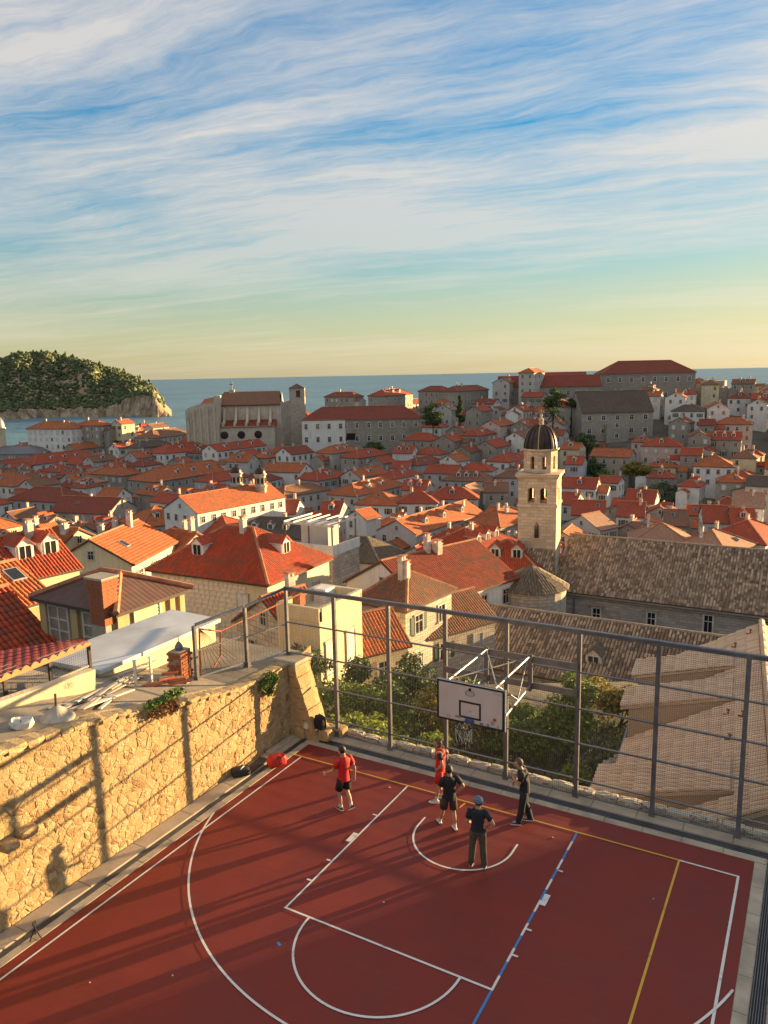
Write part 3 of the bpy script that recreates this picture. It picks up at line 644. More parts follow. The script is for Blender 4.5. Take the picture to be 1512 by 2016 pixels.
grate((-6.80, 1.155), (6.98, 1.155), .265, 3, True); grate((-6.715, 1.0), (-6.715, -14), .15, 4, False); grate((6.84, .98), (6.84, -14), .27, 6, False); stone_run((7.4, 1.1), (7.4, -14), .82, -.011, .02, 1.3, parent=plinth, name='paving_slab', mat='concrete')
stone_run((-6.9, 1.53), (9.4, 1.53), .46, -.011, .03, 1.15, parent=plinth, name='paving_slab', mat='concrete')
# rough outer lip of the plinth
def rough_block(mb, c_, s_, seed, mat=0, jit=.12, n=1):
    q = np.random.RandomState(seed); bm = bmesh.new(); bmesh.ops.create_cube(bm, size=1); bmesh.ops.subdivide_edges(bm, edges=bm.edges, cuts=n, use_grid_fill=True)
    for v in bm.verts:
        k = np.array(v.co)*2; k = k/max(1, np.linalg.norm(k)**.35); v.co = Vector(np.array(c_)+k*np.array(s_)*.5*(1+q.uniform(-jit, jit, 3)))
    for f in bm.faces: mb.face([v.co[:] for v in f.verts], mat)
    bm.free()
for i in range(26):
    mb = MB(); q = random.Random(i); rough_block(mb, (-6.6+i*.62, 1.90+q.uniform(-.03, .05), .03), (.66, .30, q.uniform(.22, .34)), i, jit=.14, n=2); mb.build('lip_stone', 'wall_palestone', plinth)
stone_run((-7.02, .95), (-7.02, -14), .45, -.011, .045, 1.6, parent=plinth, name='paving_slab', mat='concrete')
# timber/stone bench planks lying along the far end of the wall
stone_run((-7.10, 1.0), (-7.10, -.4), .22, .046, .10, 1.4, parent=plinth, name='bench_slab', mat='kerb_stone')

# ------------------------------------------------------------------ rubble retaining wall with single stones
WY = [2.0, -1.24, -3.5, -6.28, -8.85, -12, -32]; WZ = [2.42, 2.47, 2.98, 3.62, 3.92, 4.2, 4.4]
wall_top = lambda y: float(np.interp(-y, [-q for q in WY], WZ))
def rubble_mat():
    m, t, b = material('rubble_stone'); uv = t.new('ShaderNodeTexCoord').outputs['UV']; tc = t.new('ShaderNodeTexCoord').outputs['Object']
    wn = t.new('ShaderNodeTexWhiteNoise', noise_dimensions='2D'); t.put(wn.inputs[0], uv); n = t.noise(tc, 7, 6, .7, .4)
    c_ = t.ramp(wn.outputs[0], [(.0, (.24, .135, .055)), (.3, (.45, .295, .125)), (.7, (.57, .41, .195)), (1., (.66, .52, .31))])
    c_ = t.mix(t.mapr(n, .35, .72, 0, .6), c_, (.27, .175, .085)); c_ = t.mix(t.mapr(t.noise(tc, 1.1, 4, .6), .5, .72, 0, .45), c_, (.21, .15, .09))
    sm = t.noise(tc, 3.2, 6, .75, .6); c_ = t.mix(t.mapr(sm, .48, .56, 0, .75), c_, t.ramp(t.noise(tc, 9, 6, .75), [(.3, (.34, .22, .10)), (.5, (.49, .35, .18)), (.7, (.57, .43, .24))]))
    t.put(b.inputs['Base Color'], c_); b.inputs['Roughness'].default_value = .92; bump(t, b, t.math('ADD', n, t.math('MULTIPLY', t.noise(tc, 24, 5, .75), .9)), .035, 1.0)
    m, t, b = material('rubble_mortar'); tc = t.new('ShaderNodeTexCoord').outputs['Object']; n = t.noise(tc, 9, 6, .75)
    t.put(b.inputs['Base Color'], t.ramp(n, [(.3, (.34, .22, .10)), (.5, (.49, .35, .18)), (.7, (.57, .43, .24))])); b.inputs['Roughness'].default_value = .95; bump(t, b, t.math('ADD', n, t.noise(tc, 26, 4, .7)), .035, 1)
rubble_mat()
def clip_poly(poly, a, n):
    out = []
    for i in range(len(poly)):
        p_, q = poly[i], poly[(i+1) % len(poly)]; dp, dq = (p_-a)@n, (q-a)@n
        if dp <= 0: out.append(p_)
        if dp*dq < 0: out.append(p_+(q-p_)*dp/(dp-dq))
    return out
def stone_cell_mesh(poly, to3, seed, depth, nrm):
    q = np.random.RandomState(seed); P0 = np.array(poly); c_ = P0.mean(0); uvc = (q.rand(), q.rand()); P = []
    for i in range(len(P0)):          # broken, uneven edges
        a, b_ = P0[i], P0[(i+1) % len(P0)]; L = np.linalg.norm(b_-a); k = 1 if L < .06 else (2 if L < .16 else 3)
        for m_ in range(k): P.append(a+(b_-a)*m_/k+(q.uniform(-.016, .012)*(c_-a)/max(np.linalg.norm(c_-a), .02) if L > .03 else 0))
    n = len(P); dep = depth*q.uniform(.2, 1.5)
    r0 = [to3(p_, -.012) for p_ in P]; r1 = [to3(c_+(p_-c_)*q.uniform(.86, .99), dep*q.uniform(.35, .9)) for p_ in P]; r2 = [to3(c_+(p_-c_)*q.uniform(.40, .62), dep*q.uniform(.6, 1.5)) for p_ in P]; ct = to3(c_+q.uniform(-.02, .02, 2), dep*q.uniform(.7, 1.5))
    mb = MB()
    for i in range(n):
        j = (i+1) % n
        mb.face([r0[i], r0[j], r1[j], r1[i]], 0, [uvc]*4); mb.face([r1[i], r1[j], r2[j], r2[i]], 0, [uvc]*4); mb.face([r2[i], r2[j], ct], 0, [uvc]*3)
    return mb
def rubble_cells(s0, s1, t0, topf, step, seed):
    q = np.random.RandomState(seed); rows = int((max(topf(s0), topf(s1))+.4-t0)/(step*.62)); seeds = []
    for r_ in range(rows):
        k = int((s1-s0)/step)+2
        for i in range(k): seeds.append((s0+(i+.5*(r_ % 2)+q.uniform(-.5, .5))*step, t0+(r_+.5+q.uniform(-.36, .36))*step*.62))
    S_ = np.array(seeds); cells = []
    for i, c_ in enumerate(S_):
        if c_[1] > topf(c_[0])-.02 or c_[0] < s0 or c_[0] > s1: continue
        poly = [c_+np.array(o) for o in ((-.6, -.6), (.6, -.6), (.6, .6), (-.6, .6))]
        dist = np.linalg.norm(S_-c_, axis=1)
        for j in np.argsort(dist)[1:16]:
            m_ = (S_[j]+c_)/2; n = (S_[j]-c_)/dist[j]; poly = clip_poly(poly, m_-n*.0045, n)
            if len(poly) < 3: break
        if len(poly) < 3: continue
        poly = clip_poly(poly, np.array([c_[0], t0]), np.array([0, -1.0]))
        if len(poly) < 3: continue
        P = np.array(poly); area = .5*abs(np.dot(P[:, 0], np.roll(P[:, 1], 1))-np.dot(P[:, 1], np.roll(P[:, 0], 1))); cells.append((area, poly))
    return cells
WX = -7.28
rub = empty('rubble_wall', (WX, -4, 0)); tag(rub, 'tall golden rubble retaining wall along the left side of the red court', 'stone wall')
mb = MB()
for y0, y1 in zip(WY, WY[1:]):
    z0, z1 = wall_top(y0), wall_top(y1); mb.face([(0, y1+4, -.3), (0, y0+4, -.3), (0, y0+4, z0), (0, y1+4, z1)], 0); mb.face([(0, y1+4, z1), (0, y0+4, z0), (-.55, y0+4, z0+.03), (-.55, y1+4, z1+.03)], 0)
mb.face([(0, 6.0, -.3), (-.9, 6.0, -.3), (-.9, 6.0, 2.42), (0, 6.0, 2.42)], 0)
mb.build('mortar', 'rubble_mortar', rub)
cells = rubble_cells(-1.72, 11.2, .02, lambda s_: wall_top(-s_), .235, 3); cells.sort(key=lambda c_: -c_[0]); rest = MB()
for k, (ar, poly) in enumerate(cells):
    s_ = stone_cell_mesh(poly, lambda p_, d: (d, -p_[0]+4, p_[1]), k, .017 if ar > .02 else .012, None)
    # order gives outward normals towards the court
    if k < 300: s_.build('stone', 'rubble_stone', rub)
    else:
        o = len(rest.v); rest.v += s_.v; rest.f += [tuple(i+o for i in f) for f in s_.f]; rest.m += s_.m; rest.uv += s_.uv; rest.sm += s_.sm
stuff(rest.build('stone', 'rubble_stone', rub))
mb = MB(); rough_block(mb, (.12, -9.15+4, 1.92), (.32, .34, .2), 5); rough_block(mb, (.10, -8.7+4, 1.98), (.26, .36, .22), 6); mb2 = mb
for k, (yy, zz, sx) in enumerate(((-8.98, 1.93, .34), (-8.55, 2.02, .40))):
    mb = MB(); rough_block(mb, (.14, yy+4, zz), (.34, sx, .2), 5+k, n=2); mb.build('corbel_stone', 'rubble_stone', rub)
# mossy coping along the top edge
mb = MB(); q = random.Random(3); yy = 1.95
while yy > -12:
    L = q.uniform(.25, .5); rough_block(mb, (-.12, yy-L/2+4, wall_top(yy)+.02), (.42, L*1.06, q.uniform(.10, .17)), int(yy*100) % 9999, n=1); yy -= L
mb.build('coping', 'rubble_mortar', rub)['kind'] = 'stuff'
# buttress at the far end: raking pier of dressed stones and a low ledge of blocks
but = empty('buttress', (-7.0, 1.3, 0)); tag(but, 'raking stone buttress at the far corner of the rubble wall', 'buttress')
mb = MB(); a = [(-.28, -.28, 0), (.72, -.28, 0), (.72, .42, 0), (-.28, .42, 0)]; b_ = [(-.28, -.28, 2.40), (-.06, -.28, 2.40), (-.06, .42, 2.40), (-.28, .42, 2.40)]; mb.hexa(a, b_); mb.build('core', 'rubble_mortar', but)
for i in range(7):
    z0, z1 = i*.345, (i+1)*.345-.02; f = lambda z: .76-.78*z/2.42
    mb = MB(); q = np.random.RandomState(i); w = .30
    for (ya, yb) in ((-.34, .44),):
        A = [(f(z0)-w, ya, z0), (f(z0)+.03, ya, z0), (f(z0)+.03, yb, z0), (f(z0)-w, yb, z0)]; B = [(f(z1)-w, ya, z1), (f(z1)+.03, ya, z1), (f(z1)+.03, yb, z1), (f(z1)-w, yb, z1)]
        mb.hexa([np.array(p_)+q.uniform(-.02, .02, 3) for p_ in A], [np.array(p_)+q.uniform(-.02, .02, 3) for p_ in B])
    mb.build('dressed_stone', 'rubble_stone', but)
mb = MB(); mb.box(-.9, .02, -.3, .72, 2.40, 2.52); mb.build('cap_slab', 'concrete', but)
for i, (x, y, sx, sy, sz) in enumerate(((-.02, -.52, .40, .40, .40), (.36, -.42, .44, .46, .42), (.78, -.28, .40, .46, .40), (1.08, .12, .34, .40, .34))):
    mb = MB(); rough_block(mb, (x+.15, y+.30, sz/2), (sx, sy, sz), 40+i, n=2, jit=.06); mb.build('ledge_block', 'rubble_stone', but)

# terrace behind the wall
mb = MB(); xs = [-7.75, -9.5, -11.5, -13.6]
for y0, y1 in zip(WY, WY[1:]):
    for xa, xb in zip(xs, xs[1:]):
        zz = lambda x, y: wall_top(y)+.03-.35*smooth(-8, -14, -(-x))*0
        mb.face([(xa, y0, zz(xa, y0)), (xb, y0, zz(xb, y0)), (xb, y1, zz(xb, y1)), (xa, y1, zz(xa, y1))], 0)
mb.face([(-7.7, 2.0, 2.43), (-13.6, 2.0, 2.43), (-13.6, 2.0, -9), (-7.7, 2.0, -9)][::-1], 1); mb.face([(-13.6, 2.0, 2.43), (-13.6, -32, 4.4), (-13.6, -32, -9), (-13.6, 2, -9)][::-1], 1)
structure(mb.build('terrace', ['concrete_dark', 'wall_stone']))
# ------------------------------------------------------------------ court fence
FY = 1.60; PX = [-5.83, -3.88, -1.98, -.10, 1.93, 3.94, 5.99, 8.0]; RZ = [3.63, 2.60, 1.60, .56]
fence = empty('court_fence', (0, FY, 0)); tag(fence, 'tall grey steel post and wire mesh fence behind the baseline', 'fence')
def wire_panel(name, parent, x0, x1, z0, z1, org, ax, step=.054, w=.0042, lower=None, stepz=None, mat='wire'):
    """wires as thin square bars in the plane through org with horizontal axis ax; lower(x) = lower bound"""
    ax = np.array(ax, float); org = np.array(org, float); nrm = np.array([-ax[1], ax[0], 0]); V, F = [], []
    def bar(a, b_, t_):
        d = b_-a; d = d/np.linalg.norm(d); s1 = np.cross(d, nrm)*w/2; s2 = nrm*w/2; o = len(V)
        for p_ in (a, b_): V.extend([p_-s1-s2, p_+s1-s2, p_+s1+s2, p_-s1+s2])
        for i in range(4): j = (i+1) % 4; F.append((o+i, o+j, o+4+j, o+4+i))
    P = lambda x, z: org+ax*x+np.array([0, 0, z])
    n = int((x1-x0)/step)
    for i in range(1, n):
        x = x0+(x1-x0)*i/n; lo = max(z0, lower(x)) if lower else z0
        if lo < z1-.05: bar(P(x, lo), P(x, z1), 0)
    m_ = int((z1-z0)/(stepz or step))
    for i in range(1, m_):
        z = z0+(z1-z0)*i/m_; xa = x0
        if lower:
            while xa < x1 and lower(xa) > z: xa += .02
        if xa < x1-.05: bar(P(xa, z)+nrm*.004, P(x1, z)+nrm*.004, 1)
    return stuff(link(name, npmesh(name, np.array(V), np.array(F), None, mat), parent))
fence_feet = MB()
for x in PX:
    mb = MB(); mb.box(x-.055, x+.055, -.05, .05, .0, 4.70, 0); mb.box(x-.075, x+.075, -.075, -.05, .0, .24, 0); mb.build('post', 'metal_fence', fence)
mb = MB(); mb.box(-7.74, -7.64, -.05, .05, 2.52, 4.70, 0); mb.box(-7.80, -7.58, -.1, .1, 2.50, 2.53, 0); mb.build('post', 'metal_fence', fence)
ALLX = [-7.69]+PX
for a, b_ in zip(ALLX, ALLX[1:]):
    mb = MB(); mb.box(a+.004 if a > -7.6 else a-.05, b_-.004, -.05, .05, 4.70, 4.82, 0); mb.box(a+.1, b_-.1, -.085, -.05, 4.79, 4.81, 0); mb.build('top_rail', 'metal_fence', fence)
    for rz_ in RZ+[.10]:
        xa = a+.055
        if a < -7.6: xa = -7.63 if rz_ > 2.55 else (-7.18 if rz_ > 2.3 else -6.95+.76-.78*rz_/2.42+.06)
        mb = MB(); h = .045 if rz_ > .2 else .03; mb.bar((xa, -.01, rz_), (b_-.055, -.01, rz_), h, h, 0)
        if rz_ > .2: mb.bar((xa, -.036, rz_+.018), (b_-.055, -.036, rz_+.018), .008, .012, 1)
        mb.build('rail', ['metal_fence', 'metal_bright'], fence)
    lo = (lambda x: (2.54 if x < -7.15 else max(.0, (-6.15-x)/.78*2.42+.05)+.02)) if a < -7.6 else None
    wire_panel('wire_mesh', fence, a+.05, b_-.05, .08, 4.70, (0, .02, 0), (1, 0, 0), lower=lo)
# side fence along the top of the wall
sf = empty('side_fence', (-7.69, FY, 2.5)); tag(sf, 'short sloping fence on top of the rubble wall, left of the court fence', 'fence')
SP = [np.array([-7.69, 1.60, 2.50]), np.array([-8.22, .16, 2.50]), np.array([-8.76, -1.53, 2.50])]; ST = [4.73, 4.44, 4.26]; so = np.array([-7.69, FY, 2.5])
for p_, t_ in list(zip(SP, ST))[1:]:
    mb = MB(); q = p_-so; mb.box(q[0]-.05, q[0]+.05, q[1]-.05, q[1]+.05, .02, t_-2.5, 0); mb.box(q[0]-.11, q[0]+.11, q[1]-.11, q[1]+.11, 0, .03, 0)
    for s_ in (-1, 1): mb.box(q[0]+s_*.07-.012, q[0]+s_*.07+.012, q[1]-.06, q[1]+.06, .03, .16, 0)
    mb.build('post', 'metal_fence', sf)
for (a, ta), (b_, tb) in zip(zip(SP, ST), list(zip(SP, ST))[1:]):
    a2, b2 = a-so, b_-so; d = (b2-a2)/np.linalg.norm(b2-a2)
    for z0, z1, w, m_ in ((ta-2.5+.03, tb-2.5+.03, .09, 'metal_fence'), (1.05, .98, .045, 'metal_bright'), (.16, .14, .05, 'metal_bright')):
        mb = MB(); mb.bar(a2+d*.05+(0, 0, z0), b2-d*.05+(0, 0, z1), w, w*.8); mb.build('rail', m_, sf)
    L = np.linalg.norm(b2-a2); wire_panel('wire_mesh', sf, .05, L-.05, .18, min(ta, tb)-2.5-.0, a2, d, step=.11, stepz=.045, w=.004)
# rusty old goal frame leaning there
gf = empty('rusty_frame', (-8.9, -1.3, 2.5)); tag(gf, 'rusty old goal frame with slack black ropes inside the side fence', 'goal frame')
G0 = np.array([-8.9, -1.3, 2.5]); k = [at_X(392, 1238, -8.95), at_X(434, 1243, -9.25), at_X(434, 1292, -9.25), at_X(405, 1342, -8.95), at_X(395, 1330, -8.95), at_X(598, 1166, -9.0)]
for a, b_ in ((0, 1), (1, 2), (2, 3), (0, 4), (1, 5)):
    mb = MB(); mb.tube([k[a]-G0, k[b_]-G0], .028, 6); mb.build('frame_tube', 'rust', gf)
for i in range(9):
    e = at_X(398+i*11, 1335-i*3.4, -9.0); m_ = (k[0]+e)/2+np.array([0, 0, -.03]); mb = MB(); mb.tube([k[0]-G0, m_-G0, e-G0], .007, 4); mb.build('rope', 'drain_black', gf)

# ------------------------------------------------------------------ basketball goal
hoop = empty('basketball_goal', (0, FY, 0)); tag(hoop, 'basketball backboard with hoop carried on steel arms from the fence', 'basketball hoop')
Y0 = FY
for z in (3.80, 3.05):
    for xa, xb in ((PX[2]+.0, -.66), (-.66, .62), (.62, PX[4])):
        mb = MB(); mb.box(xa+.003, xb-.003, -.115, -.055, z-.09, z+.09); mb.build('timber_beam', 'beam_wood', hoop)
for x in (-.64, .64):
    mb = MB(); mb.box(x-.06, x+.06, -.175, -.118, 2.9, 3.95); mb.build('bracket', 'metal_fence', hoop)
BY = -1.2-Y0
arms = [((-.62, -.18, 3.90), (-.62, BY+.09, 3.93), .027, 'metal_bright'), ((.62, -.18, 3.90), (.62, BY+.09, 3.93), .027, 'metal_bright'), ((.64, -.18, 3.05), (.80, BY+.08, 3.15), .03, 'metal_bright'), ((-.64, -.18, 3.05), (-.80, BY+.08, 3.15), .03, 'metal_bright'),
        ((-.60, -.25, 3.9), (.60, BY+.25, 3.93), .018, 'metal_bright'), ((.60, -.25, 3.88), (-.6, BY+.25, 3.90), .018, 'metal_bright'), ((-.62, -.35, 3.88), (-.62, -1.3, 3.11), .014, 'metal_bright'), ((-.65, -1.3, 3.11), (-.62, BY+.3, 3.92), .014, 'metal_bright'), ((.62, -.35, 3.88), (.7, -1.3, 3.11), .014, 'metal_bright'), ((.7, -1.3, 3.11), (.62, BY+.3, 3.92), .014, 'metal_bright'), ((-.72, -1.3, 3.11), (.72, -1.3, 3.11), .016, 'metal_bright')]
for a, b_, r_, m_ in arms:
    mb = MB(); mb.tube([a, b_], r_, 8); mb.build('arm', m_, hoop)
for x in (-.62, .62):
    mb = MB(); mb.tube([(x, BY+.30, 3.925), (x, BY+.42, 3.923)], .030, 8); mb.build('arm_band', 'rust', hoop)
plain('board_white', (.56, .46, .42), .45, 0, .08, 2); plain('paint_black', (.016, .016, .018), .5, 0, .2, 4); plain('rim_dark', (.05, .03, .03), .5, .4); plain('net', (.55, .53, .48), .8); plain('mark_grey', (.20, .19, .19), .7); plain('mark_red', (.48, .06, .025), .6); plain('mark_faint', (.45, .42, .42), .7); plain('mark_blue', (.08, .12, .28), .5)
mb = MB(); mb.box(-.9, .9, BY, BY+.05, 2.9, 3.95); bd = mb.build('backboard', 'board_white', hoop)
def board_rect(name, x0, x1, z0, z1, w, mat, y=-.004):
    mb = MB(); yy = BY+y
    for (a, b_, c_, d) in ((x0, x1, z1-w, z1), (x0, x1, z0, z0+w), (x0, x0+w, z0+w, z1-w), (x1-w, x1, z0+w, z1-w)): mb.box(a, b_, yy, BY-.0005, c_, d)
    return mb.build(name, mat, bd)
board_rect('border', -.9, .9, 2.9, 3.95, .05, 'paint_black'); board_rect('target_square', -.295, .295, 3.05, 3.50, .05, 'paint_black')
mb = MB(); mb.box(-.905, .905, BY+.052, BY+.075, 3.93, 3.965); mb.box(.905, .925, BY, BY+.075, 2.89, 3.965); mb.build('edge_frame', 'metal_bright', bd)
def disc(name, x, z, r_, mat, ring=0, sx=1.0):
    mb = MB(); n = 20; P = lambda rr, k: (x+rr*sx*math.cos(2*math.pi*k/n), BY-.004, z+rr*math.sin(2*math.pi*k/n))
    if ring:
        for k in range(n): mb.face([P(r_, k), P(r_, k+1), P(r_-ring, k+1), P(r_-ring, k)][::-1])
    else: mb.face([P(r_, k) for k in range(n)][::-1])
    return mb.build(name, mat, bd)
# small printed emblem: a head over an oval net, drawn in thin lines
disc('print', .0, 3.82, .045, 'paint_black', 0, .9); disc('print', .0, 3.72, .085, 'mark_grey', .009, 1.6); disc('print', .0, 3.715, .06, 'mark_grey', .006, 1.9)
for i in range(5): mb = MB(); x = -.10+i*.05; mb.face([(x, BY-.0045, 3.66), (x+.008, BY-.0045, 3.66), (x*.7+.008, BY-.0045, 3.78), (x*.7, BY-.0045, 3.78)]); mb.build('print', 'mark_grey', bd)
disc('sticker', .655, 3.16, .045, 'mark_red'); disc('sticker', .60, 3.065, .045, 'mark_grey', .022); disc('sticker', .60, 3.065, .018, 'mark_faint'); disc('sticker', -.58, 3.02, .042, 'mark_grey', .012); disc('sticker', .72, 3.86, .03, 'mark_faint'); disc('sticker', .48, 2.985, .035, 'paint_black', .015)
for (x0, x1, z0, z1, m_) in ((-.40, -.24, 3.02, 3.075, 'mark_grey'), (-.82, -.66, 3.03, 3.05, 'mark_faint'), (.60, .70, 3.80, 3.87, 'mark_faint'), (.72, .84, 3.80, 3.86, 'mark_faint'), (.26, .36, 2.96, 3.01, 'mark_blue'), (.735, .75, 2.96, 3.03, 'paint_black'), (-.02, .05, 3.24, 3.28, 'mark_faint')):
    mb = MB(); mb.face([(x0, BY-.0042, z0), (x1, BY-.0042, z0), (x1, BY-.0042, z1), (x0, BY-.0042, z1)]); mb.build('sticker', m_, bd)
rc = np.array([0, BY-.38, 3.03]); mb = MB(); pts = [rc+np.array([math.cos(a)*.23, math.sin(a)*.23, 0]) for a in np.linspace(0, 2*math.pi, 25)]; mb.tube(pts, .013, 6, cap=False); rim = mb.build('rim', 'rim_dark', hoop)
mb = MB(); mb.box(-.11, .11, BY-.06, BY-.006, 2.94, 3.06); mb.box(-.09, -.07, BY-.17, BY-.06, 3.01, 3.04); mb.box(.07, .09, BY-.17, BY-.06, 3.01, 3.04); mb.build('rim_bracket', 'mark_blue', rim)
mb = MB()
for k in range(10):
    a = 2*math.pi*k/10
    for sgn in (-1, 1):
        pts = []
        for i in range(6):
            r_ = .22-.10*(i/5)**.7; aa = a+sgn*i*.31; z = -.02-.40*i/5 - (.04 if (k % 4 == 1) else 0)*i/5; pts.append(rc+np.array([math.cos(aa)*r_+.02*i*math.sin(k), math.sin(aa)*r_, z]))
        if k in (2, 7) and sgn > 0: pts = pts[:3]+[pts[2]+np.array([.02, 0, -.16])]
        mb.tube(pts, .0042, 3, cap=False)
stuff(mb.build('net', 'net', rim))
# ------------------------------------------------------------------ landmarks of the old town
LM = []     # name in words, pixel
def landmark(word, u, v): LM.append((word, u, v))
def frame_at(u, v, z=None, D=None): return at_z(u, v, z) if D is None else at_D(u, v, D)
# --- bell tower (square shaft, octagonal lantern, ribbed dark dome)
D_T = 85.0; c0, c1 = at_D(1025, 1080, D_T), at_D(1110, 1080, D_T); TW = 4.25
tc_ = (c0+c1)/2; tz = lambda v: float(at_D(1067, v, D_T)[2]); tw = empty('bell_tower', (tc_[0]-.75, tc_[1]+1.2, -26), R(10)); tag(tw, 'tall square stone bell tower with a ribbed dark dome', 'bell tower'); landmark('domed bell tower', 1067, 950)
z0 = -26; h = TW/2; zt = lambda v: tz(v)-z0
mb = MB(); mb.box(-h, h, -h, h, 0, zt(994), 0, skip='t'); mb.build('shaft', 'wall_tower', tw)
def cut_wall(mb, x0, x1, z0_, z1_, holes, y, thick, mat=0):
    """wall in the plane y facing -y with round-headed holes (cx, w, zb, zspring); reveals of depth thick"""
    xs = sorted(set([x0, x1]+[c_+s_*w/2 for c_, w, _, _ in holes for s_ in (-1, 1)]))
    for a, b_ in zip(xs, xs[1:]):
        hit = [q for q in holes if q[0]-q[1]/2 < (a+b_)/2 < q[0]+q[1]/2]
        if not hit: mb.face([(a, y, z0_), (b_, y, z0_), (b_, y, z1_), (a, y, z1_)], mat); continue
        c_, w, zb, zs = hit[0]; mb.face([(a, y, z0_), (b_, y, z0_), (b_, y, zb), (a, y, zb)], mat); n = 8
        ar = [(c_-w/2*math.cos(math.pi*i/n), zs+w/2*math.sin(math.pi*i/n)) for i in range(n+1)]
        for (xa, za), (xb, zb2) in zip(ar, ar[1:]): mb.face([(xa, y, za), (xb, y, zb2), (xb, y, z1_), (xa, y, z1_)], mat); mb.face([(xb, y, zb2), (xa, y, za), (xa, y+thick, za), (xb, y+thick, zb2)], mat)
        mb.face([(a, y, zb), (a, y+thick, zb), (a, y+thick, zs), (a, y, zs)][::-1], mat); mb.face([(b_, y, zb), (b_, y+thick, zb), (b_, y+thick, zs), (b_, y, zs)], mat); mb.face([(a, y, zb), (b_, y, zb), (b_, y+thick, zb), (a, y+thick, zb)], mat)
zb, zc = zt(994), zt(934)
for rz_ in (0, 90, 180, 270):
    mb = MB(); cut_wall(mb, -h+.01, h-.01, zb, zc, [(-.68, .78, zt(989), zt(966)), (.68, .78, zt(989), zt(966))], -h+.012, .7); 
    # outer relieving arch, a raised moulding
    for i in range(12):
        a, b_ = math.pi*i/12, math.pi*(i+1)/12; r0, r1 = 1.46, 1.58; zz = zt(966)+.15
        q = [(r_*math.cos(t_), -h-.04, zz+r_*math.sin(t_)*.95) for r_, t_ in ((r0, a), (r1, a), (r1, b_), (r0, b_))]; mb.face(q[::-1], 0)
        q2 = [(x, -h+.01, z) for x, y, z in q]; mb.face([q[1], q[2], q2[2], q2[1]], 0)
    mb.build('belfry_wall', 'wall_tower', tw, None, R(rz_))
mb = MB(); mb.box(-h+.75, h-.75, -h+.75, h-.75, zb, zb+.05); mb.build('belfry_floor', 'timber_dark', tw)
mb = MB(); mb.lathe([(.05, zt(969)), (.28, zt(970)), (.40, zt(977)), (.56, zt(984)), (.60, zt(986))], 14); mb.build('bell', 'bronze', tw)
for v0, ex in ((994, .10), (934, .30)):
    mb = MB(); z = zt(v0); mb.box(-h-ex, h+ex, -h-ex, h+ex, z-.16, z+.14); 
    if ex > .2: mb.box(-h-.16, h+.16, -h-.16, h+.16, z-.40, z-.162)
    mb.build('string_course', 'wall_tower', tw)
# three-light gothic window low on the shaft
mb = MB()
for cx, w_, m_ in ((-.72, .42, 0), (.72, .42, 0)):
    mb.box(cx-w_/2-.06, cx-w_/2, -h-.05, -h, zt(1058), zt(1030)); mb.box(cx+w_/2, cx+w_/2+.06, -h-.05, -h, zt(1058), zt(1030)); mb.box(cx-w_/2-.06, cx+w_/2+.06, -h-.05, -h, zt(1030)+.001, zt(1028))
mb.build('blind_arch', 'wall_tower', tw)
mb = MB(); mb.box(-.26, .26, -h-.02, -h+.0, zt(1057), zt(1033), 0); mb.face([(-.26, -h-.02, zt(1033)), (.26, -h-.02, zt(1033)), (0, -h-.02, zt(1025))], 0); mb.box(-.32, -.262, -h-.08, -h, zt(1057), zt(1032), 1); mb.box(.262, .32, -h-.08, -h, zt(1057), zt(1032), 1); mb.box(-.32, .32, -h-.10, -h, zt(1059), zt(1057), 1); mb.build('window', ['pane', 'wall_tower'], tw)
# lantern
lr = 1.74; za, zd = zt(933)+.14, zt(888); 
for k in range(8):
    a = 2*math.pi*(k+.5)/8; hw = lr*math.tan(math.pi/8)
    mb = MB(); cut_wall(mb, -hw, hw, za, zd, [(0, .50, za+.35, za+(zd-za)*.66)], -lr, .35); mb.build('lantern_wall', 'wall_tower', tw, None, a)
mb = MB(); mb.lathe([(lr*1.082+.06, zd-.02), (lr*1.082+.26, zd+.06), (lr*1.082+.26, zd+.2), (lr*1.0, zd+.22)], 8, smooth=False, a0=math.pi/8*0+math.pi/8); mb.build('lantern_cornice', 'wall_tower', tw)
mb = MB(); mb.lathe([(lr*1.05, za+.0), (.01, za+.02)], 8, smooth=False); mb.build('lantern_floor', 'timber_dark', tw)
zk = zt(838)-zd-.2; prof = [(1.86*math.cos(t_)**.85 if t_ < 1.5 else .12, zd+.2+zk*math.sin(t_)) for t_ in np.linspace(0, 1.52, 14)]
mb = MB(); mb.lathe(prof, 32); dome = mb.build('dome', 'bronze', tw)
for k in range(16):
    a = 2*math.pi*k/16; mb = MB(); mb.tube([((r_+.03)*math.cos(a), (r_+.03)*math.sin(a), z) for r_, z in prof], .055, 4, smooth=False); mb.build('rib', 'wall_tan' if k % 4 == 0 else 'bronze', dome)
mb = MB(); z = prof[-1][1]; mb.lathe([(.42, z-.22), (.42, z-.02), (.25, z+.05), (.25, z+.5), (.34, z+.56), (.2, z+.72), (.05, z+.85), (.16, z+1.0), (.16, z+1.12), (.04, z+1.2), (.03, z+1.7), (.01, z+1.75)], 10); mb.box(-.28, .28, -.03, .03, z+1.46, z+1.53); mb.build('finial', 'wall_tower', tw)

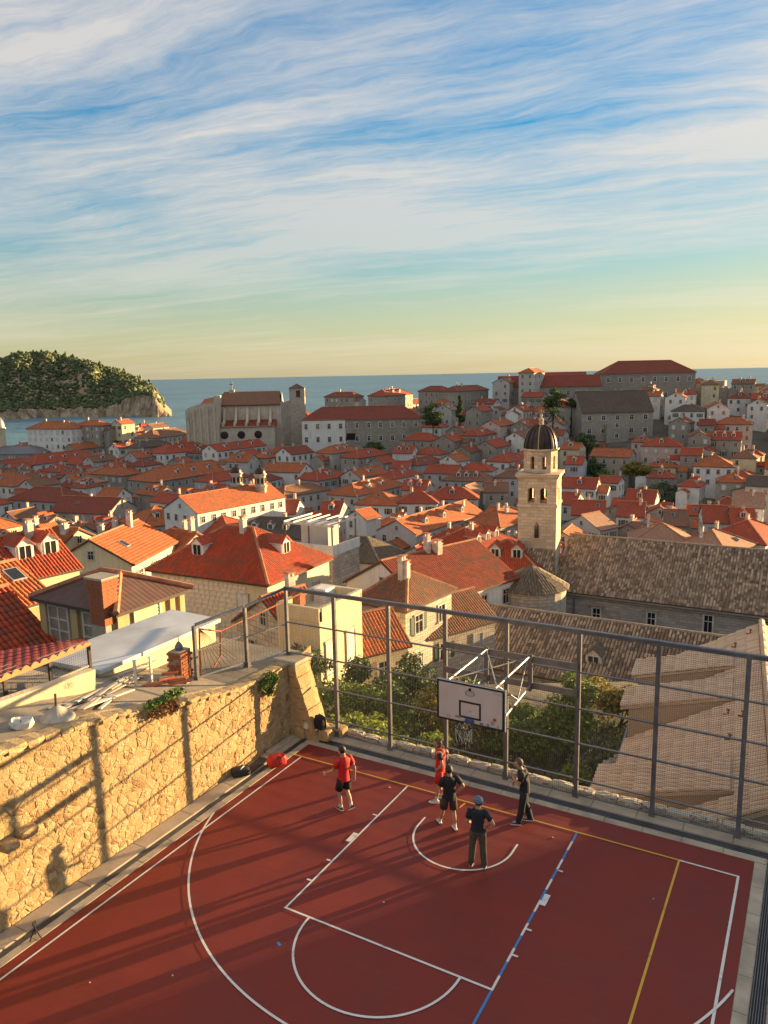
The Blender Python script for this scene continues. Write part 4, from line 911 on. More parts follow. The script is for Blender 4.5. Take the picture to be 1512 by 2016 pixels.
# --- long monastery church with mottled tiled roof
ch = empty('monastery_church', (-6, 70, -26)); tag(ch, 'long stone monastery church with a mottled brown tiled roof', 'church'); landmark('mottled-roofed church', 1300, 1110)
zE, zR = -12.4+26, -7.6+26; cw0, cw1 = -18.0+6, 28.0+6; yE, yR = 63.2-70, 71.0-70
mb = MB(); mb.box(cw0, cw1, yE+.4, yR+7.2, -2, zE-.05, 0, skip='tb'); mb.face([(cw0, yE+.4, zE-.05), (cw0, yR, zR-.1), (cw0, yR+7.2, zE-.05)][::-1], 0); mb.build('wall', 'wall_church', ch)
mb = MB(); fs = [[(cw0-.3, yE, zE), (cw1, yE, zE), (cw1, yR, zR), (cw0-.3, yR, zR)], [(cw1, yR+7.8, zE), (cw0-.3, yR+7.8, zE), (cw0-.3, yR, zR), (cw1, yR, zR)]]
for q in fs: mb.face(q, 0, scale=(TU, TV)); mb.face([(a, b_, c_-.15) for a, b_, c_ in q][::-1], 1)
mb.face([(cw0-.3, yE, zE-.15), (cw1, yE, zE-.15), (cw1, yE, zE), (cw0-.3, yE, zE)], 1)
mb.face([(cw0-.3, yR, zR-.15), (cw0-.3, yE, zE-.15), (cw0-.3, yE, zE), (cw0-.3, yR, zR)], 1)
crf = mb.build('roof', ['roof_church', 'timber_dark'], ch)
V, F, U = tile_field([fs[0]], seed=4, pitch=.30, row=.42); stuff(link('roof_tile', npmesh('roof_tile', V, F, U, 'roof_church', True), crf))
mb = MB(); mb.tube([(cw0-.3, yR, zR+.06), (cw1, yR, zR+.06)], .16, 6); mb.build('ridge_capping', 'ridge_grey', crf)
mb = MB(); mb.box(cw0, cw1, yE+.18, yE+.398, zE-.62, zE-.25); mb.box(cw0, cw1, yE-.1, yE+.05, zE-.24, zE-.12); mb.build('eaves_cornice', 'wall_darkstone', ch)
for (u, v) in ((1174, 1213), (1282, 1222), (1394, 1228), (1505, 1232)):
    p_ = at_Y(u, v, 63.6)-np.array([-6, 70, -26]); add_window(ch, p_[0], yE+.4, p_[2], 0, .85, 1.75, 'white')
    mb = MB(); mb.box(p_[0]-.85, p_[0]+.85, yE+.12, yE+.398, p_[2]+1.12, p_[2]+1.28); mb.build('window_hood', 'wall_darkstone', ch)
mb = MB(); p_ = at_Y(1130, 1185, 63.5)-np.array([-6, 70, -26]); mb.tube([(p_[0], yE+.28, zE-.3), (p_[0], yE+.28, 0)], .09, 6); mb.build('downpipe', 'lead', ch)
# choir roof stepping down to the left of the nave, and the apse
co = empty('church_choir', (-16.5, 67, -26)); tag(co, 'low church choir with old grey tiles between tower and nave', 'church choir')
a, b_, c_, d = at_Y(1012, 1178, 58.6), at_Y(1090, 1178, 58.6), at_Y(1092, 1084, 63.6), at_Y(1020, 1084, 63.6); o0 = np.array([-16.5, 67, -26]); zlo, zhi = a[2]-.0, c_[2]
fs2 = [[a-o0, np.array([b_[0], b_[1], a[2]])-o0, np.array([c_[0], c_[1], c_[2]])-o0, np.array([d[0], d[1], c_[2]])-o0]]
mb = MB(); mb.face(fs2[0], 0, scale=(TU, TV)); crf2 = mb.build('roof', 'roof_grey', co); V, F, U = tile_field(fs2, seed=8, pitch=.28); stuff(link('roof_tile', npmesh('roof_tile', V, F, U, 'roof_church', True), crf2))
mb = MB(); q0, q1 = fs2[0][0], fs2[0][1]; mb.box(q0[0]+.2, q1[0]-.2, q0[1]+.2, 5, -2, q0[2]-.05, 0, skip='tb'); mb.build('wall', 'wall_stone', co)
ap = at_D(1008, 1135, 72); apse = empty('church_apse', (ap[0]+1.6, ap[1]+1.0, -25)); tag(apse, 'rounded church apse under a conical roof of old grey tiles', 'apse')
zA = float(at_D(960, 1165, 70)[2])+25; mb = MB(); mb.lathe([(3.3, -2), (3.3, zA)], 24, smooth=True); mb.build('wall', 'wall_palestone', apse)
fs3 = []
for k in range(14):
    a0_, a1_ = 2*math.pi*k/14, 2*math.pi*(k+1)/14; fs3.append([(3.6*math.cos(a0_), 3.6*math.sin(a0_), zA-.05), (3.6*math.cos(a1_), 3.6*math.sin(a1_), zA-.05), (.05*math.cos((a0_+a1_)/2), .05*math.sin((a0_+a1_)/2), zA+2.0)])
mb = MB()
for q in fs3: mb.face(q, 0, scale=(TU, TV))
arf = mb.build('roof', 'roof_grey', apse); V, F, U = tile_field(fs3, seed=9); stuff(link('roof_tile', npmesh('roof_tile', V, F, U, 'roof_grey', True), arf))
corner_house((1010, 1232), (930, 1210), (1140, 1222), -11.2, 'h', 'wall_stone', 'roof_grey', k=.5, dormers=0, chim=0, rows=0, la=8.5, lb=8.5, name='sacristy', cat='chapel', label='low chapel with hipped roof of old grey tiles below the bell tower', auto=False)
# --- cloister wing facing the garden
cl = empty('cloister_wing', (-9, 40, -16)); tag(cl, 'long cloister wing with brown tiled roof beyond the garden', 'cloister'); o0 = np.array([-9, 40, -16]); landmark('cloister wing', 1130, 1270)
zr_, ze_ = -9.0, -12.2; rl, rr = at_z(905, 1208, zr_), at_z(1452, 1250, zr_); rl[1] = rr[1] = 44.6; yE2 = 38.2
xl, xr = -21.5, 10.0
fsc = [[(xl, yE2, ze_), (xr, yE2, ze_), (xr, 44.6, zr_), (xl+3.5, 44.6, zr_)], [(xr, 51.0, ze_), (xl, 51.0, ze_), (xl+3.5, 44.6, zr_), (xr, 44.6, zr_)], [(xl, 51.0, ze_), (xl, yE2, ze_), (xl+3.5, 44.6, zr_)]]
fsc = [[np.array(p_)-o0 for p_ in q] for q in fsc]; mb = MB()
for q in fsc: mb.face(q, 0, scale=(TU, TV)); mb.face([p_-(0, 0, .15) for p_ in q][::-1], 1)
mb.face([fsc[0][0]-(0, 0, .15), fsc[0][1]-(0, 0, .15), fsc[0][1], fsc[0][0]], 1)
clr = mb.build('roof', ['roof_old', 'timber_dark'], cl); V, F, U = tile_field([fsc[0], fsc[2]], seed=11, pitch=.27, row=.42); stuff(link('roof_tile', npmesh('roof_tile', V, F, U, 'roof_church', True), clr))
mb = MB(); mb.tube([fsc[0][3]+(0, 0, .06), fsc[0][2]+(0, 0, .06)], .15, 6); mb.tube([fsc[0][0]+(0, 0, .06), fsc[0][3]+(0, 0, .06)], .15, 6); mb.build('ridge_capping', 'ridge_grey', clr)
mb = MB(); mb.box(xl+.4+9, xr+9, yE2+.4-40, 10.6, -4, ze_+15.95, 0, skip='tb'); mb.build('wall', 'wall_church', cl)
for (u, v) in ((1172, 1362), (1240, 1372), (1052, 1345)): p_ = at_Y(u, v, yE2+.4)-o0; add_window(cl, p_[0], yE2+.4-40, p_[2], 0, 1.0, 1.4, 'shut')
p_ = at_Y(1170, 1300, 40.6)-o0; d = link('dormer', dormer_mesh('roof_old', 0), cl, (p_[0], p_[1]-.3, p_[2]-.5)); link('window', dormer_window(), d)

# --- generic big building from facade rows
def big_hall(name, label, cat, cx, cy, rot, L, W, zg, he, kind, rise, wall, roof, rows, wkind='open', side=None, ww=1.2, wh=1.7, tiles=False):
    root = empty(name, (cx, cy, zg), rot); tag(root, label, cat); mb = MB(); x, y = L/2, W/2; mb.box(-x, x, -y, y, -6, he, 0, skip='tb')
    if kind == 'g':
        for sx in (-1, 1): mb.face([(sx*x, -y*sx, he), (sx*x, y*sx, he), (sx*x, 0, he+rise-.02)], 0)
    mb.build('wall', wall, root); make_roof(root, kind, L, W, rise, roof, he, tiles=tiles, ov=.45)
    mb = MB(); mb.box(-x-.2, x+.2, -y-.2, -y-.002, he-.6, he-.3); mb.build('cornice', 'frame_stone', root)
    for (z, n, off) in rows:
        for i in range(n):
            a = ((i+.5)/n-.5)*L*off; add_window(root, a, -y, z, 0, ww, wh, wkind if isinstance(wkind, str) else wkind[i % len(wkind)])
    for (z, n) in (side or ()):
        for i in range(n): add_window(root, x, ((i+.5)/n-.5)*W*.8, z, math.pi/2, ww, wh, 'open')
    HOUSES.append(dict(o=root, x=cx, y=cy, rot=rot, L=L, W=W, zr=zg+he+rise, px=proj((cx, cy, zg+he)), D=DL(cx, cy)[0], wall=wall, roof=roof, kind=kind, dorm=0, chim=0, label=label, cat=cat, auto=False))
    return root
def hall_px(name, label, cat, uL, uR, v_eave, v_base, D, W, rot, kind, rise, wall, roof, rows, **kw):
    """front facade eave from pixel (uL..uR, v_eave at mid) at distance D"""
    m_ = at_D((uL+uR)/2, v_eave, D); zg = float(at_D((uL+uR)/2, v_base, D)[2]); he = float(m_[2])-zg; view = math.atan2(R2[1], R2[0])
    L = (uR-uL)*D/FPX/max(.4, math.cos(rot-view)); n = np.array([-math.sin(rot), math.cos(rot)]); c_ = m_[:2]+n*W/2
    return big_hall(name, label, cat, c_[0], c_[1], rot, L, W, zg, he, kind, rise, wall, roof, [(he*f, k_, o_) for f, k_, o_ in rows], **{k_: ([(he*f, n_) for f, n_ in v_] if k_ == 'side' else v_) for k_, v_ in kw.items()})
VR = math.atan2(R2[1], R2[0])
hall_px('hilltop_hall', 'huge stone hall with hipped red roof crowning the hilltop', 'hall', 1190, 1366, 733, 790, 345, 17, VR-R(4), 'h', 5.2, 'wall_darkstone', 'roof_dark', ((.76, 8, 1), (.22, 8, 1)), wkind='white', ww=1.3, wh=2.0); landmark('huge hilltop hall', 1285, 745)
hall_px('hilltop_wing', 'low stone wing with long red roof beside the hilltop hall', 'hall', 985, 1180, 760, 795, 335, 12, VR-R(6), 'g', 4.4, 'wall_stone', 'roof_dark', ((.6, 11, 1),), wkind=('shut', 'open', 'shutwhite')); landmark('red-roofed hilltop wing', 1090, 755)
hall_px('hilltop_block', 'red roofed block rising behind the low hilltop wing', 'hall', 1075, 1155, 750, 790, 352, 11, VR-R(6), 'g', 3.8, 'wall_stone', 'roof_red', ())
hall_px('brown_roofed_hall', 'massive grey stone hall with a dark brown gabled roof', 'hall', 1145, 1288, 809, 900, 282, 15, VR+R(4), 'g', 7.2, 'wall_stone', 'roof_old', ((.86, 5, .98), (.58, 5, .98)), wkind=('open', 'white', 'open'), side=((.8, 4), (.55, 4)), ww=1.5, wh=1.5); landmark('massive brown-roofed hall', 1225, 820)
# bay and doorway of that hall
m_ = at_D(1217, 850, 279); bay = MB(); L_ = 44*279/FPX; bay.box(-L_/2, L_/2, 0, 3, -4, 12.2); bb = bay.build('bay', 'wall_stone', bpy.data.objects['brown_roofed_hall'])
pr = bpy.data.objects['brown_roofed_hall']; inv = Matrix.Translation(pr.location) @ Matrix.Rotation(pr.rotation_euler[2], 4, 'Z'); lp = inv.inverted() @ Vector((m_[0], m_[1], pr.location[2]))
bb.location = (lp[0], -10.2, 0); 
for dx, zz in ((-.4, .70), (-.4, .48)): add_window(pr, lp[0]+dx, -10.22, 17*zz, 0, 1.3, 1.4, 'white')
mb = MB(); mb.box(-.9, .9, -.05, 0, 0, 3.4); mb.lathe([(.9, 3.4), (.01, 3.41)], 12); mb.build('doorway', 'pane', pr, (lp[0]+6.2, -7.55, 1.0))
hall_px('long_convent', 'long convent building, half white plaster and half bare stone, red roof', 'convent', 596, 832, 824, 884, 286, 14, VR+R(2), 'h', 4.2, 'wall_darkstone', 'roof_dark', ((.78, 10, .98), (.35, 10, .98)), wkind='white', ww=1.2, wh=1.8); landmark('long red-roofed convent', 712, 850)
pr = bpy.data.objects['long_convent']; Lc = (832-596)*286/FPX; mb = MB(); mb.box(-Lc*.505, -Lc*.145, -.3, 0, -3, 11.1); o = mb.build('plaster_front', 'wall_white', pr, (0, -7.02, 0)); 
for z in (8.7, 3.9):
    for i in range(4): add_window(o, -Lc*.47+i*Lc*.095, -.3, z, 0, 1.15, 1.8, 'white')
mb = MB(); mb.box(-1.6, 1.6, -.05, 0, 3.5, 6); mb.lathe([(1.6, 6.0), (.01, 6.01)], 10); mb.build('arched_opening', 'pane', pr, (-Lc*.10, -7.05, 0))

stucco('wall_weathered', (.58, .50, .40), (.17, .13, .10), .7)
# --- buttressed church on the far left hill
D_J = 300; jc = empty('buttressed_church', tuple(at_D(500, 870, D_J)[:2])+(-20,), VR+R(3)); tag(jc, 'large weathered church with scroll buttresses, brown roof and square turret', 'church'); landmark('buttressed church', 490, 820)
jx = lambda u: (u-500)*D_J/FPX; jz = lambda v: float(at_D(500, v, D_J)[2])+20
zr_, ze_, zb_ = jz(771), jz(795), jz(836)
mb = MB(); mb.box(jx(440), jx(556), -2, 14, 0, ze_, 0, skip='t'); mb.face([(jx(556), -2, ze_), (jx(556), 14, ze_), (jx(556), 6, zr_)], 0); mb.face([(jx(440), 14, ze_), (jx(440), -2, ze_), (jx(440), 6, zr_)], 0); mb.build('nave', 'wall_weathered', jc)
mb = MB(); q = [[(jx(438), -2.6, ze_-.3), (jx(556), -2.6, ze_-.3), (jx(552), 6, zr_), (jx(442), 6, zr_)], [(jx(556), 14.6, ze_-.3), (jx(438), 14.6, ze_-.3), (jx(442), 6, zr_), (jx(552), 6, zr_)]]
for f in q: mb.face(f, 0, scale=(TU, TV)); mb.face([(a, b_, c_-.3) for a, b_, c_ in f][::-1], 0)
mb.build('roof', 'roof_brown', jc)
mb = MB(); mb.box(jx(432), jx(545), -9, -2.002, 0, zb_, 0, skip='t'); mb.build('side_chapels', 'wall_weathered', jc)
mb = MB(); mb.face([(jx(430), -9.5, zb_-.3), (jx(547), -9.5, zb_-.3), (jx(547), -2.01, zb_+2.0), (jx(430), -2.01, zb_+2.0)], 0, scale=(TU, TV)); mb.face([(jx(547), -9, zb_-.3), (jx(547), -2.01, zb_-.3), (jx(547), -2.01, zb_+2)], 0); mb.build('aisle_roof', 'roof_dark', jc)
for u in (448, 470, 492, 514, 536):
    mb = MB(); x = jx(u); n = 8; pr_ = [(-8.2+6.2*(i/n), zb_+.8+(ze_-zb_-1.6)*(i/n)**2.2) for i in range(n+1)]
    for s_ in (-.45, .45): mb.face([(x+s_, y, z) for y, z in pr_]+[(x+s_, -2.01, zb_+.8)], 0)
    for (ya, za_), (yb, zb2) in zip(pr_, pr_[1:]): mb.face([(x-.45, ya, za_), (x+.45, ya, za_), (x+.45, yb, zb2), (x-.45, yb, zb2)], 0)
    mb.box(x-.45, x+.45, -9.0, -8.2, zb_-.2, zb_+1.6); mb.build('scroll_buttress', 'wall_weathered', jc)
for u in (450, 482, 514): 
    mb = MB(); mb.lathe([(1.5, 0), (.01, .01)], 12); mb.box(-1.5, 1.5, -.001, .001, -1, -.99); o = mb.build('lunette_window', 'pane', jc, (jx(u), -9.06, zb_-3.2)); o.rotation_euler = (R(90), 0, 0)
# west front block at the left with its own stepped profile and cross
mb = MB(); prof = [(jx(381), jz(804)), (jx(386), jz(799)), (jx(410), jz(791)), (jx(434), jz(787)), (jx(436), jz(777)), (jx(442), jz(777)), (jx(442), 0), (jx(381), 0)]
mb.face([(x, -10.5, z) for x, z in prof][::-1], 0); mb.face([(x, -1, z) for x, z in prof], 0)
for (xa, za_), (xb, zb2) in zip(prof, prof[1:]+prof[:1]): mb.face([(xa, -10.5, za_), (xa, -1, za_), (xb, -1, zb2), (xb, -10.5, zb2)], 0)
mb.build('front_block', 'wall_weathered', jc)
mb = MB(); mb.face([(jx(410), -10.6, jz(792)), (jx(436), -10.6, jz(788)), (jx(436), -4, jz(779)), (jx(412), -4, jz(783))], 0, scale=(TU, TV)); mb.build('chapel_roof', 'roof_orange', jc)
for i, u in enumerate((385, 396, 408, 421, 434)): mb = MB(); mb.box(jx(u)-.35, jx(u)+.35, -11, -10.502, 1, jz(805-i*3)); mb.build('pilaster', 'wall_weathered', jc)
mb = MB(); x = jx(458); z = zr_; mb.box(x-1.0, x+1.0, 5, 7, z-1, z+.8); mb.box(x-.22, x+.22, 5.8, 6.2, z+.8, z+4.2); mb.box(x-.8, x+.8, 5.8, 6.2, z+2.7, z+3.1); mb.build('cross', 'wall_palestone', jc)
mb = MB(); xa, xb = jx(572), jx(602); zt_ = jz(766); mb.box(xa, xb, 2, 2+(xb-xa), 0, zt_, 0); mb.build('turret', 'wall_palestone', jc)
mb = MB(); m_ = ((xa+xb)/2, 2+(xb-xa)/2); 
for k in range(4):
    a0_ = math.pi/4+k*math.pi/2; r_ = (xb-xa)*.5*1.414+.5; mb.face([(m_[0]+r_*math.cos(a0_), m_[1]+r_*math.sin(a0_), zt_), (m_[0]+r_*math.cos(a0_+math.pi/2), m_[1]+r_*math.sin(a0_+math.pi/2), zt_), (m_[0], m_[1], jz(757))], 0)
mb.build('turret_roof', 'roof_old', jc)
mb = MB(); mb.box(-.8, .8, -.06, 0, 0, 2.6); mb.build('window', 'pane', jc, (m_[0]+.5, 1.99, jz(784))); mb = MB(); mb.box(-.06, 0, -.8, .8, 0, 2.6); mb.build('window', 'pane', jc, (xb+.05, m_[1], jz(784)))
mb = MB(); mb.face([(jx(556), -2, 0), (jx(572), 2, 0), (jx(572), 2, jz(790)), (jx(556), -2, jz(795))], 0); mb.face([(jx(556), -2, jz(795)), (jx(572), 2, jz(790)), (jx(572), 12, jz(790)), (jx(556), 12, jz(795))], 0); mb.build('apse_wall', 'wall_palestone', jc)
HOUSES.append(dict(o=jc, x=jc.location[0], y=jc.location[1], rot=VR, L=46, W=24, zr=6, px=(490, 820), D=D_J, wall='', roof='', kind='g', dorm=0, chim=0, label='x', cat='church', auto=False))

# --- small church with twin lantern turrets
def small_dome(parent, x, y, z, s_=1.0):
    mb = MB(); mb.lathe([(1.5*s_, -6), (1.5*s_, 0), (1.8*s_, .1), (1.8*s_, .4), (1.45*s_, .5), (1.45*s_, 2.6), (1.75*s_, 2.75), (1.75*s_, 3.0)], 8, smooth=False); o = mb.build('turret', 'wall_palestone', parent, (x, y, z))
    mb = MB(); mb.lathe([(1.5*s_*math.cos(t_), 3.0+1.7*s_*math.sin(t_)) for t_ in np.linspace(0, 1.5, 8)]+[(.12, 3+1.8*s_), (.3, 3+2.0*s_), (.05, 3+2.4*s_), (.01, 3+3*s_)], 16); mb.build('dome', 'bronze', o)
    for k in range(8):
        a = 2*math.pi*k/8+math.pi/8; mb = MB(); mb.box(-.26, .26, -.05, .0, .9, 2.1); mb.build('opening', 'pane', o, (1.36*s_*math.cos(a), 1.36*s_*math.sin(a), 0), a+math.pi/2)
ridge_house(372, 972, 512, 953, 11, 'g', 'wall_white', 'roof_orange', H=16, dormers=0, chim=0, rows=1, name='small_church', cat='church', label='white church with long orange roof and two domed turrets', auto=False, wk='open'); landmark('twin-turreted church', 490, 945)
sc_ = bpy.data.objects['small_church']; 
for (u, v) in ((465, 934), (512, 936)):
    p_ = at_D(u, v, HOUSES[-1]['D']+5); q = (Matrix.Translation(sc_.location) @ Matrix.Rotation(sc_.rotation_euler[2], 4, 'Z')).inverted() @ Vector(p_); small_dome(sc_, q[0], q[1], q[2]-2.6, .86)
# --- cathedral dome at the very left edge
cd = empty('cathedral', tuple(at_D(2, 880, 330)[:2])+(-28,), 0); tag(cd, 'domed cathedral cut off by the left edge of the picture', 'cathedral')
zc_ = lambda v: float(at_D(2, v, 330)[2])+28; r_ = 10*330/FPX
mb = MB(); mb.lathe([(r_*1.25, 0), (r_*1.25, zc_(880)), (r_*1.05, zc_(878)), (r_*1.05, zc_(846)), (r_*1.2, zc_(845)), (r_*1.2, zc_(842))], 12, smooth=False); mb.build('drum', 'wall_cream', cd)
mb = MB(); mb.lathe([(r_*1.1*math.cos(t_), zc_(842)+(zc_(820)-zc_(842))*math.sin(t_)) for t_ in np.linspace(0, 1.5, 9)], 20); mb.build('dome', 'lead', cd)
hall_px('lead_roofed_hall', 'grey-roofed stone hall beside the cathedral dome', 'hall', -40, 80, 893, 925, 318, 14, VR, 'h', 2.6, 'wall_stone', 'lead', ((.5, 5, .9),))
# --- city wall climbing on the right of the hilltop
cwall = empty('city_wall', tuple(at_D(1400, 770, 330)[:2])+(-10,)); tag(cwall, 'grey stone city wall descending from the hilltop at the right edge', 'city wall')
pts = [(1392, 752, 352), (1412, 757, 345), (1440, 766, 338), (1480, 782, 330), (1540, 800, 322), (1640, 815, 315)]
W3 = [at_D(*q) for q in pts]; o0 = np.array(cwall.location)
for i, (a, b_) in enumerate(zip(W3, W3[1:])):
    d = (b_-a)[:2]; d /= np.linalg.norm(d); n = np.array([-d[1], d[0]])*2.2; mb = MB()
    A = [np.array([*(p_[:2]+s_*n), -22]) for p_, s_ in ((a, -1), (b_, -1), (b_, 1), (a, 1))]; B = [np.array([*(p_[:2]+s_*n), p_[2]]) for p_, s_ in ((a, -1), (b_, -1), (b_, 1), (a, 1))]
    mb.hexa([p_-o0 for p_ in A], [p_-o0 for p_ in B]); L = np.linalg.norm((b_-a)[:2]); k = int(L/2.2)
    for j in range(k):
        p_ = a+(b_-a)*(j+.5)/k; q = p_[:2]-n*.85; mb.bar(np.array([*(q-d*.6), p_[2]+.5])-o0, np.array([*(q+d*.6), p_[2]+.5])-o0, .5, 1.0)
    mb.build('wall_section', 'wall_darkstone', cwall)
mb = MB(); p_ = at_D(1405, 755, 350)-o0; mb.box(p_[0]-5, p_[0]+5, p_[1]-4, p_[1]+4, -12, p_[2]+1.2); mb.build('bastion', 'wall_stone', cwall)
# --- great fortress tower west of the court (shades the near side of the court)
ft = empty('fortress_tower', (74, 88, -10)); tag(ft, 'great round fortress tower west of the court, outside the picture', 'tower')
mb = MB(); mb.lathe([(12.5, -12), (12, 22), (12.6, 22.4), (12.6, 25), (11.6, 25), (11.6, 23.5), (.1, 23.4)], 28, smooth=False); mb.build('drum', 'wall_stone', ft)
for k in range(14):
    a = 2*math.pi*k/14; mb = MB(); mb.box(-.9, .9, -.4, .4, 25, 26.3); mb.build('merlon', 'wall_stone', ft, (12.1*math.cos(a), 12.1*math.sin(a), 0), a+math.pi/2)
# ------------------------------------------------------------------ near houses below the court
O, RD, DK, BR, GR, OL, PA = 'roof_orange', 'roof_red', 'roof_dark', 'roof_brown', 'roof_grey', 'roof_old', 'roof_pale'
W, CM, GY, PK, LI, OC, ST, DS, PS = 'wall_white', 'wall_cream', 'wall_grey', 'wall_pink', 'wall_lilac', 'wall_ochre', 'wall_stone', 'wall_darkstone', 'wall_palestone'
# big red-roofed house with block-built wall
bigred = corner_house((528, 1148), (285, 1117), (634, 1092), -4.6, 'h', CM, RD, k=.62, dormers=0, chim=1, rows=0, name='red_roofed_house', label='big house with bright red hipped roof and white block side wall', auto=False); landmark('big red-roofed house', 470, 1110)
H_ = HOUSES[-1]; he = H_['zr']-H_['o'].location[2]-(H_['W']/2*.62)*H_['W']/H_['W']
def local(o, p_): return (Matrix.Translation(o.location) @ Matrix.Rotation(o.rotation_euler[2], 4, 'Z')).inverted() @ Vector([float(x) for x in p_])
def block_wall(root, side, L, W_, z0, z1, bw, bh, mat, u0=0.0, u1=1.0, name='block', cap=300):
    """single squared stones set proud of the wall on one side ('-y' or '+x')"""
    q = random.Random(5); rows = int((z1-z0)/bh); half = L/2 if side == '-y' else W_/2; span = L if side == '-y' else W_; pool = []
    for k in range(6):
        mb = MB(); r = np.random.RandomState(k); a = [(-.5, 0, -.5), (.5, 0, -.5), (.5, 0, .5), (-.5, 0, .5)]; b_ = [(-.47, -.05, -.44), (.47, -.055, -.45), (.46, -.05, .45), (-.47, -.055, .44)]; b_ = [tuple(np.array(p_)+r.uniform(-.02, .02, 3)*(1, .6, 1)) for p_ in b_]
        mb.face(b_); 
        for i in range(4): j = (i+1) % 4; mb.face([a[i], a[j], b_[j], b_[i]])
        pool.append(mb.mesh(name, mat))
    n = 0
    for r_ in range(rows):
        z = z1-(r_+.5)*bh; x = -span/2+span*u0+.02
        while x < -span/2+span*u1-.1:
            w = min(bw*q.uniform(.65, 1.35), -span/2+span*u1-x)
            o = link(name, q.choice(pool), root, ((x+w/2), -W_/2, z) if side == '-y' else (L/2, x+w/2, z), 0 if side == '-y' else math.pi/2, (w-.03, 1, bh-.03)); n += 1; x += w
            if n >= cap: return
hz = -4.6-bigred.location[2]
side_l = '-y'
plain('block_white', (.66, .58, .48), .9, 0, .3, .9, .01); block_wall(bigred, '-y', H_['L'], H_['W'], hz-8, hz-.5, .62, .42, 'block_white', 0, .83)
pw = local(bigred, at_D(424, 1168, 58)); add_window(bigred, pw[0], -H_['W']/2-.06, hz-2.1, 0, 1.0, 1.5, 'shutwhite')
for fr, sy in ((-.25, 1), ):
    d = link('dormer', dormer_mesh(RD, 0), bigred, (-H_['L']*.18, -H_['W']*.33, hz+H_['W']*.5*.62*.36), 0); link('window', dormer_window(), d)
d = link('dormer', dormer_mesh(RD, 0), bigred, (H_['L']*.5-H_['W']*.17, .4, hz+H_['W']*.5*.62*.38), math.pi/2); link('window', dormer_window(), d)
for i in range(3): add_window(bigred, H_['L']/2, -H_['W']*.3+i*H_['W']*.28, hz-2.6, math.pi/2, .9, 1.5, 'shut')

# weathered ochre house with brown roof, brick chimney and green shutter
och = corner_house((228, 1203), (38, 1166), (346, 1152), 2.55, 'h', OC, 'roof_shingle', zg=-6.5, k=.36, dormers=0, chim=0, rows=0, la=5.4, lb=4.3, tiles=False, name='ochre_house', label='weathered ochre house with dark brown roof and green shutter', auto=False, cornice=False); landmark('weathered ochre house', 200, 1190)
plain('sack_pane', (.26, .21, .165), .6, 0, .3, 3); H2 = HOUSES[-1]; hz2 = 2.55+6.5; L2, W2 = H2['L'], H2['W']
for i, x in enumerate((-.27, .20)):
    mb = MB(); xx = L2*x; mb.box(xx-.62, xx+.62, -.03, -.005, hz2-2.0, hz2-.45, 1); mb.box(xx-.05, xx+.05, -.07, -.031, hz2-2.0, hz2-.45, 0)
    for sx in (-1, 1): mb.box(xx+sx*.62-.05, xx+sx*.62+.05, -.08, -.0, hz2-2.05, hz2-.4, 0)
    for z in (hz2-2.02, hz2-1.5, hz2-1.0, hz2-.45): mb.box(xx-.57, xx-.051, -.065, -.031, z-.03, z+.03, 0); mb.box(xx+.051, xx+.57, -.065, -.031, z-.03, z+.03, 0)
    mb.build('window', ['frame_stone', 'sack_pane'], och, (0, -W2/2, 0))
for x in (-.46, -.03, .43):
    mb = MB(); mb.box(L2*x-.2, L2*x+.2, -.16, 0, hz2-5, hz2-.12); mb.build('pilaster', OC, och, (0, -W2/2, 0))
for x0, x1 in ((-.44, -.06), (.0, .40)):
    mb = MB(); mb.box(L2*x0+.15, L2*x1-.05, -.09, 0, hz2-2.4, hz2-2.2); mb.box(L2*x0+.15, L2*x1-.05, -.06, 0, hz2-2.75, hz2-2.62); mb.build('sill_band', OC, och, (0, -W2/2, 0))
mb = MB(); mb.box(-.02, 0, -.68, .68, hz2-1.95, hz2-.35, 1)
for sy in (-1, 1): mb.box(0, .08, sy*.7-.06, sy*.7+.06, hz2-2.0, hz2-.3, 0)
mb.build('shutter_frame', ['frame_stone', 'pane'], och, (L2/2+.02, -W2*.08, 0))
plain('green_paint', (.13, .27, .15), .6, 0, .25, 5); plain('brick_red', (.34, .11, .05), .9, 0, .5, 7, .004); plain('brick_mortar', (.36, .29, .22), .95, 0, .2)
for i in range(11): mb = MB(); z = hz2-1.95+i*.143; mb.hexa([(0, -.63, z), (.06, -.63, z), (.06, .63, z), (0, .63, z)], [(.0, -.63, z+.135), (.02, -.63, z+.135), (.02, .63, z+.135), (0, .63, z+.135)]); mb.build('slat', 'green_paint', och, (L2/2+.025, -W2*.08, 0))
for y in (.30, .46): mb = MB(); mb.box(0, .12, W2*y-.14, W2*y+.14, hz2-4, hz2-.1); mb.build('pilaster', OC, och, (L2/2+.002, 0, 0))
bc = empty('brick_chimney', (0, 0, 0)); p_ = at_D(203, 1180, H2['D']-2.6); bc.location = (p_[0], p_[1], 0); tag(bc, 'broad red brick chimney stack on the corner of the ochre house', 'chimney')
zt_ = float(at_D(203, 1134, H2['D']-2.6)[2]); mb = MB(); mb.box(-.42, .42, -.34, .34, -1, zt_-.05); mb.build('core', 'brick_mortar', bc); br_ = MB(); br_.box(-.5, .5, -.5, .5, -.5, .5); bme = br_.mesh('brick', 'brick_red')
nrow = 22
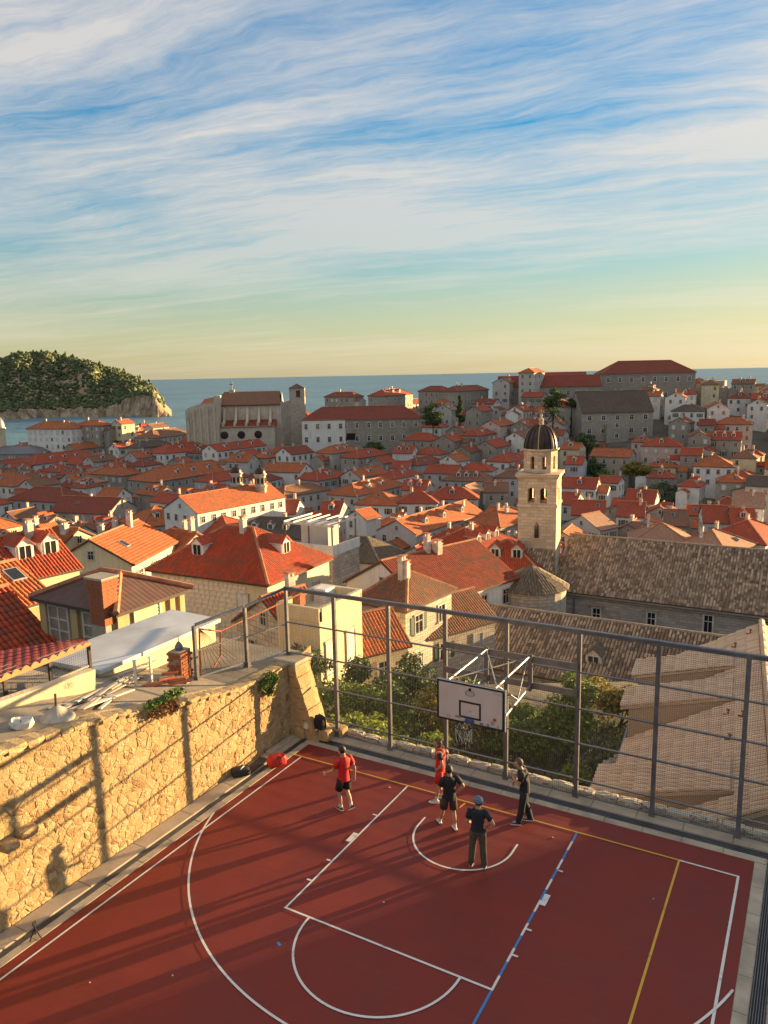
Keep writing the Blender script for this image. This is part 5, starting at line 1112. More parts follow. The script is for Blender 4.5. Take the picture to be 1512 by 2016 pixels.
for r_ in range(nrow):
    z = zt_-.12-r_*.085; e = .06 if r_ < 4 else (.03 if r_ < 6 else 0)
    for (L_, fx, rz_) in ((.86+2*e, lambda a: (a, -.34-e), 0), (.70+2*e, lambda a: (.42+e, a), math.pi/2)):
        k = 4 if L_ > .8 else 3; sh = .5*(r_ % 2)
        for i in range(k):
            a = -L_/2+(i+.5)*L_/k; a = max(-L_/2+.08, min(L_/2-.08, a+(sh-.25)*L_/k*.6)); x, y = fx(a); link('brick', bme, bc, (x, y, z), rz_, (L_/k-.015, .06, .072))
mb = MB(); mb.box(-.52, .52, -.44, .44, zt_-.07, zt_+.02); mb.build('cap', 'concrete', bc)

# pale beige-tiled house beyond the fence on the right
BO = np.array([1.3, 11.0, -7.0]); BRZ = .09; bh = empty('beige_house', BO, BRZ)
def bw_(p_): c_, s_ = math.cos(BRZ), math.sin(BRZ); return BO+np.array([p_[0]*c_-p_[1]*s_, p_[0]*s_+p_[1]*c_, p_[2]])
tag(bh, 'beige-tiled house with shed dormers just beyond the fence on the right', 'house'); EX, RXX, EZ, RZZ = 0.0, 4.75, -2.6+7, .17+7; ya, yb = -8.2, 8.2; landmark('beige-tiled house', 1400, 1420)
sl = np.array([RXX-EX, 0, RZZ-EZ]); sl_len = np.linalg.norm(sl); sl = sl/sl_len; nrm = np.array([-sl[2], 0, sl[0]])
mb = MB(); mb.box(.35, 9.5, ya+.15, yb-.15, -2, EZ-.05, 0, skip='tb')
for yy, s_ in ((ya+.15, 1), (yb-.15, -1)): f = [(.35, yy, EZ-.05), (9.45, yy, EZ-.05), (RXX, yy, RZZ-.12)]; mb.face(f if s_ > 0 else f[::-1], 0)
mb.build('wall', 'wall_tan', bh)
mb = MB(); q = [(EX, yb, EZ), (EX, ya, EZ), (RXX, ya, RZZ), (RXX, yb, RZZ)]; mb.face(q, 0, scale=(TU, TV)); mb.face([(a, b_, c_-.14) for a, b_, c_ in q][::-1], 0); q2 = [(9.8, ya, EZ), (9.8, yb, EZ), (RXX, yb, RZZ), (RXX, ya, RZZ)]; mb.face(q2, 0, scale=(TU, TV)); mb.face([(a, b_, c_-.14) for a, b_, c_ in q2][::-1], 0)
for qq in (q, q2):
    for i in range(4): a, b_ = qq[i], qq[(i+1) % 4]; mb.face([(a[0], a[1], a[2]-.14), (b_[0], b_[1], b_[2]-.14), b_, a], 0)
brf = mb.build('roof', 'roof_beige', bh)
# single barrel tiles on the visible slope
tm = MB(); n = 6; rr = .105; Ls = .52
for (x0, x1, r0, r1, z0, z1) in ((0, Ls, rr*1.08, rr*.86, .035, .0),):
    A = [(x0, r0*math.cos(math.pi*k/n), z0+r0*.85*math.sin(math.pi*k/n)) for k in range(n+1)]; B = [(x1, r1*math.cos(math.pi*k/n), z1+r1*.85*math.sin(math.pi*k/n)) for k in range(n+1)]
    for k in range(n): tm.face([A[k], A[k+1], B[k+1], B[k]][::-1], 0, [(.5, .5)]*4, True)
    tm.face(A, 0, [(.5, .5)]*len(A))
plain('tile_beige', (.52, .33, .215), .85, 0, .22, 3)
def tmat():
    m, t, b = material('tile_single'); oi = t.new('ShaderNodeObjectInfo').outputs['Random']; tc = t.new('ShaderNodeTexCoord').outputs['Object']
    c_ = t.ramp(oi, [(0, (.54, .37, .25)), (.4, (.60, .43, .29)), (.8, (.66, .48, .34)), (1, (.58, .39, .26))]); c_ = t.mix(t.mapr(t.noise(tc, 5, 4, .6), .45, .75, 0, .4), c_, (.36, .22, .145)); t.put(b.inputs['Base Color'], c_); b.inputs['Roughness'].default_value = .88
tmat()
tmesh = tm.mesh('roof_tile', 'tile_single'); ang = math.atan2(sl[2], sl[0]); spots = []; pitch = .245; row = .44; nr = int(sl_len/row); nc = int((yb-ya)/pitch)
dorm = []       # shed dormers: (y centre, half width, x front, x back)
for (uc, vc, y_) in ((0, 0, 4.3), (0, 0, 1.0), (0, 0, -5.9)): dorm.append((y_, .95, .05, 3.9))
for r_ in range(nr):
    for c_ in range(nc):
        yy = ya+(c_+.5)*pitch; s_ = r_*row; x = EX+sl[0]*s_
        if any(abs(yy-d_[0]) < d_[1]+.05 and d_[2]-.5 < x < d_[3]-.35 for d_ in dorm): continue
        p_ = np.array([EX, yy, EZ])+sl*s_; spots.append((np.linalg.norm(bw_(p_)-CAM), p_))
spots.sort(key=lambda a: a[0]); far = []
inv = [s_ for s_ in spots if proj(bw_(s_[1]))[0] < 1530]; out_ = [s_ for s_ in spots if proj(bw_(s_[1]))[0] >= 1530]
q = random.Random(2)
for k, (_, p_) in enumerate(inv[:300]):
    o = link('roof_tile', tmesh, brf, p_+nrm*.004); o.rotation_euler = (q.uniform(-.02, .02), -ang, q.uniform(-.02, .02))
Vt = np.array(tm.v); Ry = np.array(Matrix.Rotation(-ang, 3, 'Y')); AV, AF, AU = [], [], []; o_ = 0; quads = [f for f in tm.f if len(f) == 4]
rest_ = inv[300:]+out_
for k, (_, p_) in enumerate(rest_):
    AV.append(Vt@Ry.T+p_+nrm*.004); AF.append(np.array(quads)+o_); o_ += len(Vt); AU += [(k+.5, .5)]*(len(quads)*4)
stuff(link('roof_tile', npmesh('roof_tile', np.vstack(AV), np.vstack(AF), np.array(AU), 'roof_beige', True), brf))
for (yc, hw, xf, xb) in dorm:
    zb_ = RZZ-.55-(RXX-xb)*.35; zf = EZ+(xf-EX)*sl[2]/sl[0]+1.2; zback = EZ+(xb-EX)*sl[2]/sl[0]+.04
    mb = MB(); zlow = lambda x: EZ+(x-EX)*sl[2]/sl[0]-.05
    for yy, s_ in ((yc-hw, 1), (yc+hw, -1)): f = [(xf, yy, zlow(xf)), (xb, yy, zlow(xb)), (xf, yy, zf)]; f = [(xf, yy, zlow(xf)), (xb, yy, zlow(xb)), (xb, yy, zback-.03), (xf, yy, zf)]; mb.face(f if s_ > 0 else f[::-1], 0)
    mb.face([(xf, yc+hw, zlow(xf)), (xf, yc-hw, zlow(xf)), (xf, yc-hw, zf), (xf, yc+hw, zf)], 0)
    dm = mb.build('dormer', 'wall_tan', bh)
    ds = np.array([xb-xf+.35, 0, zback-zf+.02]); dl = np.linalg.norm(ds); ds /= dl; dn = np.array([-ds[2], 0, ds[0]]); A0 = np.array([xf-.30, 0, zf+.05])
    mb = MB(); q4 = [A0+(0, yc+hw+.05, 0), A0+(0, yc-hw-.05, 0), A0+ds*dl+(0, yc-hw-.05, 0), A0+ds*dl+(0, yc+hw+.05, 0)]; mb.face(q4, 0, scale=(TU, TV)); mb.face([p_-(0, 0, .1) for p_ in q4][::-1], 0)
    for i in range(4): a, b_ = q4[i], q4[(i+1) % 4]; mb.face([a-(0, 0, .1), b_-(0, 0, .1), b_, a], 0)
    drf = mb.build('dormer_roof', 'roof_beige', dm); a2 = math.atan2(ds[2], ds[0]); nrw = int(dl/row)
    for r_ in range(nrw):
        for c_ in range(int((2*hw+.10)/pitch)):
            p_ = A0+ds*(r_*row+.0)+np.array([0, yc-hw-.05+(c_+.5)*pitch, 0])+dn*.004; o = link('roof_tile', tmesh, drf, p_); o.rotation_euler = (0, -a2, q.uniform(-.02, .02))
    mb = MB(); mb.box(-.03, 0, -.42, .42, .2, .75); mb.build('window', 'pane', dm, (xf-.003, yc, zlow(xf)))
mb = MB(); mb.tube([(EX-.07, ya, EZ-.07), (EX-.07, yb, EZ-.07)], .065, 6); mb.build('gutter', 'metal_bright', bh)
mb = MB(); mb.tube([(EX-.06, ya+.1, EZ-.1), (.25, ya+.2, EZ-.6), (.28, ya+.2, -1)], .045, 6); mb.build('downpipe', 'lead', bh)
mb = MB(); mb.tube([(RXX, ya, RZZ+.06), (RXX, yb, RZZ+.06)], .13, 8); mb.build('ridge_capping', 'roof_beige', bh)
for (u, v) in ((1477, 1252), (1447, 1278), (1433, 1412), (1436, 1462), (1462, 1415)):
    Rm_ = np.array(Matrix.Rotation(BRZ, 3, 'Z')); d = Rm_.T@ray(u, v); c0_ = Rm_.T@(CAM-BO); w0 = np.array([EX, 0, EZ]); t_ = ((w0-c0_)@nrm)/(d@nrm); p_ = c0_+d*t_; mb = MB(); mb.box(-.025, .025, -.025, .025, -.05, .26); mb.box(-.06, .06, -.05, .05, .26, .30); mb.box(-.16, .16, -.02, .02, .08, .115); mb.build('snow_hook', 'rust', bh, p_)
# stone footing wall of that house nearest the fence
mb = MB(); mb.box(.25, 9.5, ya+.05, ya+.148, -3, EZ-.6); mb.build('stone_gable', 'wall_stone', bh)
HOUSES.append(dict(o=bh, x=6, y=11.4, rot=math.pi/2, L=12, W=10, zr=1, px=(1400, 1400), D=30, wall='', roof='', kind='g', dorm=0, chim=0, label='x', cat='house', auto=False))

# houses seen through the fence and in front of the monastery
def nh(*a, **k): k.setdefault('auto', True); return corner_house(*a, **k)
# cream block with roof terrace
blk = empty('terrace_block', (0, 0, 0)); P0 = at_z(628, 1196, -1.4); blk.location = (P0[0], P0[1], -14); tag(blk, 'tall cream block with an open white roof terrace behind the fence corner', 'house'); 
mb = MB(); mb.box(-3.0, 0, 0, 4.6, 0, 12.3, 0, skip='t'); mb.face([(-3.0, 0, 11.7), (0, 0, 11.7), (0, 4.6, 11.7), (-3.0, 4.6, 11.7)], 0); mb.build('wall', CM, blk)
for (x0, x1, y0, y1) in ((-3.0, 0, -.06, .2), (-3.0, 0, 4.4, 4.66), (-.2, .06, .201, 4.399), (-3.06, -2.8, .201, 4.399)): mb = MB(); mb.box(x0, x1, y0, y1, 11.7, 12.5); mb.build('parapet', CM, blk)
mb = MB(); mb.box(-2.3, -1.75, .6, 1.15, 11.7, 13.1); mb.box(-2.38, -1.67, .52, 1.23, 12.85, 12.98); mb.build('chimney', 'brick_red', blk); mb = MB(); mb.box(-2.6, -1.7, 3.2, 4.2, 11.71, 12.6); mb.build('service_box', W, blk)
for y, z in ((1.0, 9.3), (3.2, 9.3), (1.0, 6.2), (3.2, 6.2)): add_window(blk, 0, y, z, math.pi/2, .9, 1.9, 'shutwhite')
HOUSES.append(dict(o=blk, x=P0[0]-2.6, y=P0[1]+2.3, rot=0, L=3, W=4.6, zr=-1.4, px=(630, 1190), D=42, wall='', roof='', kind='g', dorm=0, chim=0, label='x', cat='house', auto=False))
nh((578, 1262), (500, 1235), (628, 1222), -3.6, 'g', PS, RD, ridge='r', k=.6, dormers=0, chim=1, rows=1, la=6.5, label='red gabled house with honey stone wall below the side fence', auto=False)
nh((697, 1290), (650, 1262), (742, 1244), -6.2, 'g', CM, O, ridge='r', k=.7, dormers=0, chim=0, rows=1, la=5, zg=-14, label='small orange-roofed house with cream gable behind the wire fence', auto=False)
nh((838, 1255), (742, 1215), (870, 1195), -8.0, 'g', PS, BR, ridge='r', k=.6, dormers=0, chim=0, rows=2, la=6, zg=-18, label='narrow pale stone house with brown roof beside the lane', auto=False)
nh((800, 1200), (690, 1178), (832, 1176), -5.0, 'h', PS, BR, k=.5, dormers=0, chim=2, rows=2, lb=7, label='brown hip-roofed house with two white chimneys above the fence rail', auto=False)
nh((832, 1190), (684, 1146), (866, 1152), -7.5, 'g', W, DK, ridge='r', k=.5, dormers=0, chim=2, rows=3, la=11, lb=13, label='long dark red roofed house with white wall along the lane', auto=False, wk='open')
nh((920, 1118), (1010, 1122), (890, 1090), -9.5, 'h', PS, RD, k=.6, dormers=2, chim=0, rows=2, la=8, lb=8, label='stone house with bright red hipped roof left of the church apse', auto=False, wk='open')
nh((886, 1150), (860, 1135), (918, 1128), -10.5, 'g', PS, OL, ridge='r', k=.5, la=6, lb=9, dormers=1, chim=1, rows=2, label='stone house with old brown roof on the right side of the lane', auto=False)
nh((915, 1050), (775, 1095), (930, 1048), -13.0, 'h', W, RD, k=.55, la=13, lb=10, dormers=3, chim=1, rows=1, label='wide red hipped house with three dormers before the bell tower', auto=False)
nh((750, 1108), (667, 1100), (775, 1085), -13, 'h', GY, GR, k=.6, la=10, lb=8, dormers=1, chim=0, rows=1, label='hipped house with pale grey-brown tiles behind the cream block', auto=False)
# terrace with pergola in front of the dark roof
pg = empty('roof_pergola_house', (0, 0, 0)); P1 = at_z(655, 1095, -6.0); pg.location = (P1[0], P1[1], -22); tag(pg, 'stone house with a glazed roof terrace under a white pergola', 'house'); mb = MB(); mb.box(-6, 0, 0, 5, 0, 16.0); mb.build('wall', PS, pg)
mb = MB(); mb.box(-6.1, .1, -.1, .1, 16, 17.0); mb.box(-.1, .1, .101, 5, 16, 17.0); mb.build('parapet', W, pg)
for x, y in ((-5.8, .3), (-.2, .3), (-.2, 4.7), (-5.8, 4.7), (-3, .3)): mb = MB(); mb.box(x-.06, x+.06, y-.06, y+.06, 16, 19.0); mb.build('post', 'metal_fence', pg)
for i in range(6): mb = MB(); x = -5.8+i*1.12; mb.box(x-.06, x+.06, 0, 5, 19.0, 19.14); mb.build('rafter', 'frame_white', pg)
mb = MB(); mb.box(-6, 0, .2, .4, 18.8, 18.995); mb.build('beam', 'frame_white', pg); mb = MB(); mb.box(-5.9, -2.5, 3, 5, 16.01, 18.4); mb.build('penthouse', GY, pg)
HOUSES.append(dict(o=pg, x=P1[0]-3, y=P1[1]+2.5, rot=0, L=6, W=5, zr=-3, px=(620, 1070), D=62, wall='', roof='', kind='g', dorm=0, chim=0, label='x', cat='house', auto=False))
# sunlit cluster at the left edge
nh((32, 1142), (-70, 1112), (108, 1106), -1.2, 'g', CM, RD, ridge='r', k=.55, la=8, dormers=2, chim=1, rows=1, label='cream house with ribbed red roof and two dormers at the left edge', auto=False)
nh((-15, 1206), (-100, 1184), (66, 1164), .3, 'g', OC, O, ridge='r', k=.42, la=7, dormers=0, chim=1, rows=0, sky=1, label='low orange-roofed house just left of the ochre house', auto=False)
nh((-60, 1308), (-160, 1272), (70, 1243), .7, 'g', PS, RD, ridge='r', k=.5, la=7, dormers=0, chim=0, rows=0, zg=-6.5, label='ribbed bright red roof at the left edge below the ochre house', auto=False)
nh((262, 1110), (140, 1108), (290, 1085), -6.0, 'g', CM, O, k=.5, ridge='r', la=9, lb=11, dormers=0, chim=3, rows=1, sky=1, label='large sunlit orange roof with white chimneys behind the ochre house', auto=False)
nh((352, 1085), (308, 1078), (375, 1070), -7, 'g', PK, O, k=.5, la=5, lb=6, dormers=0, chim=2, rows=1, label='small pink house with orange roof left of the big red-roofed house', auto=False)
nh((110, 1085), (20, 1075), (140, 1068), -6, 'g', CM, O, k=.5, la=8, lb=7, dormers=1, chim=2, rows=1, label='sunlit cream house with orange roof above the left edge cluster', auto=False)

# ------------------------------------------------------------------ town houses read from the photograph: ridge ends, width, kind, wall, roof, dormers, chimneys
T = [
(80,830,143,828,13,'h',W,O,0,2),(167,827,200,827,9,'h',ST,O,0,1),(233,826,250,825,8,'g',CM,O,0,1),(192,843,230,842,9,'g',W,O,0,1),(307,847,340,842,13,'h',GY,BR,0,1),(297,835,317,833,8,'g',GY,BR,0,1),
(147,873,190,870,9,'g',ST,O,0,1),(87,893,143,887,14,'h',W,RD,3,1),(-10,929,40,930,15,'h',W,O,1,1),(263,888,300,886,9,'g',LI,O,1,2),(333,873,390,870,12,'h',W,RD,2,2),(320,917,407,908,15,'h',ST,O,3,1),(423,873,500,867,9,'g',W,RD,3,1),(180,897,213,895,8,'g',GY,BR,1,1),(203,918,250,920,9,'h',ST,O,0,2),
(751,767,787,765,11,'h',ST,RD,2,2),(657,772,697,772,8,'h',ST,DK,0,1),(790,787,822,785,9,'g',W,DK,0,1),(845,760,872,760,9,'h',ST,DK,0,0),(888,760,945,758,9,'h',ST,DK,0,2),(980,745,1008,742,9,'g',GY,O,1,1),(635,801,660,801,8,'g',W,RD,0,1),(670,793,720,795,8,'g',W,RD,0,1),
(817,852,847,852,10,'h',ST,RD,0,0),(870,858,905,850,9,'g',DS,RD,0,1),(960,828,1000,822,9,'g',PK,O,0,1),(905,878,935,875,8,'g',DS,DK,0,1),(950,868,990,862,9,'g',DS,RD,0,1),(985,893,1010,890,9,'h',W,RD,0,1),(780,878,818,877,9,'g',W,RD,2,1),(700,885,735,883,9,'h',ST,RD,1,1),(650,877,680,875,9,'h',GY,O,2,1),
(621,925,650,923,10,'h',GY,RD,1,2),(524,912,604,910,10,'g',W,O,0,2),(690,922,745,918,9,'g',GY,O,1,1),(775,908,810,907,8,'g',W,RD,0,0),(815,900,850,898,8,'h',GY,DK,0,0),(845,915,905,915,9,'g',GY,RD,0,1),(900,928,945,926,10,'h',GY,BR,3,0),(925,912,955,912,8,'h',W,RD,0,1),(770,925,800,923,8,'h',W,RD,1,1),(800,945,845,943,10,'g',PK,RD,2,1),
(690,950,757,940,11,'h',GY,O,2,2),(637,987,677,986,9,'g',GY,RD,1,0),(737,968,760,968,9,'h',W,O,0,0),(704,1003,725,1000,6,'g',W,O,0,0),(810,968,838,967,8,'h',W,RD,0,1),(870,960,915,958,10,'h',GY,RD,1,0),(772,1022,925,985,9,'g',GY,O,3,3),(970,1003,1012,998,9,'h',ST,O,0,2),(500,1018,592,1018,11,'h',GY,OL,3,1),
(60,960,133,958,13,'h',GY,DK,0,0),(117,978,247,978,11,'g',PS,DK,0,1),(297,997,320,995,12,'h',GY,O,2,0),(200,962,245,960,8,'g',W,O,0,1),(385,1013,450,1015,11,'h',GY,RD,1,2),(83,1035,170,1033,9,'g',GY,BR,2,0),(205,1048,245,1048,9,'h',GY,BR,2,0),
(1113,940,1175,940,10,'g',W,RD,1,0),(1108,968,1140,970,8,'g',GY,RD,0,1),(1130,985,1190,985,9,'g',GY,RD,0,1),(1220,987,1268,988,9,'g',W,RD,0,1),(1290,1030,1312,1030,11,'h',ST,PA,0,1),(1240,963,1290,965,9,'g',GY,RD,1,1),(1310,1003,1350,1003,9,'g',ST,BR,0,1),(1385,995,1440,995,10,'g',W,RD,0,0),(1460,1025,1490,1020,11,'h',W,RD,0,1),(1450,968,1500,970,10,'g',W,PA,0,1),(1390,1045,1420,1040,10,'h',ST,PA,0,2),(1140,1012,1185,1008,9,'g',GY,PA,0,0),
(1398,897,1416,897,12,'h',W,O,0,0),(1036,725,1058,725,8,'h',GY,O,0,0),(1110,790,1150,790,8,'g',GY,RD,0,1),(1035,772,1070,772,8,'g',ST,RD,0,1),(1320,770,1345,772,9,'g',W,O,2,1),(1345,797,1370,797,9,'h',W,OL,0,0),(1395,790,1430,792,9,'g',W,O,0,2),(1330,822,1355,820,8,'g',DS,DK,0,1),(1380,825,1405,825,8,'g',ST,DK,0,1),(1430,822,1460,822,9,'h',PK,O,0,1),(1400,850,1455,850,10,'g',ST,RD,3,0),(1365,845,1390,848,8,'g',DS,BR,0,0),(1290,862,1320,862,10,'h',PK,RD,1,0),(1345,882,1380,882,8,'g',ST,RD,0,0),(1175,882,1240,885,9,'g',ST,O,0,0),(1120,898,1150,898,9,'g',LI,RD,1,0),
(560,955,610,952,9,'h',GY,BR,0,1),(530,985,590,982,9,'g',W,DK,0,1),(1020,905,1050,905,8,'g',GY,RD,1,0),(1000,925,1030,925,8,'h',GY,BR,0,1),(955,950,1000,948,9,'g',ST,BR,0,1),(1480,935,1520,938,10,'g',GY,OL,0,0),(1440,1000,1480,1000,9,'g',W,RD,1,1),
(455,895,500,893,9,'g',GY,O,1,1),(560,880,600,878,9,'g',W,DK,0,1),(420,930,455,926,9,'h',GY,RD,0,1),(40,873,90,871,9,'g',ST,O,0,2),(280,868,310,866,9,'h',ST,OL,0,1),(230,872,260,870,8,'g',W,RD,1,1),(740,900,765,898,7,'g',DS,RD,0,0),(880,895,910,893,8,'g',W,O,0,1),(930,845,955,843,8,'h',ST,RD,1,0),(1010,850,1035,848,8,'g',W,BR,0,1),(1010,800,1035,798,8,'g',W,RD,1,1),(1060,800,1085,800,7,'g',PK,O,0,0),(930,800,955,798,8,'g',ST,RD,0,1),(870,785,895,783,8,'h',DS,O,0,1),
]
SKIP = set([3,21,22,57,96,1001,1002,1004,1005,1006,1011,1012,1013,1018,1023,1024,1028,1029,1036,1038,1039,1042,1043,1050,1053,1061,1065,1066,1072,1074,1079,1093,1094,1100,1101,1102,1103,1108,1112,1113,1114,1120,1121,1122,1123,1124,1127,1132,1133,1134,1135,1136,1137,1138,1139,1140,1141,1144,1145,1146,1147,1148,1149,1151,1152,1153,1154,1155,1158,1161,1162,1163,1164,1167,1168,1169,1170,1171,1172,1173,1179,1180,1183,1184,1185,1186,1187,1189,1190,1191,1192,1194,1197,1198,1199,1201,1202,1203,1204,1205,1206,1207,1209,1212,1213,1216,1217,1218,1219,1220,1221,1222,1223,1225,1226,1227,1231,1232,1234,1235,1236,1237,1238,1240,1241,1245,1247,1248,1249,1250,1251,1252,1253,1254,1255,1256,1257,1259,1260,1263,1264,1265,1266,1267,1268,1269,1270,1272,1275,1276,1277,1278,1279,1281,1282,1286,1287,1288,1289,1296,1297,1298,1299,1301,1304,1305,1306,1307,1308,1312,1313,1315,1316,1317,1318,1322,1323,1324,1325,1326,1327,1328,1330,1331,1332,1335,1336,1337,1338,1339,1340,1341,1342,1344,1345,1346,1347,1348,1349,1350,1351,1352,1353,1354,1355,1356,1357,1358,1360,1361,1362,1364,1365,1366,1367,1368,1370,1372,1373,1375,1377,1378,1379,1381,1384,1385,1386,1387,1388,1389,1390,1391,1392,1393,1394,1398,1399,1400,1401,1403,1404,1405,1406,1408,1409,1411,1412,1415,1416,1419,1420,1424,1425,1428,1430,1431,1432,1433,1434,1435,1436,1437,1438,1439,1443,1444,1445,1446,1447,1449,1450,1451,1452,1453,1454,1456,1457,1458,1459,1460,1461,1462,1463])
for i, (u1, v1, u2, v2, w_, kd, wl, rf, nd, ncm) in enumerate(T):
    if i in SKIP: continue
    ridge_house(u1, v1, u2, v2, w_, kd, wl, rf, dormers=nd, chim=ncm, rows=2 if v1 > 850 else 3, sky=1 if i % 4 == 0 else 0, seed=i+11, fid=i, annex=(i % 5 in (1, 3)))
# fill the blocks between them on the town's grid of lanes
KEEP_CLEAR = [(1128, 1302, 778, 868, 280), (590, 836, 815, 888, 284), (376, 608, 772, 868, 296), (1385, 1430, 885, 960, 250)]
def hides(pr_, D): return any(a < pr_[0] < b_ and c_ < pr_[1] < d_ and D < dd for a, b_, c_, d_, dd in KEEP_CLEAR)
frnd = random.Random(21); n_fill = 0; YY = 74.0
while YY < 400:
    XX = -330.0
    while XX < 190:
        x, y = XX+frnd.uniform(-2.2, 2.2), YY+frnd.uniform(-1.8, 1.8); XX += 10.2
        D, L = DL(x, y); u = L/D if D > 1 else 9
        if D < 66 or u < -.54 or u > .535: continue
        gz = ground_z(x, y)
        if gz < -29.5: continue
        pr_ = proj((x, y, gz+10)); w_, l_ = frnd.uniform(5.4, 7.6), frnd.uniform(6, 9.5)
        if pr_[1] > 1075 or (pr_[0] > 1085 and pr_[1] > 1035 and D < 105): continue
        if 1215 < pr_[0] < 1350 and 915 < pr_[1] < 975: continue      # garden court on the hillside
        if hides(pr_, D) or overlaps(x, y, 3.6, .2): continue
        if x > -24 and x < 30 and y < 82: continue
        rt = (0 if frnd.random() < .55 else math.pi/2)+R(frnd.uniform(-7, 7)); hh = frnd.uniform(6.5, 9.5)
        wl = frnd.choice([W, W, GY, GY, ST, ST, DS, CM, PK, PS]); rf = frnd.choice([O, O, RD, RD, RD, DK, BR, PA if frnd.random() < .3 else O]); kd = frnd.choice('ggh')
        house(x, y, rt, l_, w_, gz+hh, gz, kd, w_*.27, wl, rf, dormers=frnd.choice([0, 0, 1, 1, 2]), chim=frnd.choice([0, 1, 1, 2]), rows=2, sky=frnd.choice([0, 0, 1]), seed=n_fill+500, fid=1000+n_fill, ghost=(1000+n_fill) in SKIP, annex=(n_fill % 3 != 0)); n_fill += 1
    YY += 9.6

YY = 150.0
while YY < 400:
    XX = -250.0
    while XX < 190:
        x, y = XX+frnd.uniform(-1.5, 1.5), YY+frnd.uniform(-1.5, 1.5); XX += 6.4
        D, L = DL(x, y); u = L/D
        if D < 150 or u < -.52 or u > .53: continue
        gz = ground_z(x, y)
        if gz < -29.5 or overlaps(x, y, 2.6, .1): continue
        pr_ = proj((x, y, gz+7))
        if hides(pr_, D) or (1215 < pr_[0] < 1350 and 905 < pr_[1] < 985): continue
        w_, l_, hh = frnd.uniform(4.6, 5.6), frnd.uniform(5.0, 6.6), frnd.uniform(4.5, 7.5); rt = (0 if frnd.random() < .5 else math.pi/2)+R(frnd.uniform(-8, 8)); wl = frnd.choice([W, GY, ST, ST, DS, PK]); rf = frnd.choice([O, RD, RD, DK, BR]); kd = frnd.choice('ggh')
        house(x, y, rt, l_, w_, gz+hh, gz, kd, w_*.27, wl, rf, dormers=frnd.choice([0, 0, 1]), chim=frnd.choice([0, 1, 1]), rows=2, seed=n_fill+500, fid=1000+n_fill, ghost=(1000+n_fill) in SKIP); n_fill += 1
    YY += 6.2
# ------------------------------------------------------------------ things on the terrace behind the wall
plain('white_slab', (.50, .51, .52), .8, 0, .3, .5); plain('awning_red', (.20, .03, .026), .6, 0, .2, 2); plain('orange_edge', (.55, .17, .05), .6, 0, .2); plain('plank_wood', (.40, .32, .23), .85, 0, .45, 3); plain('plank_grey', (.30, .28, .26), .85, 0, .4, 3); plain('cement', (.38, .34, .29), .95, 0, .3, 5, .01); plain('sack_white', (.55, .52, .47), .8, 0, .2, 5); plain('tile_orange', (.42, .12, .045), .85, 0, .3, 4)
sh = empty('shed', (-11.8, -1, 2.4)); tag(sh, 'low shed with flat pale slab roof behind the rubble wall', 'shed')
mb = MB(); mb.hexa([(-1.3, -2.75, .74), (1.25, -2.55, .74), (1.12, 2.75, .74), (-1.25, 2.8, .74)], [(-1.3, -2.75, .86), (1.25, -2.55, .86), (1.12, 2.75, .86), (-1.25, 2.8, .86)]); mb.build('roof_slab', 'white_slab', sh)
mb = MB(); mb.hexa([(-1.2, -2.6, -.1), (1.10, -2.45, -.1), (.98, 2.6, -.1), (-1.15, 2.65, -.1)], [(-1.2, -2.6, .738), (1.10, -2.45, .738), (.98, 2.6, .738), (-1.15, 2.65, .738)]); mb.build('wall', 'wall_cream', sh)
aw = empty('awning', (-10.4, -5.4, 3.2)); tag(aw, 'maroon tile-profile sheet awning with orange wavy edge at the left', 'awning')
A0, A1, A2, A3 = at_z(-60, 1362, 4.25), at_z(178, 1267, 4.25), at_z(168, 1254, 4.55), at_z(-40, 1288, 4.55); ao = np.array(aw.location)
mb = MB(); nU, nV = 64, 14; pos = lambda a, b_: (A0+(A1-A0)*a)*(1-b_)+(A3+(A2-A3)*a)*b_-ao
up = lambda a, b_: np.array([0, 0, .018*abs(math.sin(a*26*math.pi/2))-.015*((b_*7) % 1)])
for i in range(nU):
    for j in range(nV):
        a0_, a1_, b0, b1 = i/nU, (i+1)/nU, j/nV, (j+1)/nV-1e-6; mb.face([pos(a0_, b0)+up(a0_, b0), pos(a1_, b0)+up(a1_, b0), pos(a1_, b1)+up(a1_, b1), pos(a0_, b1)+up(a0_, b1)], 0, smooth=True)
mb.build('sheet', 'awning_red', aw)
mb = MB(); n_ = 13
for i in range(n_*6):
    a0_, a1_ = i/(n_*6), (i+1)/(n_*6); h0, h1 = (.07+.10*abs(math.sin(a*n_*math.pi)) for a in (a0_, a1_)); p0, p1 = pos(a0_, 0), pos(a1_, 0); o_ = np.array([.02, 0, 0])
    mb.face([p0+o_-(0, 0, .06), p1+o_-(0, 0, .06), p1+o_+(0, 0, h1-.06), p0+o_+(0, 0, h0-.06)], 0)
    mb.face([p0-(0, 0, .06), p0+(0, 0, h0-.06), p1+(0, 0, h1-.06), p1-(0, 0, .06)], 0); mb.face([p0+o_+(0, 0, h0-.06), p1+o_+(0, 0, h1-.06), p1+(0, 0, h1-.06), p0+(0, 0, h0-.06)], 0)
mb.build('wavy_edge', 'orange_edge', aw)
for a in (.98, .62, .25): mb = MB(); p_ = pos(a, .04); mb.box(p_[0]-.04, p_[0]+.04, p_[1]-.04, p_[1]+.04, -.6, p_[2]-.07); mb.build('post', 'timber_dark', aw)
d_ = (A1-A0)/np.linalg.norm(A1-A0); wire_panel('wire_mesh', aw, .3, np.linalg.norm(A1-A0)-.05, .0, .95, A0-ao-(0, 0, A0[2]-ao[2]), d_, step=.07)
mb = MB(); p0, p1 = pos(.02, .05), pos(.98, .05); mb.bar(p0-(0, 0, .62), p1-(0, 0, .62), .05); mb.build('rail', 'plank_wood', aw)
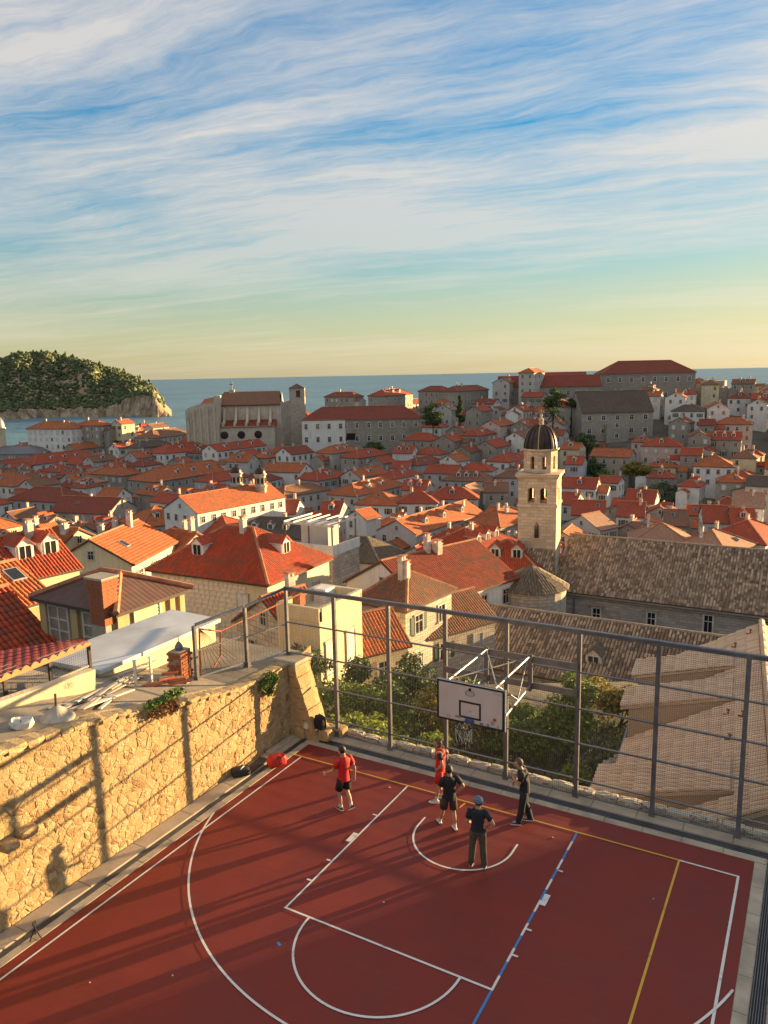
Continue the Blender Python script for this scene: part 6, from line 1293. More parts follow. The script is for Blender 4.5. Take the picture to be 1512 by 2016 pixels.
pile = MB(); q = random.Random(4)
mb = MB(); mb.face([(-2.4, -1.8, -.2), (-.2, -1.8, -.2), (-.2, 1.6, -.2), (-2.4, 1.6, -.2)]); mb.build('yard_floor', 'concrete_dark', aw)
par = empty('parapet_wall', (-9.6, -6, 3.3)); tag(par, 'low sloping plastered parapet in front of the maroon awning', 'parapet'); po = np.array([-9.6, -6, 3.3])
b0, b1, t0, t1 = at_X(-30, 1432, -9.55), at_X(186, 1362, -9.35), at_X(-30, 1392, -9.55), at_X(188, 1318, -9.35)
mb = MB(); of = np.array([-.25, 0, 0]); mb.hexa([b0-po-(0, 0, .2), b1-po-(0, 0, .2), b1+of-po-(0, 0, .2), b0+of-po-(0, 0, .2)], [t0-po, t1-po, t1+of-po, t0+of-po]); pw_ = mb.build('wall', 'wall_cream', par)
gx = at_X(138, 1348, -9.38)-po+np.array([.03, 0, 0])
for rr_, wv in ((.07, 5), (.03, 0)):
    mb = MB(); mb.tube([gx+np.array([0, math.cos(a)*rr_*(1+.3*math.cos(wv*a)), math.sin(a)*rr_*(1+.3*math.cos(wv*a))]) for a in np.linspace(0, 2*math.pi, 30)], .004, 4, cap=False); mb.build('scribble', 'mark_grey', par)
def on_ter(u, v):
    p_ = at_z(u, v, 3.2)
    for _ in range(8): p_ = at_z(u, v, wall_top(p_[1])+.03)
    return p_
p_ = on_ter(44, 1432); sk = empty('rubble_sack', p_, R(25)); tag(sk, 'open white builder\'s sack on the terrace edge at far left', 'sack')
mb = MB(); ring = lambda r_, z, k: [((r_+.02*math.sin(3*a+k))*math.cos(a)*1.25, (r_+.02*math.cos(4*a+k))*math.sin(a), z+.03*math.sin(2*a+k)) for a in np.linspace(0, 2*math.pi, 13)[:-1]]
Rg = [ring(.18, 0, 0), ring(.22, .07, 1), ring(.22, .14, 3), ring(.19, .20, 1), ring(.14, .17, 2), ring(.02, .16, 2)]
for a, b_ in zip(Rg, Rg[1:]):
    for k in range(12): mb.face([a[k], a[(k+1) % 12], b_[(k+1) % 12], b_[k]], 0, smooth=False)
mb.build('bag', 'sack_white', sk)
p_ = on_ter(113, 1415); cn = empty('parasol_base', p_); tag(cn, 'conical concrete parasol base with a short dark pipe on the terrace', 'parasol base')
mb = MB(); mb.lathe([(.40, 0), (.39, .06), (.30, .13), (.12, .28), (.06, .32), (.001, .33)], 20); mb.build('cone', 'cement', cn); mb = MB(); mb.tube([(0, 0, .3), (.01, 0, .62)], .028, 8); mb.build('pipe', 'timber_dark', cn)
# loose planks
ORDW = 'first second third fourth fifth sixth seventh eighth ninth tenth eleventh twelfth thirteenth fourteenth fifteenth sixteenth'.split()
PL = [(98, 1398, 225, 1352, 0), (120, 1400, 262, 1345, 1), (140, 1404, 255, 1368, 0), (165, 1402, 262, 1366, 2), (175, 1392, 240, 1346, 1), (190, 1385, 250, 1340, 0), (205, 1372, 282, 1335, 1), (150, 1388, 205, 1362, 2), (215, 1365, 265, 1336, 0), (230, 1352, 296, 1322, 1), (128, 1390, 190, 1372, 0), (245, 1338, 290, 1318, 2), (225, 1340, 340, 1292, 1), (255, 1322, 335, 1288, 0), (160, 1408, 200, 1380, 0), (196, 1398, 232, 1372, 2)]
for i, (u1, v1, u2, v2, k) in enumerate(PL):
    a, b_ = on_ter(u1, v1), on_ter(u2, v2); q = random.Random(i); h_ = .03+.028*(i % 5); mb = MB(); m_ = (a+b_)/2; mb.bar(a-m_+(0, 0, h_), b_-m_+(0, 0, h_+q.uniform(.0, .06)), q.uniform(.09, .17), .03); o = mb.build('plank', ('plank_wood', 'plank_grey', 'sack_white')[k], None, m_)
    tag(o, f"{('pale brown', 'grey', 'whitish')[k]} board, {ORDW[i]} from the parasol base in the plank heap", 'plank', 'heap of old planks on the terrace')
for i, (u, v, v2) in enumerate(((268, 1352, 1300), (299, 1345, 1293))):
    a = on_ter(u, v); t_ = at_X(u, v2, a[0]); mb = MB(); mb.box(-.03, .03, -.03, .03, -.02, t_[2]-a[2]); mb.box(-.04, .04, -.04, .04, t_[2]-a[2], t_[2]-a[2]+.03); o = mb.build('white_post', 'frame_white', None, a); tag(o, ('white post standing among the planks, nearer the awning', 'white post standing beside the stacked orange tiles')[i], 'post')
a = on_ter(268, 1300+20); 
ts = on_ter(322, 1350); tmb = MB()
for k in range(7): aa, ab = math.pi*k/7, math.pi*(k+1)/7; tmb.face([(-.24, .085*math.cos(aa), .075*math.sin(aa)), (.24, .07*math.cos(aa), .06*math.sin(aa)), (.24, .07*math.cos(ab), .06*math.sin(ab)), (-.24, .085*math.cos(ab), .075*math.sin(ab))][::-1], 0, smooth=True); tmb.face([(-.24, .07*math.cos(aa), .06*math.sin(aa)), (.24, .058*math.cos(aa), .048*math.sin(aa)), (.24, .058*math.cos(ab), .048*math.sin(ab)), (-.24, .07*math.cos(ab), .06*math.sin(ab))], 0, smooth=True)
tme = tmb.mesh('loose_tile', 'tile_orange')
for i in range(9):
    q = random.Random(i); o = link('loose_tile', tme, None, ts+np.array([q.uniform(-.35, .35), q.uniform(-.4, .5), .01+.07*(i//4)]), R(60)+q.uniform(-.4, .4)); tag(o, 'spare orange roof tile in the small pile on the terrace', 'roof tile', 'spare roof tiles on the terrace')
bp = on_ter(356, 1332); pr_ = empty('brick_pier', bp, R(8)); tag(pr_, 'stump of an old brick pier beside the side fence', 'brick pier'); mb = MB(); mb.box(-.22, .22, -.26, .26, -.1, .86); mb.build('core', 'brick_mortar', pr_)
for r_ in range(9):
    for sgn, ln, fx in ((0, .5, None), (1, .44, None)):
        for i in range(2):
            q = random.Random(r_*10+i+sgn*5)
            if q.random() < .12: continue
            a = (-.25+.5*i)*ln+(.06 if r_ % 2 else -.04)
            link('brick', bme, pr_, (.23, a, .05+r_*.092) if sgn == 0 else (a, -.27, .05+r_*.092), math.pi/2 if sgn == 0 else 0, (ln/2-.02, .05, .075))
mb = MB(); mb.lathe([(.10, .86), (.13, .95), (.10, 1.02), (.05, 1.1), (.012, 1.13), (.012, 1.3), (.001, 1.31)], 10); mb.build('lamp_cap', 'lead', pr_)
for i in range(14):
    q = random.Random(i+60); p_ = on_ter(q.uniform(318, 384), q.uniform(1326, 1346)); mb = MB(); rough_block(mb, (0, 0, .05), (q.uniform(.1, .24), q.uniform(.1, .2), q.uniform(.08, .16)), i, n=1); o = mb.build('rubble_stone', 'wall_palestone', None, p_); tag(o, 'loose rubble stone in the heap at the foot of the side fence', 'stone', 'rubble heap by the side fence')

# ------------------------------------------------------------------ things left around the court
plain('bag_red', (.55, .02, .015), .6, 0, .2, 6); plain('cloth_black', (.012, .012, .014), .8, 0, .3, 8); plain('bag_dark', (.02, .02, .024), .7, 0, .3, 8)
def soft_box(name, parent, sx, sy, sz, mat, seed=0, loc=(0, 0, 0), rz=0, sag=.15):
    bm = bmesh.new(); bmesh.ops.create_cube(bm, size=2); bmesh.ops.subdivide_edges(bm, edges=bm.edges, cuts=5, use_grid_fill=True); q = seed*3.7
    for v in bm.verts:
        c_ = v.co.copy(); n = c_.normalized()*1.18; m_ = c_.lerp(Vector((n.x, n.y, n.z)), .5); k = 1+.07*noise.noise(m_*2.1+Vector((q, q, 0))); z = (m_.z+1)/2
        v.co = Vector((m_.x*sx*k*(1-.1*z), m_.y*sy*k*(1-sag*z), max(0, (m_.z*.93+.93))*sz*(1+.08*noise.noise(m_*1.5+Vector((0, q, q))))/1.0*.5*2*.5))
    me = bpy.data.meshes.new(name); bm.to_mesh(me); bm.free(); me.materials.append(MATS[mat]); me.polygons.foreach_set('use_smooth', [True]*len(me.polygons)); return link(name, me, parent, loc, rz)
rb = empty('sports_bag', (-6.47, -.78, .012), R(62)); tag(rb, 'bright red sports bag with black straps on the kerb', 'bag'); soft_box('body', rb, .30, .17, .34, 'bag_red', 1)
for x in (-.09, .09): mb = MB(); mb.tube([(x, -.175, .06), (x*.9, -.185, .16), (x*.7, -.16, .27), (0, -.12, .33)], .012, 5); mb.build('strap', 'cloth_black', rb)
kb = empty('black_bag', (-7.02, -1.78, .05), R(50)); tag(kb, 'black bag with white trim lying against the rubble wall', 'bag'); soft_box('body', kb, .28, .18, .24, 'bag_dark', 2); mb = MB(); mb.tube([(-.1, -.14, .14), (0, -.1, .24), (.1, .0, .25)], .016, 5); mb.build('trim', 'paint_white', kb)
mt = MB(); mt.box(-.17, .17, -.45, .45, 0, .03); o = mt.build('folded_jacket', 'bag_dark', None, (-6.98, -1.15, .05), R(3)); tag(o, 'dark folded jacket on the step between the two bags', 'jacket')
bk = empty('backpack', (-6.22, 1.18, .40), R(-10)); tag(bk, 'black backpack standing on the stone ledge by the buttress', 'backpack'); soft_box('body', bk, .19, .15, .48, 'cloth_black', 3, sag=.3); mb = MB(); mb.tube([(-.06, 0, .44), (0, -.02, .52), (.06, 0, .44)], .012, 5); mb.build('handle', 'cloth_black', bk)
pb = empty('plastic_bag', (-6.62, .98, .40), R(20)); tag(pb, 'small crumpled white and brown plastic bag on the ledge', 'plastic bag'); soft_box('body', pb, .09, .08, .2, 'sack_white', 5, sag=.4); soft_box('knot', pb, .05, .04, .12, 'plank_wood', 6, (0, 0, .16))
tp = empty('mini_tripod', (-6.50, -9.02, .012)); tag(tp, 'small black tripod standing on the kerb at lower left', 'tripod')
for k in range(3): a = 2*math.pi*k/3+.4; mb = MB(); mb.tube([(0, 0, .24), (.13*math.cos(a), .13*math.sin(a), 0)], .012, 6); mb.build('leg', 'cloth_black', tp)
mb = MB(); mb.tube([(0, 0, .22), (0, 0, .30)], .02, 8); mb.box(-.012, .012, -.04, .04, .30, .38); mb.build('head', 'cloth_black', tp)
for i, (x, y) in enumerate(((-2.85, -.32), (-1.35, -.05), (1.95, -.5), (4.6, -1.7), (-4.5, -9.3), (-3.2, -8.4), (-.6, -4.6))):
    mb = MB(); q = random.Random(i); s_ = q.uniform(.012, .026); mb.hexa([(-s_, -s_*.6, .002), (s_, -s_*.7, .002), (s_*.8, s_*.6, .002), (-s_, s_*.5, .002)], [(-s_*.8, -s_*.5, .012), (s_*.9, -s_*.5, .02), (s_*.7, s_*.5, .014), (-s_*.8, s_*.4, .02)]); o = mb.build('litter_scrap', 'sack_white', None, (x, y, .002)); tag(o, 'tiny white litter scrap on the red court '+('between the red shirt man and baseline', 'on the yellow baseline', 'right of the man with folded arms', 'near the yellow side line at right', 'at the lower left corner', 'left of the free throw arc', 'inside the key')[i], 'litter', 'litter scraps on the court')
# ------------------------------------------------------------------ vegetation
def leaves(name, parent, blobs, n, size, mat, seed=0, aspect=.55, shell=.55):
    """n leaf quads spread through ellipsoids (cx, cy, cz, rx, ry, rz)"""
    rs = np.random.RandomState(seed); B = np.array(blobs, float); vol = B[:, 3]*B[:, 4]*B[:, 5]; pick = rs.choice(len(B), n, p=vol**.75/(vol**.75).sum())
    d = rs.normal(size=(n, 3)); d /= np.linalg.norm(d, axis=1)[:, None]; rad = (shell+(1-shell)*rs.rand(n))[:, None]; rad *= (1+.22*np.sin(d[:, :1]*9+pick[:, None]*2.1)*np.cos(d[:, 2:]*7+pick[:, None]))
    c_ = B[pick, :3]+d*B[pick, 3:]*rad; nn = d*.7+rs.normal(size=(n, 3))*.6+np.array([0, 0, .35]); nn /= np.linalg.norm(nn, axis=1)[:, None]
    t = np.cross(nn, rs.normal(size=(n, 3))); t /= np.linalg.norm(t, axis=1)[:, None]; b_ = np.cross(nn, t); s_ = (size*rs.uniform(.6, 1.35, n))[:, None]
    V = np.stack([c_-t*s_, c_-b_*s_*aspect+nn*s_*.15, c_+t*s_, c_+b_*s_*aspect+nn*s_*.15], 1).reshape(-1, 3); F = np.arange(4*n).reshape(n, 4); U = np.repeat(np.stack([rs.randint(0, 5000, n)+.5, np.full(n, .5)], 1), 4, 0)
    o = link(name, npmesh(name, V, F, U, mat), parent); stuff(o); return o
def shrub(label, loc, blobs, n, size, mat, seed, cat='shrub', name='shrub', stem_h=None, group=None):
    r_ = empty(name, loc); tag(r_, label, cat, group); leaves('foliage', r_, blobs, n, size, mat, seed); mb = MB(); q = random.Random(seed)
    for k in range(4):
        b_ = blobs[k % len(blobs)]; mb.tube([(q.uniform(-.1, .1), q.uniform(-.1, .1), 0), (b_[0]*.4, b_[1]*.4, b_[2]*.5), (b_[0]*.9, b_[1]*.9, b_[2])], [.06, .04, .015], 5)
    mb.build('stem', 'bark', r_); return r_
GZ = -6.5
def G(x, y): return (x, y, ground_z(x, y))
# dense dark hedge behind, bright vines in front, gold shrubs at the cloister
def hedge_blobs(L, W_, H_, n, seed):
    q = random.Random(seed); return [(q.uniform(-L/2, L/2), q.uniform(-W_/2, W_/2), q.uniform(.3, .85)*H_, q.uniform(.5, 1.0), q.uniform(.5, .9), q.uniform(.4, .8)) for _ in range(n)]
shrub('tall dark ivy hedge below the fence corner', G(-14.2, 15.0), hedge_blobs(7.5, 2.6, 3.6, 26, 1), 9000, .10, 'leaf_dark', 1, 'hedge', 'ivy_hedge')
shrub('dark leafy hedge running behind the bright vines', G(-10.8, 16.8), hedge_blobs(6.5, 2.2, 3.1, 20, 2), 7000, .10, 'leaf_dark', 2, 'hedge', 'ivy_hedge')
shrub('bright green vine shrub nearest the fence, left of the hoop', G(-9.9, 9.6), hedge_blobs(3.4, 1.8, 3.3, 15, 3), 4200, .11, 'leaf_bright', 3)
shrub('bright green vines behind the second fence bay', G(-7.9, 10.4), hedge_blobs(2.8, 2.0, 2.6, 12, 4), 3200, .11, 'leaf_bright', 4)
shrub('mixed green bush below the left fence posts', G(-11.6, 12.2), hedge_blobs(3.6, 2.0, 3.4, 14, 5), 4200, .10, 'leaf_mid', 5)
shrub('golden green bush behind the backboard', G(-7.4, 14.4), hedge_blobs(3.4, 2.0, 3.2, 13, 6), 3600, .11, 'leaf_gold', 6)
shrub('low green plants under the basketball rim', G(-5.6, 9.6), hedge_blobs(2.6, 2.0, 1.3, 9, 7), 2200, .10, 'leaf_mid', 7)
shrub('leafy garden tree right of the backboard', G(-2.3, 15.4), [(0, 0, 2.6, 1.0, 1.0, .9), (.5, .3, 3.4, .8, .8, .8), (-.6, .2, 2.0, .9, .8, .7), (.2, -.3, 1.4, .9, .8, .6), (.1, .2, 4.0, .5, .5, .5), (.6, -.2, 2.4, .7, .7, .6)], 4200, .11, 'leaf_mid', 8, 'tree', 'garden_tree')
shrub('low green shrub mass between hoop and garden tree', G(-4.6, 15.6), hedge_blobs(3.2, 2.4, 2.1, 12, 9), 4200, .10, 'leaf_mid', 9)
shrub('golden vine hedge along the cloister garden wall', G(-1.0, 20.6), hedge_blobs(5.0, 1.2, 2.6, 16, 10), 4200, .11, 'leaf_gold', 10, 'hedge', 'vine_hedge')
shrub('small yellow-green plant on the garden lawn', G(-1.1, 13.4), hedge_blobs(1.0, .8, .7, 4, 11), 700, .10, 'leaf_bright', 11)
shrub('low weeds by the stone garden path', G(-3.4, 11.6), hedge_blobs(2.4, 1.4, .8, 7, 12), 1500, .09, 'leaf_mid', 12)
shrub('weeds along the foot of the fence', G(-4.2, 7.0), hedge_blobs(4.0, 1.2, 1.2, 9, 13), 1800, .09, 'leaf_mid', 13)
def grass():
    rs = np.random.RandomState(3); n = 16000; x = rs.uniform(-12, 1.0, n); y = rs.uniform(4.5, 21, n); z = np.array([ground_z(a, b_) for a, b_ in zip(x, y)]); a = rs.uniform(0, 6.28, n); h = rs.uniform(.08, .26, n); t = np.stack([np.cos(a), np.sin(a), 0*a], 1)*.035; c_ = np.stack([x, y, z], 1); ln = np.stack([rs.normal(0, .05, n), rs.normal(0, .05, n), h], 1)
    V = np.stack([c_-t, c_+t, c_+t*.4+ln, c_-t*.4+ln], 1).reshape(-1, 3); U = np.repeat(np.stack([rs.randint(0, 900, n)+.5, np.full(n, .5)], 1), 4, 0); o = link('grass', npmesh('grass', V, np.arange(4*n).reshape(n, 4), U, 'grass_green')); stuff(o); o['label'] = 'rough green grass of the garden below the fence'
grass()
mb = MB(); p = [(.5, 17.2), (-.4, 15.0), (-.2, 13.0), (.6, 11.2)]; gw = empty('garden_wall', G(0, 14)); tag(gw, 'low curved grey stone garden wall beside the lawn', 'garden wall'); q = random.Random(1)
for (xa, ya_), (xb, yb_) in zip(p, p[1:]):
    for k in range(6):
        x, y = xa+(xb-xa)*(k+.5)/6, ya_+(yb_-ya_)*(k+.5)/6; mb = MB(); rough_block(mb, (x, y-14, .3), (.42, .40, .75), int(x*100+y*10) % 999, n=1); mb.build('stone', 'wall_palestone', gw)
# plants growing out of the wall
def wall_plant(lab, u, v, mats, seed, blobs):
    p_ = at_X(u, v, WX+.08); r_ = empty('wall_plant', p_); tag(r_, lab, 'plant')
    for i, (m_, bl, n) in enumerate(zip(mats, blobs, (900, 800))): leaves('foliage', r_, bl, n, .045, m_, seed+i, shell=.3)
    mb = MB(); mb.tube([(-.1, 0, -.1), (.08, .05, .1)], .02, 5); mb.build('stem', 'bark', r_)
wall_plant('dark green bush sprouting from the rubble wall near the fence corner', 525, 1338, ('leaf_mid', 'leaf_dark'), 31, ([(.1, 0, .05, .25, .36, .22), (.1, .25, -.05, .18, .22, .2), (.1, -.25, -.1, .16, .2, .2)], [(.05, 0, -.15, .18, .32, .26), (.05, .1, -.38, .12, .18, .18)]))
wall_plant('weeds with dry brown tufts hanging over the rubble wall', 322, 1380, ('leaf_mid', 'leaf_brown'), 35, ([(.1, .2, .12, .2, .45, .14), (.0, -.35, .05, .2, .4, .12)], [(.1, -.1, -.12, .16, .5, .2), (.1, .25, -.25, .12, .25, .2)]))
# trees of the town
def town_tree(label, u, v_top, v_bot, wpx, D, mat, seed, kind='round', name='town_tree'):
    p_ = at_D(u, v_bot, D); top = at_D(u, v_top, D)[2]; z0 = ground_z(p_[0], p_[1]); z0 = min(z0, p_[2]-.5); r_ = empty(name, (p_[0], p_[1], z0)); tag(r_, label, 'tree'); H_ = top-z0; hb = p_[2]-z0; w_ = wpx*D/FPX/2; q = random.Random(seed); bl = []
    for k in range(16 if kind == 'round' else 10):
        t_ = (k+.5)/(16 if kind == 'round' else 10); z = hb+(H_-hb)*t_; pr__ = math.sin(math.pi*min(1, .18+t_*.8))**.7 if kind == 'round' else (1-.8*t_)
        a = q.uniform(0, 6.28); rr_ = w_*.55*pr__; bl.append((rr_*math.cos(a), rr_*math.sin(a), z-(H_-hb)*.06, w_*.55*pr__+.3, w_*.55*pr__+.3, (H_-hb)*(.13 if kind == 'round' else .10)))
    leaves('crown', r_, bl, 3200, .30, mat, seed, shell=.35)
    mb = MB(); mb.tube([(0, 0, 0), (.1, 0, hb*.6), (0, .1, hb+(H_-hb)*.5)], [.32, .25, .1], 7); mb.build('trunk', 'bark', r_)
town_tree('broad dark evergreen left of the terraced hillside wall', 852, 792, 834, 46, 272, 'leaf_dark', 51); town_tree('slim dark cypress on the hillside', 905, 776, 826, 20, 276, 'leaf_dark', 52, 'cone'); town_tree('dark spreading tree behind the hillside palm', 1090, 762, 800, 50, 285, 'leaf_dark', 53)
town_tree('dark bushy tree at the foot of the massive brown-roofed hall', 1150, 852, 884, 60, 255, 'leaf_dark', 54); town_tree('dark climbing shrub between the lilac and stone houses', 1170, 900, 936, 44, 235, 'leaf_dark', 55); town_tree('long dark hedge of the hillside garden', 1300, 945, 985, 120, 222, 'leaf_dark', 56); town_tree('yellow-green vine arbour over the hillside garden', 1252, 908, 932, 62, 232, 'leaf_gold', 57); town_tree('dark shrub in front of the long convent', 735, 870, 886, 46, 262, 'leaf_dark', 58); town_tree('dark tree right of the arbour', 1325, 912, 940, 40, 236, 'leaf_dark', 59); town_tree('dark tree on the slope under the city wall', 1492, 790, 808, 30, 300, 'leaf_dark', 60)
town_tree('small dark tree among the far left roofs', 232, 866, 880, 26, 330, 'leaf_dark', 61); town_tree('dark tree beside the stepped hillside wall', 1125, 785, 800, 26, 290, 'leaf_dark', 62); town_tree('low green tree under the lilac house', 1190, 925, 945, 34, 228, 'leaf_mid', 63)
def palm(u, v_top, v_bot, D):
    p_ = at_D(u, v_bot, D); z0 = min(ground_z(p_[0], p_[1]), p_[2]); H_ = at_D(u, v_top, D)[2]-z0; r_ = empty('palm_tree', (p_[0], p_[1], z0)); tag(r_, 'single palm tree in front of the dark spreading hillside tree', 'palm tree'); mb = MB(); mb.tube([(0, 0, 0), (.1, 0, H_*.5), (0, 0, H_*.82)], [.32, .26, .22], 8); mb.build('trunk', 'bark', r_); q = random.Random(8)
    for k in range(34):
        a = q.uniform(0, 6.28); e = q.uniform(-.5, 1.3); L = H_*.30; mb = MB(); pts = [np.array([math.cos(a)*math.cos(e)*L*t_, math.sin(a)*math.cos(e)*L*t_, H_*.82+math.sin(e)*L*t_-.9*L*t_*t_*.55]) for t_ in np.linspace(0, 1, 5)]; s_ = np.array([-math.sin(a), math.cos(a), 0])
        for i in range(4): w0, w1 = (.28*(1-abs(i/4-.4)), .28*(1-abs((i+1)/4-.4))); mb.face([pts[i]-s_*w0, pts[i+1]-s_*w1, pts[i+1]+(0, 0, .12), pts[i]+(0, 0, .12)], 0, [(k+.5, .5)]*4); mb.face([pts[i]+(0, 0, .12), pts[i+1]+(0, 0, .12), pts[i+1]+s_*w1, pts[i]+s_*w0], 0, [(k+.5, .5)]*4)
        mb.build('frond', 'leaf_dark', r_)
palm(1088, 798, 832, 268)

# ------------------------------------------------------------------ people
plain('skin', (.42, .22, .14), .55, 0, .12, 6); plain('cloth_red', (.50, .012, .012), .75, 0, .2, 5); plain('cloth_brown', (.055, .03, .025), .85, 0, .3, 6); plain('cloth_olive', (.07, .052, .035), .85, 0, .3, 5); plain('cloth_navy', (.014, .015, .022), .85, 0, .3, 6); plain('hair_dark', (.018, .011, .008), .6, 0, .3, 12); plain('hair_brown', (.11, .05, .025), .6, 0, .3, 12); plain('hair_short', (.10, .06, .045), .7, 0, .3, 12); plain('cap_blue', (.10, .15, .22), .7, 0, .2, 6); plain('shoe_dark', (.02, .02, .022), .6, 0, .3, 8); plain('shoe_white', (.62, .60, .56), .6, 0, .15, 8); plain('shoe_blue', (.02, .04, .16), .6); plain('sock', (.55, .53, .5), .8)
def skin_obj(name, parent, J, edges, rad, mat, root, sub=2):
    me = bpy.data.meshes.new(name); names = [root]+sorted({n for e in edges for n in e}-{root}); idx = {n: i for i, n in enumerate(names)}
    bm = bmesh.new(); lay = bm.verts.layers.skin.verify(); vs = []
    for n in names:
        v = bm.verts.new(J[n]); r_ = rad[n]; v[lay].radius = r_ if isinstance(r_, tuple) else (r_, r_); v[lay].use_root = (n == root); vs.append(v)
    for a, b_ in edges: bm.edges.new((vs[idx[a]], vs[idx[b_]]))
    bm.to_mesh(me); bm.free(); me.materials.append(MATS[mat]); o = link(name, me, parent)
    md = o.modifiers.new('skin', 'SKIN'); md.use_smooth_shade = True; sb = o.modifiers.new('sub', 'SUBSURF'); sb.levels = sub; sb.render_levels = sub; return o
def person(label, loc, facing, H_, pose, outfit):
    k = H_/1.78; f = np.array(facing, float); f /= np.linalg.norm(f); root = empty('person', (*loc, .004), math.atan2(-f[0], f[1])); tag(root, label, 'person'); root.scale = (k, k, k)
    J = dict(pel=(0, 0, .96), spi=(0, -.01, 1.13), che=(0, 0, 1.33), nec=(0, .0, 1.475), hdb=(0, .025, 1.55), hdm=(0, .035, 1.625), hdt=(0, .03, 1.705),
             sl=(-.185, -.01, 1.415), sr=(.185, -.01, 1.415), el=(-.23, -.02, 1.13), er=(.23, -.02, 1.13), wl=(-.24, .06, .89), wr=(.24, .06, .89), hl=(-.10, 0, .91), hr=(.10, 0, .91), kl=(-.11, .02, .49), kr=(.11, .02, .49), al=(-.11, -.02, .085), ar=(.11, -.02, .085))
    J.update(pose); J = {n: np.array(v, float) for n, v in J.items()}
    fd = pose.get('toe', {})
    for s_ in 'lr':
        d = J['w'+s_]-J['e'+s_]; d /= np.linalg.norm(d); J['h'+s_+'2'] = J['w'+s_]+d*.07
        J['t'+s_] = J['a'+s_]+np.array(pose.get('td'+s_, (0, .15, -.05))); J['q'+s_] = J['a'+s_]+np.array(pose.get('hd'+s_, (0, -.05, -.045)))
        J['m'+s_] = J['s'+s_]*.42+J['e'+s_]*.58; J['n'+s_] = J['h'+s_]*.25+J['k'+s_]*.75; J['c'+s_] = J['k'+s_]*.6+J['a'+s_]*.4+np.array([0, -.02, 0]); J['f'+s_] = J['e'+s_]*.7+J['w'+s_]*.3
    rad = dict(pel=(.150, .105), spi=(.135, .095), che=(.160, .110), nec=.055, hdb=(.070, .080), hdm=(.084, .098), hdt=(.058, .068))
    for s_ in 'lr': rad.update({'s'+s_: .062, 'e'+s_: .040, 'w'+s_: .028, 'h'+s_: .092, 'k'+s_: .054, 'a'+s_: .036, 't'+s_: .034, 'q'+s_: .034, 'h'+s_+'2': (.038, .016), 'm'+s_: .05, 'n'+s_: .065, 'c'+s_: .056, 'f'+s_: .042})
    E = [('pel', 'spi'), ('spi', 'che'), ('che', 'nec'), ('nec', 'hdb'), ('hdb', 'hdm'), ('hdm', 'hdt')]
    for s_ in 'lr': E += [('che', 's'+s_), ('s'+s_, 'e'+s_), ('e'+s_, 'f'+s_), ('f'+s_, 'w'+s_), ('w'+s_, 'h'+s_+'2'), ('pel', 'h'+s_), ('h'+s_, 'k'+s_), ('k'+s_, 'c'+s_), ('c'+s_, 'a'+s_), ('a'+s_, 't'+s_)]
    skin_obj('body', root, J, E, rad, 'skin', 'pel')
    # hands: palm end with five bent fingers
    for s_ in 'lr':
        d = J['h'+s_+'2']-J['w'+s_]; d /= np.linalg.norm(d); sx = np.array([1.0 if s_ == 'r' else -1.0, 0, 0]); ac = np.cross(d, sx); ac = ac/np.linalg.norm(ac) if np.linalg.norm(ac) > .1 else np.array([0, 1.0, 0]); ib = np.cross(ac, d); P0 = J['h'+s_+'2']; mb = MB()
        for i, (o_, L) in enumerate(((-.030, .065), (-.010, .078), (.010, .075), (.030, .058))): a = P0+ac*o_-d*.01; b_ = a+d*L*.55+ib*.012; c_ = b_+d*L*.4-ib*.03; mb.tube([a, b_, c_], [.0095, .009, .007], 6)
        a = J['w'+s_]+d*.03+ac*.028; b_ = a+ac*.028+d*.028; mb.tube([a, b_, b_+d*.03+ac*.004], [.012, .011, .008], 6); mb.build('hand', 'skin', root)
    # face: nose, ears, eyes, mouth
    hm, hb = J['hdm'], J['hdb']; yaw = pose.get('look', 0.0); hd = Matrix.Rotation(yaw, 3, 'Z'); F_ = lambda x, y, z: tuple(hm+np.array(hd @ Vector((x, y, z)))); mb = MB()
    mb.hexa([F_(-.018, .085, -.055), F_(.018, .085, -.055), F_(.012, .118, -.05), F_(-.012, .118, -.05)], [F_(-.008, .085, .0), F_(.008, .085, .0), F_(.006, .095, .0), F_(-.006, .095, .0)], 0)
    for sx in (-1, 1): mb.tube([F_(sx*.082, -.005, -.045), F_(sx*.095, -.015, -.02), F_(sx*.088, -.01, .015)], [.010, .016, .010], 6, 0); mb.tube([F_(sx*.032-.012, .089, .002), F_(sx*.032+.012, .089, .002)], .007, 5, 1)
    mb.tube([F_(-.022, .088, -.078), F_(.022, .088, -.078)], .006, 5, 2); mb.build('face', ['skin', 'hair_dark', 'mark_red'], root)
    # hair
    hs, hm_ = outfit['hair']
    if hs:
        bm = bmesh.new(); bmesh.ops.create_uvsphere(bm, u_segments=18, v_segments=12, radius=1); dele = []
        for v in bm.verts:
            c_ = v.co.copy(); low = -.1 if hs == 'short' else -1.2
            if (c_.z < (-.62 if c_.y < .05 else (-.1 if c_.y < .3 else .42))) and hs != 'long': dele.append(v)
            elif hs == 'long' and c_.y > .35 and c_.z < .45: dele.append(v)
            n = 1+.06*noise.noise(c_*4); v.co = Vector((c_.x*.101*n, c_.y*.117*n-.008, c_.z*(.115 if c_.z > 0 or hs != 'long' else .17)*n+.015))
        bmesh.ops.delete(bm, geom=dele, context='VERTS'); me = bpy.data.meshes.new('hair'); bm.to_mesh(me); bm.free(); me.materials.append(MATS[hm_]); me.polygons.foreach_set('use_smooth', [True]*len(me.polygons)); link('hair', me, root, hm+np.array([0, 0, .012]), yaw)
